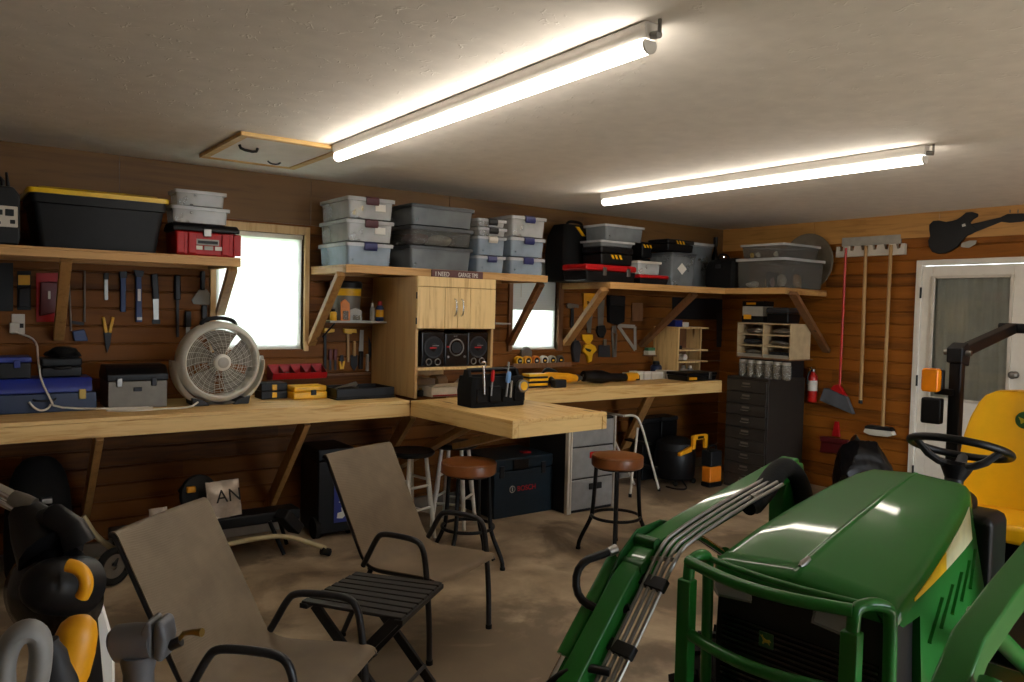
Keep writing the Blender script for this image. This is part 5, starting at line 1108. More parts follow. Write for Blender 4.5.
hung('pruning_saw', 'curved dark pruning saw hanging beside the cabinet side', 'saw', [('blade', 'dsteel', [(368, 336), (370.8, 344), (371, 354), (369, 362), (366.5, 362), (368, 352)], 0.004, 0.006, 0.0005), ('grip', 'lgrey', bar(366.8, 354, 366.6, 371, 2.4, 2.6), 0.02, 0, 0.005)], RY)
# right of the second window
hung('hammer', 'claw hammer hanging head up right of the second window', 'hammer', [('head', 'steel', [(565, 304.5), (567, 303), (577, 305), (577, 308), (573, 307.5), (570, 308.5), (566, 308)], 0.024, 0.004, 0.003), ('handle', 'dsteel', bar(571.5, 307.5, 571, 328, 2.4, 3), 0.018, 0.004, 0.004)], RY)
hung('hand_saw', 'hand saw grip in yellow behind the corner shelf brace', 'saw', [('grip', 'tool_yellow', [(582, 293), (593, 293), (594.5, 300), (592, 305), (588, 301), (585, 301), (586, 309), (583, 311)], 0.024, 0.004, 0.004), ('blade', 'oldsteel', [(585.5, 309), (588, 303), (592, 306), (590, 333), (586, 333)], 0.002, 0.012, 0.0004)], RY)
hung('chalk_line', 'bright yellow chalk reel with a square loop handle on the wall', 'reel', [('case', 'yellow', [(583, 345), (588, 343), (593, 346), (594.5, 350), (590.5, 354), (589.5, 361), (586.5, 362.5), (585.5, 356), (581, 351)], 0.03, 0.004, 0.005), ('loop_handle', 'yellow', [(581, 334.5), (591.5, 334.5), (591.5, 339), (588.5, 343.5), (585, 343.5), (581.5, 339.5)], 0.016, 0.006, 0.003), ('black_face', 'black', [(582, 347.5), (589, 349.5), (587.5, 352), (584, 350.5)], 0.003, 0.0345, 0.001)], RY)
hung('oil_can', 'grey tool hanging left of the yellow chalk reel', 'tool', [('body', 'dgrey', [(571, 341), (576, 340), (578.5, 346), (576.5, 362), (571.5, 362), (570, 350)], 0.04, 0.004, 0.008), ('neck', 'dsteel', rect(572.5, 334, 574.5, 341), 0.012, 0.012)], RY)
hung('hand_saw', 'wide grey green saw blade hanging right of the corner brace', 'saw', [('blade', 'oldsteel', [(597, 300), (604, 300), (602.5, 327), (597.5, 327)], 0.003, 0.006, 0.0005), ('grip', 'black', [(596, 326), (603, 325), (605, 331), (602, 338), (597.5, 337), (595.5, 332)], 0.024, 0.002, 0.005)], RY)
hung('tool_pouch', 'black leather pouch hanging high under the corner shelf', 'pouch', [('pouch', 'black_soft', [(606, 295), (622, 296), (621.5, 322), (614, 325), (606.5, 322)], 0.045, 0.002, 0.008), ('flap', 'charcoal', [(606.5, 296), (621.5, 297), (620, 306), (607, 305)], 0.01, 0.0475, 0.003)], RY)
hung('cutting_board', 'small wooden board hanging behind the steel square', 'board', [('board', 'darkwood', rect(631, 303, 642, 321), 0.014, 0.002, 0.003)], RY)
hung('scraper', 'blue grey flat scraper hanging below the saw blade', 'scraper', [('blade', 'dgrey', [(598, 345), (609, 345), (609.5, 357), (597.5, 357)], 0.006, 0.006, 0.001), ('neck', 'oldsteel', rect(602.5, 339, 605.5, 345.5), 0.012, 0.004)], RY)
hung('pliers', 'long grey pliers hanging left of the steel square', 'pliers', [('grip', 'oldsteel', bar(611.5, 332, 613, 357, 1.8, 2), 0.012, 0.003, 0.003), ('grip', 'oldsteel', bar(615.5, 334, 614.5, 357, 1.8, 2), 0.012, 0.003, 0.003), ('jaw', 'steel', [(611.5, 326), (615, 325.5), (616, 334), (611, 332)], 0.012, 0.003)], RY)
y_ = YB-0.012; sq = [at(*p, y=y_) for p in ((618, 325.5), (635, 326.6), (635.2, 350))]
t = thing('rafter_square', 'large triangular steel square hanging on the wall', 'square', tuple(sum(sq, Vector())/3))
for a, b in ((0, 1), (1, 2), (2, 0)): MB().beam(sq[a], sq[b], 0.032, 0.004, (0, 1, 0)).build('square_arm', 'lgrey', t, world=True)
tsh = at(645.5, 355, y=YB-0.05); tsx = at(653.5, 355, y=YB-0.05)
tag(box((tsh.x, YB-0.1, tsh.z-0.012), (tsx.x, YB-0.004, tsh.z)).build('wall_ledge', 'darkwood', bevel=0.002), 'tiny wooden ledge on the wall left of the wooden rack', 'ledge')
tag(box((tsh.x+0.005, YB-0.08, tsh.z+0.001), (tsx.x-0.005, YB-0.02, tsh.z+0.04)).build('small_box', 'card', bevel=0.003), 'white and orange box on the tiny wall ledge', 'box')
tag(box((tsh.x+0.01, YB-0.075, tsh.z+0.041), (tsx.x-0.005, YB-0.025, tsh.z+0.07)).build('small_box', 'green_plastic', bevel=0.003), 'green box on top of the white box on the ledge', 'box')
hung('backing_panel', 'dark backing panel on the wall above the small wooden rack', 'panel', [('panel', 'charcoal', [(672, 297), (746, 301), (746, 320), (672, 319)], 0.004, 0.0005)], RY)
hung('metal_sheet', 'grey metal sheet on the back wall behind the bin organizer', 'sheet', [('sheet', 'dgrey', rect(716, 313, 741, 347), 0.004, 0.006, 0.0005)], RY)

# ================================================================== RIGHT WALL
XW = XR-0.003
# rack of broom clips
a, b = at(837, 240, x=XW-0.03), at(906, 236, x=XW-0.03)
zt, zb = at(870, 236, x=XW-.03).z, at(870, 256, x=XW-.03).z
t = thing('broom_rack', 'grey wall rack of clips holding the long handles by the door', 'rack', (XW, (a.y+b.y)/2, zb))
L = a.y-b.y; zm = zb+(zt-zb)*0.55
box((XW-0.018, b.y+0.05, zm), (XW, a.y-0.04, zt)).build('back_plate', 'lgrey', t, bevel=0.003, world=True)
prof = [(0, zb), (0, zm+0.002)]
n = 6; pts = []
for k in range(n):
    u0, u1 = k/n, (k+1)/n; base = zm-0.002; dip = zb+(zm-zb)*0.55
    pts += [(u0+0.01, base), (u0+0.3/n, base-0.0*dip), (u0+0.38/n, dip), (u0+0.62/n, dip), (u0+0.7/n, base)]
poly = [Vector((XW-0.045, a.y-L*u, z)) for u, z in pts]+[Vector((XW-0.045, b.y, zm-0.002)), Vector((XW-0.045, b.y, zb)), Vector((XW-0.045, a.y, zb))]
MB().prism(poly, (0.044, 0, 0)).build('clip_strip', 'offwhite', t, bevel=0.003, world=True)
# red broom with an angled head
XH = XW-0.063
def handle_px(p, q, x): return at(*p, x=x), at(*q, x=x)
p, q = handle_px((846, 248), (839.5, 390), XH)
t = thing('broom', 'red handled broom with angled grey bristles hanging on the right wall', 'broom', (XH, p.y, q.z))
MB().cyl(p, q, 0.011, n=12).build('broom_handle', 'redmetal', t, world=True)
P = lambda *l: [at(*k, x=XH+0.02) for k in l]
MB().prism(P((836, 385), (841, 384), (846, 393), (849, 396), (832, 390)), (-0.04, 0, 0)).build('head', 'red', t, bevel=0.004, world=True)
MB().prism(P((826.5, 388), (833, 389), (849, 397), (855.5, 414), (822, 400)), (-0.045, 0, 0)).build('bristles', 'bristle', t, bevel=0.003, world=True)
# two wooden handles
p, q = handle_px((866, 246), (860.5, 400), XH)
t = thing('long_handle', 'plain wooden tool handle hanging between the two brooms', 'handle', (XH, p.y, q.z))
MB().tube([p, p.lerp(q, 0.5), q], [0.014, 0.0155, 0.0145], 12).build('shaft', 'tan', t, world=True); MB().cyl(q, q+Vector((0, 0, -0.03)), 0.017, n=12).build('ferrule', 'dsteel', t, world=True)
p, q = handle_px((891, 245), (882.5, 427), XH)
t = thing('push_broom', 'push broom with wooden handle and grey head hanging by the door', 'broom', (XH, p.y, q.z))
MB().cyl(p, q, 0.0145, n=12).build('broom_handle', 'tan', t, world=True)
MB().prism(P((868, 426), (871, 424.5), (893, 427), (896, 430), (895, 431), (868.5, 428)), (-0.06, 0, 0)).build('head', 'charcoal', t, bevel=0.003, world=True)
MB().prism(P((868.5, 428), (895, 431), (897, 435), (891, 436.5), (873, 434.5), (867, 431.5)), (-0.065, 0, 0)).build('bristles', 'fangrey', t, bevel=0.006, world=True)
# dust pan
P2 = lambda *l: [at(*k, x=XW-0.01) for k in l]
t = thing('dust_pan', 'red dust pan hanging low on the right wall behind the bin bag', 'dust pan', tuple(at(835, 453, x=XW-0.03)))
MB().prism(P2((823, 436), (828, 436), (851, 441), (852, 454), (820, 452)), (-0.012, 0, 0)).build('pan', 'dred', t, bevel=0.003, world=True)
MB().prism(P2((821, 436), (850, 440), (849, 445), (822, 441)), (-0.03, 0, 0)).build('pan_back', 'dred', t, bevel=0.006, world=True)
MB().prism(P2((836, 421), (839.5, 421.5), (841, 437), (833, 436)), (-0.025, 0, 0)).build('handle', 'red', t, bevel=0.005, world=True)
# extinguisher
p = at(812, 402, x=XW-0.06); top = at(812, 372, x=XW-.06).z; r_ = 0.042
t = thing('fire_extinguisher', 'red fire extinguisher with white label beside the drawer cabinet', 'fire extinguisher', (XW-0.06, p.y, p.z)); h = top-p.z
MB().lathe([(r_*0.9, 0), (r_, 0.008), (r_, h*0.82), (r_*0.8, h*0.92), (r_*0.4, h*0.98), (r_*0.35, h*1.02)], 26).build('cylinder', 'redmetal', t)
MB().lathe([(r_*1.004, h*0.38), (r_*1.012, h*0.385), (r_*1.012, h*0.72), (r_*1.004, h*0.725)], 26).build('label_band', 'paper', t)
MB().cyl((0, 0, h*1.02), (0, 0, h*1.1), r_*0.38, n=14).build('valve', 'steel', t)
MB().prism([(-0.012, r_*0.6, h*1.1), (-0.012, -r_*0.9, h*1.1), (-0.012, -r_*1.0, h*1.16), (-0.012, r_*0.3, h*1.2)], (0.024, 0, 0)).build('lever', 'chrome', t, bevel=0.003)
MB().tube([(0, -r_*0.3, h*1.06), (-0.02, -r_*1.3, h*0.98), (-0.02, -r_*1.35, h*0.6)], 0.009, 10, smooth=2).build('hose', 'black', t)
box((-0.02, r_*0.9, h*0.3), (0.02, r_*1.35, h*0.6)).build('wall_bracket', 'dsteel', t, bevel=0.003)
for o in [c for c in scene.objects if c.parent == t]: pass
t.rotation_euler = (0, 0, -PI/2)
# guitar shaped sign
XG = XW-0.004
G_ = lambda l, d, o: MB().prism([at(*k, x=XG-o) for k in l], (-d, 0, 0))
z1 = at(960, 240, x=XG)
t = thing('guitar_cutout', 'black guitar shaped wall ornament above the white door', 'ornament', (XG, z1.y, z1.z))
body = [(930, 230), (930, 225), (934, 221), (940, 220.5), (947, 222), (953, 221), (958, 219.5), (963, 216), (967, 212.5), (973, 212), (979, 214), (978.5, 217), (974, 219.5), (971, 223), (975, 227), (979, 230), (973, 234), (968, 236), (963, 241), (958, 247), (952, 251), (946, 253.5), (939, 254), (933, 252), (929.5, 246), (929, 241), (931, 236)]
G_(body, 0.018, 0).build('guitar_body', 'black', t, bevel=0.003, world=True)
G_([(968, 225), (1003, 217), (1003, 221.5), (974, 233)], 0.014, 0.002).build('neck', 'charcoal', t, bevel=0.002, world=True)
G_([(1002, 217), (1008, 214), (1023, 213.5), (1034, 215), (1034, 219), (1022, 222), (1010, 223), (1002, 222)], 0.014, 0.002).build('headstock', 'black', t, bevel=0.002, world=True)
G_([(962, 224.5), (965, 223.5), (966, 226), (962.5, 227)], 0.004, 0.0185).build('pickup', 'paper', t, bevel=0.001, world=True)
G_([(962, 243), (970, 240.5), (977, 240.5), (976, 244), (969, 248), (961, 247)], 0.006, 0.0185).build('pick_guard', 'lgrey', t, bevel=0.001, world=True)
for k in range(3):
    c = at(1010+8*k, 213, x=XG-0.008); MB().cyl(c, c+Vector((0, 0, 0.025)), 0.005, n=8).build('tuning_peg', 'steel', t, world=True)

# --- drawer cabinet in the corner
DX = 5.78; dy0 = at(725, 430, x=DX).y; dy1 = at(767, 430, x=DX).y; DH = at(745, 377, x=DX).z
t = thing('drawer_cabinet', 'tall black steel drawer cabinet at the end of the far bench', 'cabinet', (DX, dy0, 0), -PI/2); w = dy0-dy1; d = 0.54
box((0, 0.004, 0), (w, d, DH)).build('cabinet_body', 'cabsteel', t, bevel=0.004)
n = 9
for i in range(n):
    z0 = 0.03+(DH-0.05)*i/n; z1 = 0.03+(DH-0.05)*(i+1)/n-0.008
    dr = box((0.012, -0.012, z0), (w-0.012, 0.003, z1)).build('drawer', 'drawersteel', t, bevel=0.003)
    zm = (z0+z1)/2
    MB().tube([(w/2-0.045, -0.012, zm), (w/2-0.04, -0.03, zm-0.004), (w/2+0.04, -0.03, zm-0.004), (w/2+0.045, -0.012, zm)], 0.005, 8, smooth=1).build('drawer_pull', 'oldsteel', dr)
    box((w/2-0.04, -0.014, zm+0.012), (w/2+0.04, -0.0125, zm+0.03)).build('label_holder', 'oldsteel', dr)
DT = DH+0.001
# clear jars on the cabinet
J = 'clear jars under the bin organizer'
yj0, yj1 = at(738, 370, x=DX+0.06).y, at(790, 370, x=DX+0.06).y
jh = at(762, 361, x=DX+0.06).z-DT
for i in range(6):
    q = thing('clear_jar', ['clear jar at the left end under the bin organizer', 'second clear jar from the left under the bin organizer', 'third clear jar from the left under the bin organizer', 'third clear jar from the right under the bin organizer', 'second clear jar from the right under the bin organizer', 'clear jar at the right end under the bin organizer'][i], 'jar', (DX+0.075, yj0+(yj1-yj0)*(i+0.5)/6, DT), group=J); jr = abs(yj1-yj0)/12*0.9
    MB().lathe([(jr*0.9, 0), (jr, 0.006), (jr, jh*0.78), (jr*0.8, jh*0.84), (jr*0.8, jh*0.86), (jr*0.93, jh*0.77), (jr*0.93, 0.008), (0.001, 0.006)], 20).build('jar_body', 'jar', q)
    MB().cyl((0, 0, jh*0.84), (0, 0, jh), jr*0.88, n=20).build('lid', 'lgrey', q)
# a low riser carries the organizer
ox = 5.95; OZ = at(765, 358, x=ox).z; oy0, oy1 = at(737, 340, x=ox).y, at(790.5, 342, x=ox).y; ot = at(762, 323, x=ox).z; od = 0.30
oy1v = oy1
r = thing('riser', 'dark riser box behind the clear jars carrying the bin organizer', 'riser', (DX+0.3, (oy0+oy1)/2, DT))
box((DX+0.17, dy1+0.01, DT), (DX+0.53, dy0-0.01, OZ-0.012)).build('riser_body', 'charcoal', r, bevel=0.003, world=True)
box((DX+0.16, oy1+0.005, OZ-0.0115), (DX+0.53, oy0-0.005, OZ-0.001)).build('riser_top', 'darkwood', r, bevel=0.002, world=True)
t = thing('bin_organizer', 'beige organizer of six open bins on top of the drawer cabinet', 'organizer', (ox, oy0, OZ), -PI/2); w = oy0-oy1; h = ot-OZ
th = 0.012
for xx in (0, w/2-th/2, w-th): box((xx, 0, 0), (xx+th, od, h)).build('divider', 'bin', t, bevel=0.002)
for k in range(4):
    zz = (h-th)*k/3
    for xx in (th, w/2+th/2): box((xx+0.0005, 0.002, zz), (xx+w/2-th*1.5-0.0005, od, zz+th)).build('bin_shelf', 'bin', t, bevel=0.002)
box((th, od-0.012, 0.001), (w-th, od, h-0.001)).build('back_panel', 'bin', t)
for k in range(3):
    for c in range(2):
        xx = th+0.004+c*(w/2-th/2); zz = (h-th)*k/3+th+0.001; bw = w/2-th*1.5-0.008; bh = (h-th)/3-th-0.004
        MB().loft([[(X_, Y_, Z_) for Y_, Z_ in ((0.004, 0), (-0.014, bh*0.38), (-0.01, bh*0.4), (0.008, 0.006), (0.1, 0.006), (0.1, 0))] for X_ in (xx, xx+bw)], True).build('bin_lip', 'paper', t, world=False)
rnd = random.Random(5)
for k in range(3):
    for c in range(2):
        zz = OZ+(h-th)*k/3+th+0.008
        yy = oy0-(th+c*(w/2-th/2)+(w/2-th*1.5)*0.5)
        nm = ['lower', 'middle', 'upper'][k]+' '+['left', 'right'][c]
        tag(MB().blob((ox+0.07, yy, zz+0.02), (0.04, w*0.17, 0.024), 60+k*2+c, 0.25, 3, 0.02).build('hardware_pile', ['oldsteel', 'dgrey', 'steel'][(k+c) % 3]), 'heap of small hardware in the %s bin of the beige organizer' % nm, 'hardware', kind='stuff')
zt = ot+0.002
q0, q1 = at(742, 312, x=ox+0.05).y, at(763, 312, x=ox+0.05).y; hh = at(752, 301, x=ox+0.05).z-zt
t = thing('drill_case', 'grey and black box with yellow marks on the bin organizer', 'case', (ox+0.05, q0, zt), -PI/2); w2 = q0-q1; hh = min(hh, CZ-0.06-zt)
box((0, 0, 0), (w2, 0.16, hh*0.3)).build('base', 'black', t, bevel=0.003); box((0.003, 0.003, hh*0.305), (w2-0.003, 0.157, hh*0.75)).build('window_panel', 'lgrey', t, bevel=0.003); box((0, 0, hh*0.755), (w2, 0.16, hh)).build('lid', 'black', t, bevel=0.003)
box((w2*0.1, -0.003, hh*0.15), (w2*0.45, 0.004, hh*0.36)).build('yellow_mark', 'tool_yellow', t); box((w2*0.2, -0.003, hh*0.83), (w2*0.65, 0.001, hh*0.93)).build('yellow_mark', 'tool_yellow', t)
q0, q1 = at(767, 310, x=ox+0.05).y, at(790, 310, x=ox+0.05).y
tool_case('tool_case', 'plain dark grey case at the right on the bin organizer', ox+0.03, q0, zt, q0-q1, 0.2, min(0.14, CZ-0.06-zt), RZ, body='black', lid='dgrey', handle=False)

# --- on the floor along the right
p = at(862, 478, z=0.0)
bx = XR-0.33; by = at(863, 462, x=bx).y; bt_ = at(863, 441, x=bx).z
rg_ = random.Random(11)
pl_ = [(Vector((rg_.gauss(0, 1), rg_.gauss(0, 1), rg_.gauss(0, 0.8))).normalized(), rg_.uniform(0.74, 1.0)) for _ in range(46)]
bb = MB(); r0_ = bmesh.ops.create_icosphere(bb.bm, subdivisions=5, radius=1.0)
for v in bb.bm.verts:
    n_ = v.co.normalized(); k_ = min([d_/max(0.12, n_.dot(p_)) for p_, d_ in pl_ if n_.dot(p_) > 0.12]+[1.06])
    k_ *= 1+0.012*math.sin(19*n_.x+7*n_.z)*math.sin(17*n_.y+3)
    p_ = n_*k_; zz = p_.z; sq_ = 1.0 if zz < 0.2 else 1.0-0.15*(zz-0.2)
    v.co = Vector((bx+p_.x*0.27*sq_, by+p_.y*0.27*sq_, max(0.0, bt_*0.48+zz*bt_*0.56)))
bb.tube([(bx-0.02, by+0.04, bt_*0.93), (bx-0.03, by+0.05, bt_*0.99), (bx-0.05, by+0.07, bt_*1.02)], [0.05, 0.03, 0.05], 9)
tag(bb.build('bin_bag', 'poly', ang=16), 'full black bin bag standing on the floor below the push broom', 'bin bag')

# ================================================================== FURNITURE AND THINGS ON THE FLOOR
# --- sling chairs: built along +x, front legs at x = 0
def sling_chair():
    t = thing('patio_chair', '', 'chair', group='sling patio chairs')
    hw = 0.222
    prof = [(0.03, 0.352), (0.017, 0.372), (-0.08, 0.372), (-0.22, 0.362), (-0.34, 0.356), (-0.4, 0.385), (-0.44, 0.45), (-0.50, 0.56), (-0.57, 0.69), (-0.628, 0.8), (-0.652, 0.842), (-0.668, 0.842)]
    P = [Vector((a, 0, b)) for a, b in prof]
    for _ in range(2): P = [P[0]]+[v for a, b in zip(P, P[1:]) for v in (a*0.75+b*0.25, a*0.25+b*0.75)]+[P[-1]]
    n = 9; g = []
    for k, p in enumerate(P):
        row = []
        for j in range(n):
            s = -1+2*j/(n-1); sag = 0.012*(1-s*s); x, z = p.x, p.z
            f = min(1, max(0, (-0.34-x)/0.12)); row.append((x-sag*f*0.8+0.011*f, s*(hw+0.0105), z+0.0095*(1-f)+0.003*f-sag*(1-f)-(0.006 if abs(s) > 0.99 else 0)*(1-f)))
        g.append(row)
    MB().sheet(g, 0.0035).build('sling', 'sling', t)
    for s in (-1, 1):
        y = s*hw
        MB().tube([(p.x, y, p.z-0.007) for p in P], 0.0105, 10).build('side_rail', 'chairmetal', t)
        ya = s*0.236
        arm = [(-0.40, ya*0.97, 0.36), (-0.375, ya, 0.395), (-0.315, ya, 0.505), (-0.285, ya, 0.53), (-0.2, ya, 0.537), (-0.09, ya, 0.537), (-0.05, ya, 0.515), (-0.03, ya, 0.44), (-0.005, ya, 0.2), (0.0, ya, 0.012)]
        A = [Vector(v) for v in arm]
        for _ in range(2): A = [A[0]]+[v for a, b in zip(A, A[1:]) for v in (a*0.75+b*0.25, a*0.25+b*0.75)]+[A[-1]]
        MB().tube(A, 0.0135, 10).build('armrest', 'chairmetal', t)
        MB().tube([(-0.36, y*0.98, 0.35), (-0.42, y*1.02, 0.22), (-0.52, y*1.04, 0.012)], 0.0125, 10, smooth=1).build('leg', 'chairmetal', t)
        for xx, yy in ((0.0, ya), (-0.52, y*1.04)): MB().cyl((xx, yy, 0.0), (xx, yy, 0.02), 0.0155, n=12).build('foot_cap', 'rubber', t)
        box((-0.05, ya-s*0.016-0.006, 0.34), (-0.02, ya-s*0.016+0.006, 0.37)).build('arm_bracket', 'chairmetal', t)
    MB().cyl((-0.03, -0.236, 0.345), (-0.03, 0.236, 0.345), 0.0105, n=10).build('cross_bar', 'chairmetal', t)
    MB().cyl((-0.37, -0.222, 0.348), (-0.37, 0.222, 0.348), 0.0105, n=10).build('cross_bar', 'chairmetal', t)
    MB().cyl((-0.655, -0.222, 0.825), (-0.655, 0.222, 0.825), 0.0095, n=10).build('cross_bar', 'chairmetal', t)
    return t
ch = sling_chair()
place(ch, True, (1.019, 2.286, 0), 'nearer taupe sling chair in front of the small black slatted table', R(-48.9))
place(ch, False, (1.927, 2.979, 0), 'farther taupe sling chair behind the small black slatted table', R(-67.9))

# --- small folding table
tz = 0.42
q = [Vector((1.104, 2.823, tz)), Vector((1.43, 3.02, tz)), Vector((1.66, 2.735, tz)), Vector((1.334, 2.485, tz))]   # far left, far, right, near
cen = sum(q, Vector())/4
t = thing('side_table', 'small black folding table with a slatted top between the sling chairs', 'table', (cen.x, cen.y, 0))
a, b, c, d = q    # slats run from the a-b side to the d-c side
MB().beam(a.lerp(b, 0.0)+Vector((0, 0, -0.012)), b+Vector((0, 0, -0.012)), 0.035, 0.02).build('top_rail', 'bronze', t, bevel=0.003, world=True)
MB().beam(d+Vector((0, 0, -0.012)), c+Vector((0, 0, -0.012)), 0.035, 0.02).build('top_rail', 'bronze', t, bevel=0.003, world=True)
for i in range(8):
    u = (i+0.5)/8; MB().beam(a.lerp(b, u), d.lerp(c, u), 0.040, 0.013, ext=0.012).build('slat', 'bronze', t, bevel=0.003, world=True)
down = Vector((0, 0, -1))
for s, (u0, u1) in enumerate(((0.06, 0.94), (0.06, 0.94))):
    pass
def ptop(u, v): return a.lerp(b, u).lerp(d.lerp(c, u), v)
for u in (0.1, 0.9):
    for v0, v1, off in ((0.06, 0.98, 0.0), (0.94, 0.02, 0.03)):
        du = off if u < 0.5 else -off
        p0 = ptop(u+du, v0)+Vector((0, 0, -0.015)); p1 = ptop(u+du, v1); p1.z = 0.0
        dvec = (p1-p0).normalized(); side = (b-a).normalized()
        MB().beam(p0, p1+Vector((0, 0, 0.006)), 0.018, 0.04, side.cross(dvec)).build('leg', 'bronze', t, bevel=0.003, world=True)
for v1 in (0.98, 0.02):
    p0, p1 = ptop(0.1, v1*0.8+0.1), ptop(0.9, v1*0.8+0.1); p0.z = p1.z = 0.08
    MB().cyl(p0, p1, 0.008, n=8).build('stretcher', 'bronze', t, world=True)

# --- brown bar stools
def bar_stool():
    t = thing('bar_stool', '', 'stool', group='brown bar stools')
    r_, H = 0.168, 0.64
    MB().lathe([(0.001, H-0.08), (r_*0.95, H-0.08), (r_, H-0.07), (r_*1.005, H-0.022), (r_*0.97, H-0.006), (r_*0.8, H), (0.001, H+0.003)], 44).build('seat', 'brownvinyl', t)
    MB().torus((0, 0, H-0.014), (0, 0, 1), r_*0.985, 0.004, 44, 6).build('piping', 'brownvinyl', t)
    MB().cyl((0, 0, H-0.093), (0, 0, H-0.0805), r_*0.8, n=32).build('seat_plate', 'black', t)
    for k in range(4):
        q = PI/4+k*PI/2; c, s = math.cos(q), math.sin(q)
        MB().tube([(c*0.135, s*0.135, H-0.088), (c*0.15, s*0.15, 0.26), (c*0.165, s*0.165, 0.2), (c*0.235, s*0.235, 0.06), (c*0.24, s*0.24, 0.008)], 0.0135, 10, smooth=2).build('leg', 'black', t)
        MB().cyl((c*0.24, s*0.24, 0), (c*0.24, s*0.24, 0.016), 0.016, n=12).build('foot_cap', 'rubber', t)
    MB().torus((0, 0, 0.235), (0, 0, 1), 0.158, 0.0105, 44, 8).build('foot_ring', 'black', t)
    return t
bs = bar_stool()
place(bs, True, (3.53, 3.63, 0), 'brown bar stool standing in front of the grey drawer unit', 0)
place(bs, False, (2.575, 3.93, 0), 'brown bar stool behind the arm of a sling chair', R(75))

# --- white painted stools with black seats
def white_stool():
    t = thing('wooden_stool', '', 'stool', group='white wooden stools')
    H = 0.6
    MB().lathe([(0.001, H-0.035), (0.15, H-0.035), (0.163, H-0.022), (0.163, H-0.01), (0.15, H), (0.001, H-0.004)], 36).build('seat', 'black', t)
    for k in range(4):
        q = PI/4+k*PI/2; c, s = math.cos(q), math.sin(q)
        MB().tube([(c*0.105, s*0.105, H-0.036), (c*0.138, s*0.138, H*0.45), (c*0.175, s*0.175, 0.0)], [0.013, 0.018, 0.012], 12).build('leg', 'white_stool', t)
    for k in range(4):
        for z in ((0.17, 0.40) if k % 2 else (0.21, 0.36)):
            f = 0.105+(0.175-0.105)*(1-z/(H-0.036)); q0, q1 = PI/4+k*PI/2, PI/4+(k+1)*PI/2
            MB().cyl((math.cos(q0)*f, math.sin(q0)*f, z), (math.cos(q1)*f, math.sin(q1)*f, z), 0.0095, n=10).build('rung', 'white_stool', t)
    return t
wsx = at(424, 522, z=0)
w = white_stool()
place(w, True, (2.54, 4.60, 0), 'white legged black stool behind the farther sling chair', R(12))
place(w, False, (2.97, 4.72, 0), 'white legged black stool half hidden by a brown bar stool', R(38))

# --- blue and black box behind the chair
p = at(346, 536, z=0)
yb = 4.86; x0, x1 = at(318, 500, y=yb).x, at(353, 500, y=yb).x; zt = at(336, 448, y=yb).z
t = thing('tool_chest', 'upright black rolling box with a blue printed panel behind the chair', 'box', ((x0+x1)/2, yb, 0))
box((x0, yb, 0.03), (x1, yb+0.32, zt*0.86)).build('body', 'black', t, bevel=0.012, world=True); box((x0-0.005, yb-0.005, zt*0.862), (x1+0.005, yb+0.325, zt)).build('lid', 'black', t, bevel=0.012, world=True)
pa = at(334, 500, y=yb).x
box((pa, yb-0.004, 0.1), (x1-0.004, yb-0.0005, zt*0.8)).build('printed_panel', 'royal', t, world=True)
text('lettering', 'UPP R.', 0.075, t, 'paper', (pa+0.085, yb-0.0055, 0.23), rot=(R(90), R(-90), 0), world=True)
MB().prism([(pa+0.02, yb-0.006, 0.13), (pa+0.06, yb-0.006, 0.125), (pa+0.09, yb-0.006, 0.15), (pa+0.085, yb-0.006, 0.185), (pa+0.05, yb-0.006, 0.2), (pa+0.055, yb-0.006, 0.17), (pa+0.025, yb-0.006, 0.165)], (0, 0.002, 0)).build('white_emblem', 'paper', t, world=True)
for xx in (x0-0.015, x1-0.02): MB().cyl((xx, yb+0.05, 0.07), (xx+0.035, yb+0.05, 0.07), 0.07, n=24).build('wheel', 'rubber', t, world=True)

# --- dark teal tool case below the wing
yb = 4.66; x0, x1 = at(494, 485, y=yb).x, at(553, 480, y=yb).x; zt = at(522, 457, y=yb).z
t = thing('tool_case', 'big dark teal tool case under the bench wing', 'tool box', ((x0+x1)/2, yb, 0))
box((x0, yb, 0.0), (x1, 5.12, zt*0.78)).build('body', 'bosch', t, bevel=0.01, world=True); box((x0, yb, zt*0.785), (x1, 5.12, zt)).build('lid', 'bosch', t, bevel=0.014, world=True)
box((x0+(x1-x0)*0.3, yb-0.012, zt*0.8), (x0+(x1-x0)*0.56, yb+0.004, zt*0.97)).build('handle', 'black', t, bevel=0.006, world=True)
for k in (0.12, 0.82): box((x0+(x1-x0)*k-0.02, yb-0.01, zt*0.68), (x0+(x1-x0)*k+0.02, yb+0.004, zt*0.88)).build('latch', 'charcoal', t, bevel=0.004, world=True)
box((x0+(x1-x0)*0.62, yb+0.1, zt+0.0005), (x0+(x1-x0)*0.74, yb+0.16, zt+0.012)).build('red_clip', 'red', t, bevel=0.003, world=True)
lx = x0+(x1-x0)*0.3; lz = zt*0.42
MB().torus((lx, yb-0.001, lz+0.022), (0, 1, 0), 0.024, 0.0035, 24, 6).box((lx-0.004, yb-0.003, lz+0.008), (lx+0.004, yb-0.0005, lz+0.036)).build('round_emblem', 'lgrey', t, world=True)
text('lettering', 'BOSCH', 0.055, t, 'red', (lx+0.045, yb-0.0015, lz+0.003), world=True)
# --- low blue case beside it, seen under the stool
yb2 = 4.72; x2 = at(489, 485, y=yb2).x
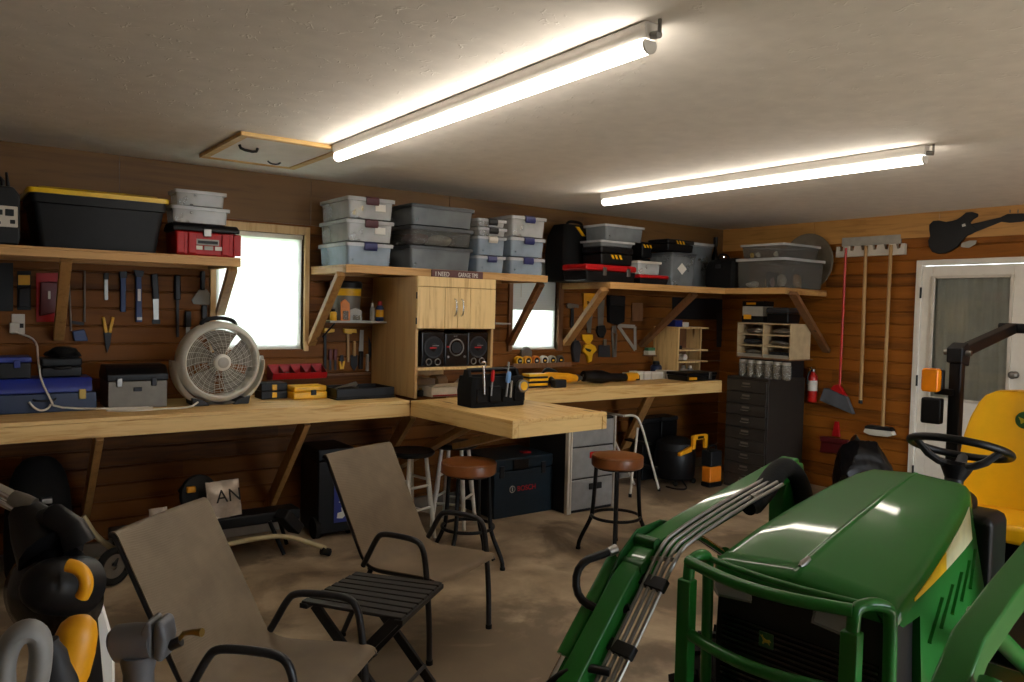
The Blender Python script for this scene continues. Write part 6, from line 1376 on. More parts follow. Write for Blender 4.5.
# --- grey upright drawer unit
yb = 4.5; x0, x1 = at(567, 470, y=yb).x, at(613, 470, y=yb).x; zt = at(590, 418, y=yb).z
zt = min(zt, 0.80)
t = thing('drawer_unit', 'grey plastic drawer unit with a red latch behind the bar stool', 'drawer unit', ((x0+x1)/2, yb, 0)); xd = at(571, 470, y=yb).x
box((x0, yb, 0.0), (x1, 4.98, zt)).build('unit_body', 'charcoal', t, bevel=0.006, world=True)
MB().box((x0-0.006, yb-0.02, 0.0), (x0+0.014, yb+0.02, zt+0.004)).build('corner_post', 'offwhite', t, bevel=0.004, world=True); MB().box((x0+0.02, yb-0.02, 0.0), (x0+0.036, yb-0.001, zt+0.004)).build('corner_post', 'offwhite', t, bevel=0.003, world=True); MB().box((x1-0.012, yb-0.02, 0.0), (x1+0.006, yb+0.02, zt+0.004)).build('corner_post', 'lgrey', t, bevel=0.004, world=True)
zz = [0.02, zt*0.36, zt*0.7, zt-0.01]
for i in range(3):
    dr = box((x0+0.04, yb-0.014, zz[i]+0.004), (x1-0.016, yb-0.001, zz[i+1]-0.006)).build('drawer', 'grey', t, bevel=0.008, world=True)
    zm = zz[i]+(zz[i+1]-zz[i])*0.62; xm = (x0+x1)/2+0.03
    plabel(box((xm-0.06, yb-0.03, zm), (xm+0.07, yb-0.0145, zm+0.05)).build('drawer_latch', ('charcoal', 'red', 'charcoal')[i], dr, bevel=0.006, world=True), ('dark latch', 'red latch', 'dark latch')[i])
# --- silver step ladder
t = thing('step_ladder', 'folded silver tubular frame standing under the far bench', 'ladder', (4.75, 4.75, 0))
f1, f2 = at(630, 496, z=0.01), at(659, 490, z=0.01)
ya = f2.y; zc_ = at(640, 417, y=ya).z
T = lambda px, py: at(px, py, y=ya)
MB().tube([T(624, 416), T(634, 415), T(640, 420), T(649, 452), f2], 0.0105, 10, smooth=2).build('frame_leg', 'white_stool', t, world=True)
g0 = T(643, 428); MB().tube([g0+Vector((-.03, 0.03, 0)), Vector((f1.x+0.02, f1.y+0.0, 0.2)), f1], 0.0105, 10).build('frame_leg', 'white_stool', t, world=True)
MB().cyl(T(624, 416)+Vector((0, 0.0, 0)), T(624, 416)+Vector((0.0, 0.28, 0.0)), 0.0105, n=10).build('top_bar', 'white_stool', t, world=True)
b2 = T(624, 416)+Vector((0, 0.28, 0)); MB().tube([b2, Vector((f2.x-0.02, f2.y+0.28, 0.01))], 0.0105, 10).build('frame_leg', 'white_stool', t, world=True)
for z in (0.2, 0.42):
    k = 1-z/zc_; A = f2.lerp(T(640, 420), z/zc_)
    box((A.x-0.012, A.y, z), (A.x+0.06, A.y+0.27, z+0.018)).build('step', 'charcoal', t, bevel=0.003, world=True)
for f in (f1, f2): MB().cyl((f.x, f.y, 0), (f.x, f.y, 0.03), 0.014, n=10).build('foot_cap', 'rubber', t, world=True)
# --- shop vacuum with a yellow handle
yv = 4.75; c = at(683, 470, y=yv); t = thing('shop_vacuum', 'black shop vacuum with a yellow handle under the far bench', 'vacuum', (c.x, yv+0.1, 0))
r_ = 0.18; zr = at(683, 450, y=yv).z; zh = at(690, 433, y=yv).z
MB().lathe([(r_*0.9, 0.05), (r_, 0.08), (r_*1.05, zr*0.85), (r_*0.98, zr), (0.001, zr)], 32).build('tank', 'black', t)
MB().lathe([(r_*1.0, zr+0.001), (r_*0.95, zr+0.06), (r_*0.6, zr+0.1), (0.001, zr+0.105)], 32).build('motor_head', 'charcoal', t)
MB().loft([[(u, y_, z_) for u, z_ in ((0.0, zr+0.02), (0.0, zh-0.01), (0.02, zh), (0.18, zh), (0.2, zh-0.01), (0.2, zr+0.02), (0.165, zr+0.02), (0.16, zh-0.045), (0.04, zh-0.045), (0.035, zr+0.02))] for y_ in (-0.21, -0.18)], True).build('handle', 'tool_yellow', t, bevel=0.004)
box((0.06, -0.213, zh-0.038), (0.14, -0.2105, zh-0.014)).build('label_band', 'black', t)
MB().loft([[(-0.16+0.16*k, y_, z_) for y_, z_ in ((-0.2, zr-0.03+0.03*k), (-0.2, zr+0.05*k+0.0), (-0.17, zr+0.05*k+0.0), (-0.17, zr-0.03+0.03*k))] for k in (0, 1)], True).build('yellow_trim', 'tool_yellow', t, bevel=0.004)
for q in range(4): MB().blob((math.cos(PI/4+q*PI/2)*0.17, math.sin(PI/4+q*PI/2)*0.17, 0.026), (0.026, 0.026, 0.026), q, 0, 2).build('caster', 'rubber', t)
hp = [Vector((c.x-0.1, yv-0.1, 0.3)), Vector((c.x-0.2, yv-0.18, 0.1)), Vector((c.x-0.1, yv-0.24, 0.02)), Vector((c.x+0.05, yv-0.22, 0.02)), Vector((c.x+0.12, yv-0.16, 0.05))]
MB().tube([(c.x-0.24, yv-0.02, 0.012), (c.x-0.24, yv-0.14, 0.012), (c.x-0.15, yv-0.2, 0.012), (c.x-0.08, yv-0.06, 0.06)], 0.008, 8, smooth=2).build('power_cord', 'black', t, world=True)
for i, x0 in enumerate((5.215, 5.46)):  # two bins added to darken the wall under the far bench
    q_ = thing('shade_bin', ('left', 'right')[i]+' added black bin darkening the wall behind the shop vacuum', 'bin', (x0+0.12, 5.13, 0))
    box((-0.112, -0.085, 0), (0.112, 0.085, 0.54), taper=0.96).build('bin_body', 'black', q_, bevel=0.01); box((-0.117, -0.09, 0.541), (0.117, 0.09, 0.58)).build('lid', 'charcoal', q_, bevel=0.01)
yv = 4.5; p = at(713, 483, z=0); c = at(713, 470, y=yv)
t = thing('spotlight', 'small orange and black work light on the floor by the drawer cabinet', 'work light', (c.x+0.075, yv+0.08, 0))
zt = at(713, 452, y=yv).z; zm = at(713, 468, y=yv).z; wv = 0.8*(at(723, 470, y=yv).x-at(706, 470, y=yv).x)
box((-wv*0.45, -0.06, 0), (wv*0.45, 0.05, 0.04)).build('base', 'black', t, bevel=0.01); box((-wv*0.42, -0.055, 0.041), (wv*0.42, 0.045, zm)).build('body', 'orange', t, bevel=0.012)
box((-wv*0.4, -0.06, zm+0.001), (wv*0.4, 0.06, zt)).build('head', 'charcoal', t, bevel=0.012); MB().tube([(-wv*0.3, 0, zt-0.005), (-wv*0.28, 0, zt+0.04), (wv*0.28, 0, zt+0.04), (wv*0.3, 0, zt-0.005)], 0.009, 8, smooth=1).build('handle', 'black', t)

# --- low tubular rolling stand below the left bench
t = thing('rolling_stand', 'low black and cream folding stand with a wheel under the left bench', 'stand', (1.2, 4.6, 0))
F = at(326, 553, z=0.02)
p = [at(225, 545, y=4.62), at(250, 539.5, y=4.62), at(285, 534.5, y=4.62), F+Vector((0, 0, 0.03))]
MB().tube([at(205, 549, y=4.62)]+p, 0.015, 12, smooth=2).build('front_tube', 'cream', t, world=True)
MB().cyl(F+Vector((-0.03, 0, 0.02)), F+Vector((0.025, 0, 0.0)), 0.024, n=14).build('foot_cap', 'rubber', t, world=True)
yy = 4.86
p = [at(83, 516, y=yy), at(93, 533, y=yy), at(104, 543, y=yy), at(120, 553, y=yy), at(160, 560, y=4.8)]
MB().tube(p, 0.016, 12, smooth=2).build('rear_tube', 'cream', t, world=True)
b0, b1 = at(110, 545, y=4.78), at(296, 523, y=4.78)
MB().beam(Vector((b0.x, 4.78, 0.24)), Vector((b1.x, 4.78, 0.24)), 0.16, 0.07).build('deck', 'black', t, bevel=0.012, world=True)
MB().beam(Vector((b1.x-0.14, 4.66, 0.27)), Vector((b1.x-0.02, 4.72, 0.14)), 0.1, 0.07).build('end_bracket', 'charcoal', t, bevel=0.01, world=True)
MB().tube([Vector((b1.x-0.1, 4.84, 0.22)), Vector((b1.x-0.03, 4.86, 0.01))], 0.013, 10).build('leg', 'black', t, world=True)
MB().tube([Vector((b1.x-0.2, 4.70, 0.22)), Vector((b1.x-0.12, 4.66, 0.01))], 0.013, 10).build('leg', 'black', t, world=True)
wc = at(114, 575, y=4.66); wr = 0.105; wc.z = wr
MB().torus(wc, (0.5, -1, 0), wr-0.02, 0.02, 32, 10).build('tire', 'rubber', t, world=True); MB().lathe([(0.001, -0.02), (0.02, -0.02), (0.022, 0), (wr*0.7, 0.004), (wr*0.72, -0.008), (0.03, -0.012)], 24, wc, (0.5, -1, 0)).build('wheel_hub', 'oldsteel', t, world=True)
MB().tube([wc, Vector((wc.x+0.05, 4.72, 0.22))], 0.013, 10).build('axle_strut', 'black', t, world=True)
DK = 0.276
# the circular saw and the snack bag lying on it
sx = at(198, 480, y=4.74)
t = thing('circular_saw', 'black circular saw with a yellow trigger on the low stand', 'saw', (sx.x, 4.865, DK+0.002))
MB().lathe([(0.001, -0.03), (0.1, -0.03), (0.115, -0.015), (0.115, 0.01), (0.1, 0.02), (0.001, 0.02)], 32, (0.03, -0.02, 0.13), (0.3, -1, 0.1)).build('blade_guard', 'charcoal', t)
MB().lathe([(0.07, -0.032), (0.085, -0.031), (0.085, -0.0305), (0.001, -0.0305), (0.001, -0.034)], 28, (0.03, -0.02, 0.13), (0.3, -1, 0.1)).build('guard_face', 'oldsteel', t)
MB().tube([(-0.06, 0.03, 0.14), (-0.02, 0.0, 0.2), (0.06, 0.0, 0.22), (0.1, 0.0, 0.16)], 0.022, 12, smooth=2).build('handle', 'black', t)
box((-0.05, -0.085, 0.155), (0.0, -0.055, 0.19)).build('trigger_lock', 'tool_yellow', t, bevel=0.006)
MB().cyl((0.05, 0.0, 0.12), (0.14, 0.08, 0.13), 0.045, n=20).build('motor_body', 'black', t)
box((-0.12, -0.06, 0.0), (0.13, 0.05, 0.006)).build('base_shoe', 'steel', t, bevel=0.001)
def bag(label, l, r, tp, bt_, y, z, tilt, seed, letters=None):
    a, c, zt, zb = fit(l, r, tp, bt_, y=y); w, h = c.x-a.x, zt-zb
    t = thing('snack_bag', label, 'snack bag', ((a.x+c.x)/2, y, z)); rnd = random.Random(seed); g = []
    for side in (1, -1):
        g.append([[((-0.5+i/8)*w, -side*0.03*math.sin(PI*i/8)*math.sin(PI*min(1, j/7*1.02))+rnd.uniform(-.004, .004), h*j/7+0.004*rnd.random()) for j in range(8)] for i in range(9)])
    MB().sheet(g[0], 0.002).sheet([r_ for r_ in reversed(g[1])], 0.002).build('bag_film', 'silverbag', t)
    if letters: text('lettering', letters, h*0.5, t, 'charcoal', (-w*0.3, -0.034, h*0.42), sx=1.0)
    t.rotation_euler = (R(-tilt), 0, R(8)); return t
bag('crumpled white snack bag with dark letters beside the circular saw', 208, 243, 491, 527, 4.70, DK+0.004, 14, 2, 'AN')
bag('small pale bag left of the circular saw on the low stand', 150, 169, 503, 520, 4.72, DK+0.004, 15, 5)
# dark bag and gear in the shadow left under the bench
bcx = at(40, 490, y=4.85)
t = thing('backpack', 'black backpack in the shadow at the left under the bench', 'bag', (bcx.x, 4.9, 0)); hb = at(40, 457, y=4.85).z
MB().loft([[(0.16*k*math.cos(a)*(1+0.06*math.sin(3*a)), 0.11*k*math.sin(a), z_) for a in [2*PI*i/24 for i in range(24)]] for z_, k in ((0, 0.9), (0.05, 1), (hb*0.4, 1.05), (hb*0.75, 0.95), (hb*0.93, 0.7), (hb, 0.3))], True).build('bag_body', 'black_soft', t, sub=1)
box((0.0, -0.135, hb*0.66), (0.05, -0.09, hb*0.7)).build('buckle', 'steel', t, bevel=0.003)

# ================================================================== THE TRACTOR (local: +x runs to the rear, +y is its far side)
tr = thing('tractor', 'green compact tractor with yellow seat, front guard and loader arms', 'tractor', (1.79, 1.21, 0), R(6.35))
def mirror(fn, *names):
    for s in (1, -1): fn(s)
# hood: sections along x
def lerp_tab(tab, u):
    for (a, *va), (b, *vb) in zip(tab, tab[1:]):
        if u <= b: k = (u-a)/(b-a); return [x+(y-x)*k for x, y in zip(va, vb)]
    return list(tab[-1][1:])
#        x     half top  z shoulder  z crown  half low  z low
HT = [(0.075, 0.235, 0.826, 0.846, 0.245, 0.80), (0.10, 0.256, 0.848, 0.876, 0.268, 0.60), (0.3, 0.249, 0.898, 0.924, 0.272, 0.56), (0.5, 0.232, 0.943, 0.966, 0.268, 0.56), (0.7, 0.208, 0.986, 1.005, 0.262, 0.58), (0.84, 0.182, 1.013, 1.028, 0.256, 0.62), (0.905, 0.163, 1.022, 1.035, 0.25, 0.64), (0.925, 0.155, 1.012, 1.024, 0.24, 0.66)]
def side_w(u, z):
    ht, zs, zc, hl, zl = lerp_tab(HT, u); d = max(0.0, (zs-z)/(zs-0.58)); return ht+0.008*min(1, d*12)+(hl-ht-0.008)*min(1, d)**1.25
def section(u):
    ht, zs, zc, hl, zl = lerp_tab(HT, u); k = lambda q: (ht*q, zs+(zc-zs)*(1-q))
    zl = 0.80 if u <= 0.105 else 0.785 if u < 0.25 else zl
    half = [(side_w(u, zl+(zs-0.05-zl)*q), zl+(zs-0.05-zl)*q) for q in (0, 0.25, 0.5, 0.75, 1)]+[(side_w(u, zs-0.03), zs-0.03), (ht+0.002, zs-0.014), (ht-0.007, zs-0.004), (ht-0.02, zs+0.0008), k(0.86), k(0.6), k(0.3), k(0.06), k(0.035), (0.005, zc+0.002)]
    return [(u, y, z) for y, z in half]+[(u, -y, z) for y, z in reversed(half)]
us = [0.075, 0.085, 0.10, 0.13, 0.2, 0.245, 0.255, 0.3, 0.4, 0.5, 0.6, 0.7, 0.78, 0.84, 0.88, 0.905, 0.918, 0.925]
hood = MB().loft([section(u) for u in us], True).build('hood', 'green', tr, ang=50)
MB().tube([(u, 0, lerp_tab(HT, u)[2]+0.0005) for u in (0.1, 0.12, 0.15)], [0.006, 0.011, 0.008], 10, flat=1.0).build('hood_emblem', 'steel', hood)
# yellow to pale stripe along each side
def stripe(s):
    top, bot = [], []
    for k in range(10):
        u = 0.2+0.6*k/9; ht, zs, zc, hl, zl = lerp_tab(HT, u); w = 0.008+0.092*(k/9)
        f = lambda z: side_w(u, z)+0.003
        z1 = zs-0.03; z0 = z1-w
        top.append((u, s*f(z1), z1)); bot.append((u, s*f(z0), z0))
    MB().sheet([[a, b] for a, b in zip(top[:5], bot[:5])] if s > 0 else [[b, a] for a, b in zip(top[:5], bot[:5])], 0.002).build('side_stripe', 'lid_yellow', hood)
    MB().sheet([[a, b] for a, b in zip(top[4:], bot[4:])] if s > 0 else [[b, a] for a, b in zip(top[4:], bot[4:])], 0.002).build('side_stripe', 'decal', hood)
    for j in range(5):
        u = 0.3+0.1*j; z = 0.70+0.012*j; hl = side_w(u, z+0.03)
        MB().beam((u, s*(side_w(u, z)+0.003), z), (u+0.12, s*(side_w(u+0.12, z+0.09)+0.003), z+0.09), 0.006, 0.012, (0, 1, 0)).build('side_vent', 'green', hood)
mirror(stripe)
# grille with two headlamps and a badge
MB().loft([[(x, y, z) for y, z in ((-0.245, 0.46), (0.245, 0.46), (0.25, 0.6), (0.244, 0.79), (0.2, 0.83), (-0.2, 0.83), (-0.244, 0.79), (-0.25, 0.6))] for x in (0.088, 0.25)], True).build('grille', 'black', tr, bevel=0.006)
gl = tr.children[-1] if tr.children else tr
mb = MB()
for k in range(22):
    z = 0.475+0.0155*k
    if z < 0.69: mb.box((0.082, -0.225, z), (0.088, 0.225, z+0.007))
mb.build('grille_slats', 'black_gloss', tr)
def lamp(s):
    y0, y1 = s*0.215, s*0.1
    sh = Matrix.Translation((0, 0.04, 0))
    MB().prism([(0.084, y0, 0.80), (0.084, y1, 0.79), (0.084, y1-s*0.008, 0.745), (0.084, s*0.2, 0.735), (0.084, y0, 0.755)], (0.01, 0, 0)).move(sh).build('headlamp', 'lgrey', tr, bevel=0.004)
    MB().prism([(0.076, y0+s*0.004, 0.803), (0.076, y1-s*0.004, 0.793), (0.076, y1-s*0.012, 0.742), (0.076, s*0.2, 0.731), (0.076, y0+s*0.004, 0.752)], (0.006, 0, 0)).move(sh).build('headlamp_lens', 'lamp_lens', tr, bevel=0.002)
mirror(lamp)
bd = MB().box((0.078, 0.058, 0.63), (0.0815, 0.102, 0.672)).build('badge', 'badgegreen', tr, bevel=0.001)
MB().prism([(0.0768, 0.08+y*0.62, 0.6515+(z-0.686)*0.62) for y, z in ((0.03, 0.705), (0.022, 0.7), (0.018, 0.708), (0.012, 0.695), (-0.004, 0.688), (-0.018, 0.693), (-0.026, 0.682), (-0.016, 0.68), (-0.02, 0.668), (-0.01, 0.676), (0.006, 0.674), (0.012, 0.664), (0.018, 0.668), (0.013, 0.682), (0.02, 0.694))], (0.001, 0, 0)).build('leaping_emblem', 'deer', bd)
# front guard of bent tube
def guard_side(s):
    y = 0.268 if s > 0 else -0.205
    x0, x1 = -0.035, 0.07
    if s < 0: x0, x1 = -0.03, 0.075
    zt = 0.853
    MB().tube([(x0, y, 0.42), (x0, y, zt-0.02), (x0+0.02, y, zt), ((x0+x1)/2, y-s*0.005 if s > 0 else y-0.02, zt+0.008), (x1-0.015, y-(0.0 if s > 0 else 0.045), zt-0.002), (x1, y-(0.0 if s > 0 else 0.05), zt-0.03), (x1+0.005, y-(0 if s > 0 else 0.05), 0.42)], 0.0165, 12, smooth=2).build('guard_upright', 'green', tr)
    box((x0-0.022, y-0.022, 0.36), (x0+0.018, y+0.022, 0.80)).build('guard_post', 'green', tr, bevel=0.005)
mirror(guard_side)
for zz, bow in ((0.852, 0.05), (0.645, 0.05)):
    MB().tube([(-0.035-bow*math.sin(PI*k/10), 0.268-0.473*k/10, zz-0.004*math.sin(PI*k/10)) for k in range(11)], 0.0165, 12).build('guard_bar', 'green', tr)
MB().tube([(0.06-0.03*math.sin(PI*k/10), 0.262-0.5*k/10, 0.842) for k in range(11)], 0.009, 10).build('guard_bar', 'green', tr)
box((-0.05, -0.25, 0.34), (0.1, 0.29, 0.42)).build('guard_base', 'armgreen', tr, bevel=0.01)
# chassis, axles, wheels
box((0.1, -0.16, 0.28), (2.35, 0.16, 0.56)).build('chassis', 'black', tr, bevel=0.02)
box((0.93, -0.23, 0.50), (1.12, 0.23, 0.92)).build('dash_pedestal', 'black', tr, bevel=0.03)
box((1.0, -0.5, 0.42), (1.75, 0.5, 0.47)).build('foot_platform', 'black', tr, bevel=0.012)
def wheel(name, x, y, r, w, rim, lugs):
    s = 1 if y > 0 else -1; hw = w/2
    t_ = MB().lathe([(r*0.58, -hw*0.8), (r*0.7, -hw), (r*0.9, -hw), (r*0.965, -hw*0.75), (r*0.975, 0), (r*0.965, hw*0.75), (r*0.9, hw), (r*0.7, hw), (r*0.58, hw*0.8)], 40, (x, y, r), (0, 1, 0), True).build(name, 'rubber', tr)
    mb = MB()
    for k in range(lugs):
        a = 2*PI*k/lugs
        for q in (1, -1):
            a2 = a+(PI/lugs if q < 0 else 0); p0 = Vector((x+math.cos(a2)*r*0.975, y, r+math.sin(a2)*r*0.975)); a3 = a2+0.55*2*PI/lugs; p1 = Vector((x+math.cos(a3)*r*0.955, y+q*hw*0.98, r+math.sin(a3)*r*0.955))
            mb.beam(p0, p1, 0.022, 0.035, (p0-Vector((x, y, r))))
    mb.build('tread', 'rubber', t_)
    MB().lathe([(0.001, s*hw*0.3), (r*0.2, s*hw*0.3), (r*0.22, s*hw*0.1), (r*0.5, s*hw*0.25), (r*0.57, s*hw*0.75), (r*0.6, s*hw*0.8), (r*0.6, -s*hw*0.8), (r*0.55, -s*hw*0.7)], 32, (x, y, r), (0, 1, 0)).build('rim', rim, t_)
for s in (1, -1):
    wheel('front_tire', 0.36, s*0.37, 0.245, 0.17, 'lid_yellow', 16)
    wheel('rear_tire', 1.9, s*0.52, 0.36, 0.26, 'lid_yellow', 20)
    MB().cyl((0.36, 0, 0.27), (0.36, s*0.3, 0.25), 0.045, n=14).build('front_axle', 'black', tr)
    MB().cyl((1.9, 0, 0.40), (1.9, s*0.42, 0.36), 0.08, n=16).build('rear_axle', 'black', tr)
    # fender
    g = []
    for k in range(9):
        a = R(200-175*k/8); g.append([(1.92+0.43*math.cos(a), s*yy, min(0.735, 0.34+0.43*math.sin(a))) for yy in (0.27, 0.4, 0.52, 0.64)])
    MB().sheet(g if s > 0 else [list(reversed(r_)) for r_ in g], 0.012).build('fender', 'green', tr)
# seat
MB().loft([[(1.70+0.0*k, 0, 0)] for k in (0,)]*0 or [[(x, y, z) for y, z in ((-0.2, 0.66), (0.2, 0.66), (0.225, 0.7), (0.21, 0.745), (0.1, 0.735), (-0.1, 0.735), (-0.21, 0.745), (-0.225, 0.7))] for x in (1.68, 1.70, 1.85, 2.06)], True).build('seat_cushion', 'seat_yellow', tr, bevel=0.02, seg=3)
rows = []
for z, hw, x in ((0.70, 0.205, 2.02), (0.80, 0.215, 2.03), (0.92, 0.212, 2.045), (1.04, 0.2, 2.065), (1.12, 0.182, 2.08), (1.19, 0.155, 2.095), (1.225, 0.13, 2.105), (1.247, 0.09, 2.112), (1.252, 0.04, 2.115)):
    rows.append([(x+0.02, 0.0, z)]+[] if False else [(x+dx, y*hw, z) for y, dx in ((-1, -0.035), (-0.75, -0.03), (-0.3, 0.0), (0.3, 0.0), (0.75, -0.03), (1, -0.035), (1.03, 0.03), (0.6, 0.085), (-0.6, 0.085), (-1.03, 0.03))])
sb = MB().loft(rows, True).build('seat_back', 'seat_yellow', tr, bevel=0.012, seg=3, ang=60)
MB().lathe([(0.001, 0.0), (0.036, 0.0), (0.04, -0.004), (0.036, -0.006), (0.001, -0.006)], 28, (2.078, -0.026, 1.125), (-1, 0, 0.12)).build('seat_badge', 'badgegreen', sb)
MB().prism([(2.0695, -0.026+y*1.1, 1.125+z*1.1) for y, z in ((0.022, 0.014), (0.012, 0.01), (-0.006, 0.004), (-0.022, 0.008), (-0.014, -0.004), (-0.018, -0.014), (0.0, -0.006), (0.012, -0.014), (0.014, -0.002))], (0.002, 0, 0)).build('badge_emblem', 'deer', sb)
box((1.74, -0.17, 0.5), (2.05, 0.17, 0.66)).build('seat_base', 'black', tr, bevel=0.02)
# steering wheel: front edge higher
sw = Vector((1.30, -0.01, 1.082)); ax = Vector((0.32, 0, 0.95)).normalized()
MB().torus(sw, ax, 0.167, 0.0145, 56, 10).build('steering_wheel', 'black', tr)
hub = sw-ax*0.075
MB().lathe([(0.001, 0.02), (0.05, 0.015), (0.055, 0.0), (0.04, -0.03), (0.03, -0.05)], 24, hub, ax).build('steering_hub', 'black', tr)
fx, fy, _ = frame_of(ax)
for k in range(3):
    a = 2*PI*k/3+PI/2+0.2; rim = sw+(fx*math.cos(a)+fy*math.sin(a))*0.163; mid = hub+(fx*math.cos(a)+fy*math.sin(a))*0.09+ax*0.012
    MB().tube([hub+ax*0.003, mid, rim], [0.016, 0.014, 0.012], 10, smooth=1, flat=1.6).build('steering_spoke', 'dgrey', tr)
MB().cyl(hub-ax*0.03, hub-ax*0.32, 0.03, 0.045, 18).build('steering_column', 'black', tr)
MB().loft([[(x, y*k, z) for y, z in ((-0.15, 0.86), (0.15, 0.86), (0.15, 0.94), (0.1, 0.965), (-0.1, 0.965), (-0.15, 0.94))] for x, k in ((0.93, 1), (1.08, 0.95), (1.16, 0.8))], True).build('dash', 'black', tr, bevel=0.015)
# roll bar folded back above its hinge
def rops(s):
    y = 0.295*s; xh = 2.2
    MB().beam((xh, y, 0.55), (xh, y, 1.40), 0.055, 0.06, (1, 0, 0)).build('roll_post', 'black', tr, bevel=0.008)
    MB().prism([(xh-0.05, y-0.035, 1.36), (xh+0.055, y-0.035, 1.34), (xh+0.08, y-0.035, 1.42), (xh+0.03, y-0.035, 1.455), (xh-0.05, y-0.035, 1.43)], (0, 0.07, 0)).build('roll_hinge', 'dsteel', tr, bevel=0.006)
    MB().cyl((xh, y-0.06, 1.405), (xh, y+0.06, 1.405), 0.014, n=14).build('hinge_pin', 'steel', tr)
    MB().beam((xh+0.01, y, 1.405), (xh+0.85, y, 1.525), 0.055, 0.055, (0, 1, 0)).build('roll_arm', 'black', tr, bevel=0.008)
    # amber lamp on a bracket outside the post
    yo = y+s*0.082
    box((xh-0.05, min(y, yo), 1.2), (xh-0.02, max(y, yo), 1.23)).build('lamp_bracket', 'black', tr, bevel=0.003)
    MB().loft([[(xh-0.12+x, yo+yy*1.0, z) for yy, z in ((-0.034, 1.215), (0.034, 1.215), (0.038, 1.228), (0.038, 1.315), (0.032, 1.328), (-0.032, 1.328), (-0.038, 1.315), (-0.038, 1.228))] for x in (0.0, 0.055)], True).build('amber_lamp', 'amber', tr, bevel=0.008)
    box((xh-0.06, yo-0.04, 1.225), (xh-0.02, yo+0.04, 1.32)).build('lamp_housing', 'black', tr, bevel=0.008)
    box((xh-0.1, yo-0.05, 1.06), (xh-0.05, yo+0.042, 1.185)).build('tail_lamp', 'black', tr, bevel=0.01)
mirror(rops)
MB().beam((3.05, -0.36, 1.525), (3.05, 0.36, 1.525), 0.055, 0.055).build('roll_crossbar', 'black', tr, bevel=0.008)
# loader: masts, arms, cylinders, steel lines
def loader(s):
    y = 0.445*s
    MB().prism([(0.80, y-0.03, 0.4), (0.98, y-0.03, 0.4), (0.98, y-0.03, 0.86), (0.93, y-0.03, 1.0), (0.82, y-0.03, 1.0), (0.78, y-0.03, 0.86)], (0, 0.06, 0)).build('loader_mast', 'armgreen', tr, bevel=0.008)
    box((0.8, min(0.15*s, y), 0.36), (0.96, max(0.15*s, y), 0.44)).build('mast_frame', 'armgreen', tr, bevel=0.006)
    arm = [(0.89, 0.985), (0.60, 0.935), (0.22, 0.868), (0.02, 0.825), (-0.09, 0.75), (-0.33, 0.49), (-0.52, 0.26)]
    def off(pts, d):
        out = []
        for i, p in enumerate(pts):
            a = pts[max(0, i-1)]; b = pts[min(len(pts)-1, i+1)]; dx, dz = b[0]-a[0], b[1]-a[1]; n = math.hypot(dx, dz); out.append((p[0]+dz/n*d, p[1]-dx/n*d))
        return out
    up, lo = off(arm, -0.035), off(arm, 0.04)
    MB().prism([(x, y-0.036, z) for x, z in up+list(reversed(lo))], (0, 0.07, 0)).build('loader_arm', 'green', tr, bevel=0.007)
    if s > 0: MB().prism([(x, y+s*0.0365, z) for x, z in ((0.12, 0.9), (0.22, 0.87), (0.04, 0.74), (-0.14, 0.62), (-0.19, 0.66), (-0.08, 0.83), (0.0, 0.89))], (0, s*0.006, 0)).build('knee_plate', 'armgreen', tr, bevel=0.003)
    for px_, pz_ in () if s < 0 else ((0.0, 0.86), (-0.06, 0.80)): MB().cyl((px_, y-0.04, pz_), (px_, y+0.04, pz_), 0.018, n=18).build('pivot_pin', 'armgreen', tr)
    yo = y-s*0.0; zb = 0.0
    # bucket cylinder below the knee on the outer side
    yc = y+s*0.07
    MB().cyl((-0.06, yc, 0.80), (-0.28, yc, 0.555), 0.026, n=18).build('bucket_cylinder', 'green', tr)
    MB().cyl((-0.28, yc, 0.555), (-0.47, yc, 0.34), 0.013, n=14).build('cylinder_rod', 'chrome', tr)
    MB().cyl((0.82, y-s*0.05, 0.5), (0.36, y-s*0.05, 0.76), 0.026, n=18).build('lift_cylinder', 'green', tr)
    MB().cyl((0.36, y-s*0.05, 0.76), (0.2, y-s*0.05, 0.85), 0.013, n=12).build('cylinder_rod', 'chrome', tr)
loader(1); loader(-1)
MB().cyl((0.1, -0.42, 0.80), (0.1, 0.42, 0.80), 0.03, n=18).build('torque_tube', 'armgreen', tr) if False else None
# four steel lines on the inside of the far arm
for i in range(4):
    y = 0.395-0.02*i; dz = 0.004*i
    pts = [(0.62, y, 0.985-dz), (0.36, y, 0.945-dz), (0.06, y, 0.885-dz), (0.0, y, 0.85-dz), (-0.1, y, 0.73-dz), (-0.3, y, 0.50-dz), (-0.5, y, 0.27)]
    MB().tube(pts, 0.0062, 8, smooth=1).build('steel_line', 'steel', tr)
for u, z in ((-0.06, 0.765), (-0.2, 0.605), (-0.3, 0.49)):
    box((u-0.02, 0.325, z-0.012), (u+0.02, 0.425, z+0.012), rot=Matrix.Rotation(R(-45), 3, 'Y')).build('line_clamp', 'dsteel', tr, bevel=0.004)
MB().beam((-0.04, 0.46, 0.815), (0.0, 0.34, 0.83), 0.008, 0.012).build('line_bracket', 'steel', tr)
MB().tube([(-0.1, 0.51, 0.83), (-0.19, 0.56, 0.80), (-0.21, 0.54, 0.70), (-0.16, 0.45, 0.67), (-0.13, 0.40, 0.70)], 0.0125, 10, smooth=2).build('hose', 'black', tr)
MB().tube([(-0.26, 0.36, 0.56), (-0.3, 0.44, 0.56), (-0.36, 0.5, 0.51), (-0.4, 0.54, 0.42)], 0.0125, 10, smooth=2).build('hose', 'black', tr)
MB().cyl((-0.1, 0.51, 0.83), (-0.075, 0.5, 0.838), 0.015, n=12).build('hose_fitting', 'steel', tr)
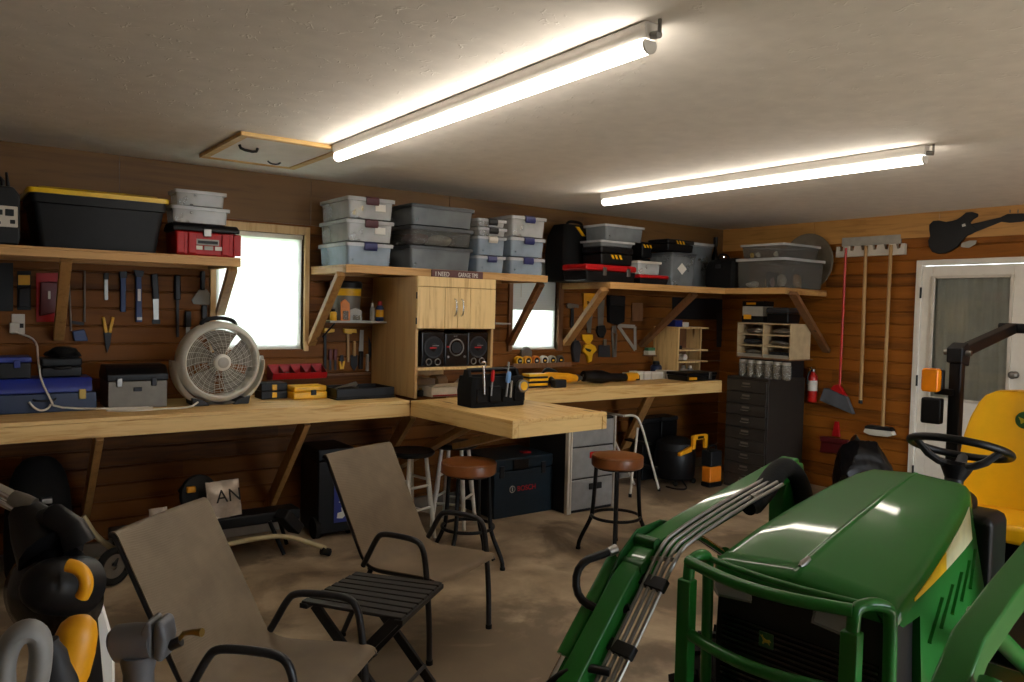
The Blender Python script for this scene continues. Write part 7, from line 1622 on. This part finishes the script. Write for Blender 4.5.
# sleeved bundle of hoses arching over the mast
MB().tube([(0.46, 0.37, 0.905), (0.55, 0.38, 0.93), (0.65, 0.40, 0.965), (0.73, 0.41, 1.0), (0.81, 0.415, 1.0), (0.875, 0.40, 0.94), (0.90, 0.38, 0.82), (0.90, 0.36, 0.7)], [0.026, 0.037, 0.04, 0.038, 0.036, 0.036, 0.036, 0.036], 16, smooth=2).build('hose_sleeve', 'black_soft', tr)
for i in range(2): MB().cyl((0.44+0.03*i, 0.35+0.03*i, 0.945), (0.52, 0.36+0.02*i, 0.945), 0.013, n=12).build('hose_fitting', 'steel', tr)

# ================================================================== NEAR LEFT FOREGROUND
# low bench just below the frame that carries the vise, and a saw on its own stand
def near(px, py, dist):
    d = ray(px, py); d = d/math.hypot(d.x, d.y); return CAMLOC+d*dist
v0 = near(143, 682, 1.28)
TOPZ = 0.80
wt = thing('steel_work_table', 'small work table below the grey vise at the near left', 'work table', (v0.x-0.42, v0.y-0.1, 0))
tx1, ty1 = v0.x+0.1, v0.y+0.1
box((tx1-0.75, ty1-0.62, TOPZ-0.04), (tx1, ty1, TOPZ)).build('table_top', 'pine', wt, bevel=0.004, world=True)
for a, b in ((tx1-0.7, ty1-0.57), (tx1-0.05, ty1-0.57), (tx1-0.7, ty1-0.05), (tx1-0.05, ty1-0.05)):
    box((a-0.035, b-0.035, 0), (a+0.035, b+0.035, TOPZ-0.041)).build('leg', 'stud', wt, bevel=0.004, world=True)
# vise: jaws in line with the photo, opening to the right
vz = TOPZ+0.001
fwd2 = Vector((math.sin(YAW), math.cos(YAW), 0)); rt2 = Vector((math.cos(YAW), -math.sin(YAW), 0))
c = near(148, 640, 1.28)
t = thing('bench_vise', 'grey bench vise with a brass handle end at the near left', 'vise', (c.x, c.y, vz), -YAW); zc = c.z-vz
MB().lathe([(0.06, 0), (0.063, 0.012), (0.042, 0.02), (0.034, 0.03)], 28, (-0.014, 0.0, 0)).build('swivel_base', 'vise', t)
MB().lathe([(0.03, 0.026), (0.024, 0.06), (0.022, zc-0.05), (0.028, zc-0.02)], 20, (-0.014, 0, 0)).build('pedestal', 'vise', t)
MB().tube([(-0.05, 0, zc-0.008), (-0.045, 0, zc-0.006), (-0.02, 0, zc-0.003), (0.01, 0, zc)], [0.022, 0.028, 0.028, 0.026], 20).build('slide_body', 'vise', t)
MB().prism([(0.0, -0.022, zc-0.018), (0.014, -0.022, zc-0.02), (0.0145, -0.022, zc+0.018), (0.013, -0.022, zc+0.034), (0.005, -0.022, zc+0.036), (-0.002, -0.022, zc+0.022)], (0, 0.044, 0)).build('fixed_jaw', 'vise', t, bevel=0.006, seg=3)
MB().prism([(0.017, -0.022, zc-0.022), (0.03, -0.022, zc-0.027), (0.036, -0.022, zc+0.008), (0.031, -0.022, zc+0.034), (0.019, -0.022, zc+0.037), (0.016, -0.022, zc+0.018)], (0, 0.044, 0)).build('moving_jaw', 'vise', t, bevel=0.006, seg=3)
MB().cyl((0.034, 0, zc-0.008), (0.05, 0, zc+0.0), 0.008, n=14).build('screw', 'dsteel', t)
MB().tube([(0.042, 0.0, zc-0.004), (0.055, 0.0, zc+0.012), (0.072, -0.01, zc+0.018), (0.088, -0.015, zc+0.02)], [0.0035, 0.004, 0.0045, 0.0065], 10).build('vise_handle', 'brass', t)
# the saw stand and the miter saw
s0 = near(52, 640, 1.75)
SZ = 0.60
st = thing('saw_stand', 'low table under the black sliding saw at the far left', 'table', (s0.x, s0.y, 0))
box((s0.x-0.45, s0.y-0.22, SZ-0.04), (s0.x+0.2, s0.y+0.2, SZ)).build('table_top', 'darkwood', st, bevel=0.004, world=True)
for a in (-0.4, 0.15):
    for b in (-0.17, 0.15): box((s0.x+a-0.03, s0.y+b-0.03, 0), (s0.x+a+0.03, s0.y+b+0.03, SZ-0.041)).build('leg', 'darkwood', st, bevel=0.004, world=True)
ms = thing('miter_saw', 'black sliding miter saw with orange grip ring and steel rails', 'miter saw', (s0.x, s0.y, SZ+0.001), -YAW)
def L(px, py, depth):
    "photo point on the plane through the saw that faces the camera, in the saw's own frame"
    d = ray(px, py); o = Vector((s0.x, s0.y, 0)); n = fwd2; k = ((o-CAMLOC).dot(n)+depth)/d.dot(n); p = CAMLOC+d*k-Vector((s0.x, s0.y, SZ+0.001)); return Vector((p.dot(rt2), p.dot(fwd2), p.z))
c1 = L(52, 594, 0.0); rg = (L(100, 594, 0)-c1).x
MB().lathe([(0.001, -0.05), (rg*0.5, -0.05), (rg*0.85, -0.035), (rg, -0.01), (rg, 0.03), (rg*0.85, 0.045), (0.001, 0.045)], 40, c1, (0.25, 1, 0.1)).build('blade_guard', 'black_gloss', ms)
c2 = L(42, 586, -0.1)
MB().lathe([(0.001, -0.03), (rg*0.2, -0.028), (rg*0.38, -0.015), (rg*0.52, 0.012), (rg*0.58, 0.05), (rg*0.6, 0.1)], 36, c2, (0.2, 1, -0.35)).build('motor_housing', 'black', ms)
c3 = L(70, 583, -0.13)
MB().torus(c3, (0.1, 1, 0), (L(88, 583, -0.13)-c3).x, 0.013, 26, 10, R(-40)+PI/2*0, R(75)).build('grip_ring', 'orange', ms) if False else MB().tube([L(68, 565, -0.13), L(79, 568, -0.13), L(86, 577, -0.13), L(86.5, 588, -0.13), L(82, 597, -0.13)], 0.012, 12, smooth=2).build('grip_ring', 'tool_yellow', ms)
for k, dy in ((0, 0.0), (0.7, 0.06)):
    MB().cyl(L(-40, 470+14*k, 0.05+dy), L(17, 498+14*k, 0.05+dy), 0.0115, n=16).build('slide_rail', 'chrome', ms)
MB().tube([L(12, 497, 0.05), L(24, 503, 0.05), L(34, 506, 0.05)], [0.015, 0.019, 0.016], 14).build('rail_clamp', 'steel', ms)
MB().tube([L(24, 510, 0.06), L(38, 530, 0.04), L(52, 555, 0.0)], [0.03, 0.05, 0.06], 14).build('saw_arm', 'black', ms)
MB().tube([L(38, 521, 0.05), L(55, 517, 0.0), L(72, 528, 0.0), L(80, 545, 0.0)], [0.02, 0.026, 0.026, 0.03], 12).build('top_handle', 'black', ms)
box(L(50, 526, -0.02), L(66, 517, 0.03)).build('name_plate', 'oldsteel', ms, bevel=0.004)
p = L(52, 640, 0); MB().lathe([(0.16, 0), (0.17, 0.01), (0.17, 0.05), (0.15, 0.06), (0.001, 0.06)], 36, (c1.x-0.02, 0.05, 0)).build('turn_table', 'dgrey', ms)
MB().beam((c1.x-0.02, 0.14, 0.05), (c1.x-0.06, 0.16, c1.z), 0.07, 0.09, (0, 1, 0)).build('pivot_post', 'black', ms, bevel=0.012)
# yellow handled circular saw with a grey loop grip on the near table's left
def N(px, py, dist):
    return near(px, py, dist)
t0 = N(50, 682, 1.22)
t = thing('power_planer', 'yellow handled power tool with a light grey loop grip at lower left', 'power tool', (t0.x, t0.y, vz))
Y = [N(58, 690, 1.24), N(67, 672, 1.24), N(73, 652, 1.24), N(77, 634, 1.24), N(78.5, 624, 1.24), N(79, 618, 1.24), N(79, 615.5, 1.24)]
MB().tube(Y, [0.03, 0.03, 0.029, 0.027, 0.023, 0.015, 0.005], 18).build('yellow_handle', 'tool_yellow', t, world=True)
Gp = [N(4, 690, 1.12), N(3, 660, 1.12), N(14, 636, 1.12), N(30, 629, 1.12), N(41, 638, 1.12), N(41, 665, 1.12), N(33, 700, 1.12)]
MB().tube(Gp, 0.0135, 14, smooth=2, flat=1.5).build('loop_grip', 'grey', t, world=True)
MB().tube([N(49, 640, 1.2), N(54, 660, 1.2), N(62, 690, 1.2)], [0.012, 0.018, 0.022], 14, smooth=1).build('lever', 'dgrey', t, world=True)
q = N(60, 676, 1.24)
box((q.x-0.14, q.y-0.09, vz), (q.x+0.022, q.y+0.02, vz+0.055)).build('tool_body', 'tool_yellow', t, bevel=0.012, world=True)
box((q.x-0.20, q.y-0.16, vz), (q.x-0.04, q.y-0.095, vz+0.04)).build('base_shoe', 'dgrey', t, bevel=0.006, world=True)
# pale board leaning behind the vise
P_ = [N(86, 668, 2.2), N(84, 620, 2.2), N(101, 606, 2.2), N(112, 645, 2.2), N(116, 668, 2.2)]
low = [Vector((P_[0].x, P_[0].y, 0.0)), Vector((P_[4].x, P_[4].y, 0.0))]
tag(MB().prism([low[0]]+P_[1:4]+[low[1]], -fwd2*-0.012).build('board', 'white'), 'pale cut board standing on the floor behind the grey vise', 'board')
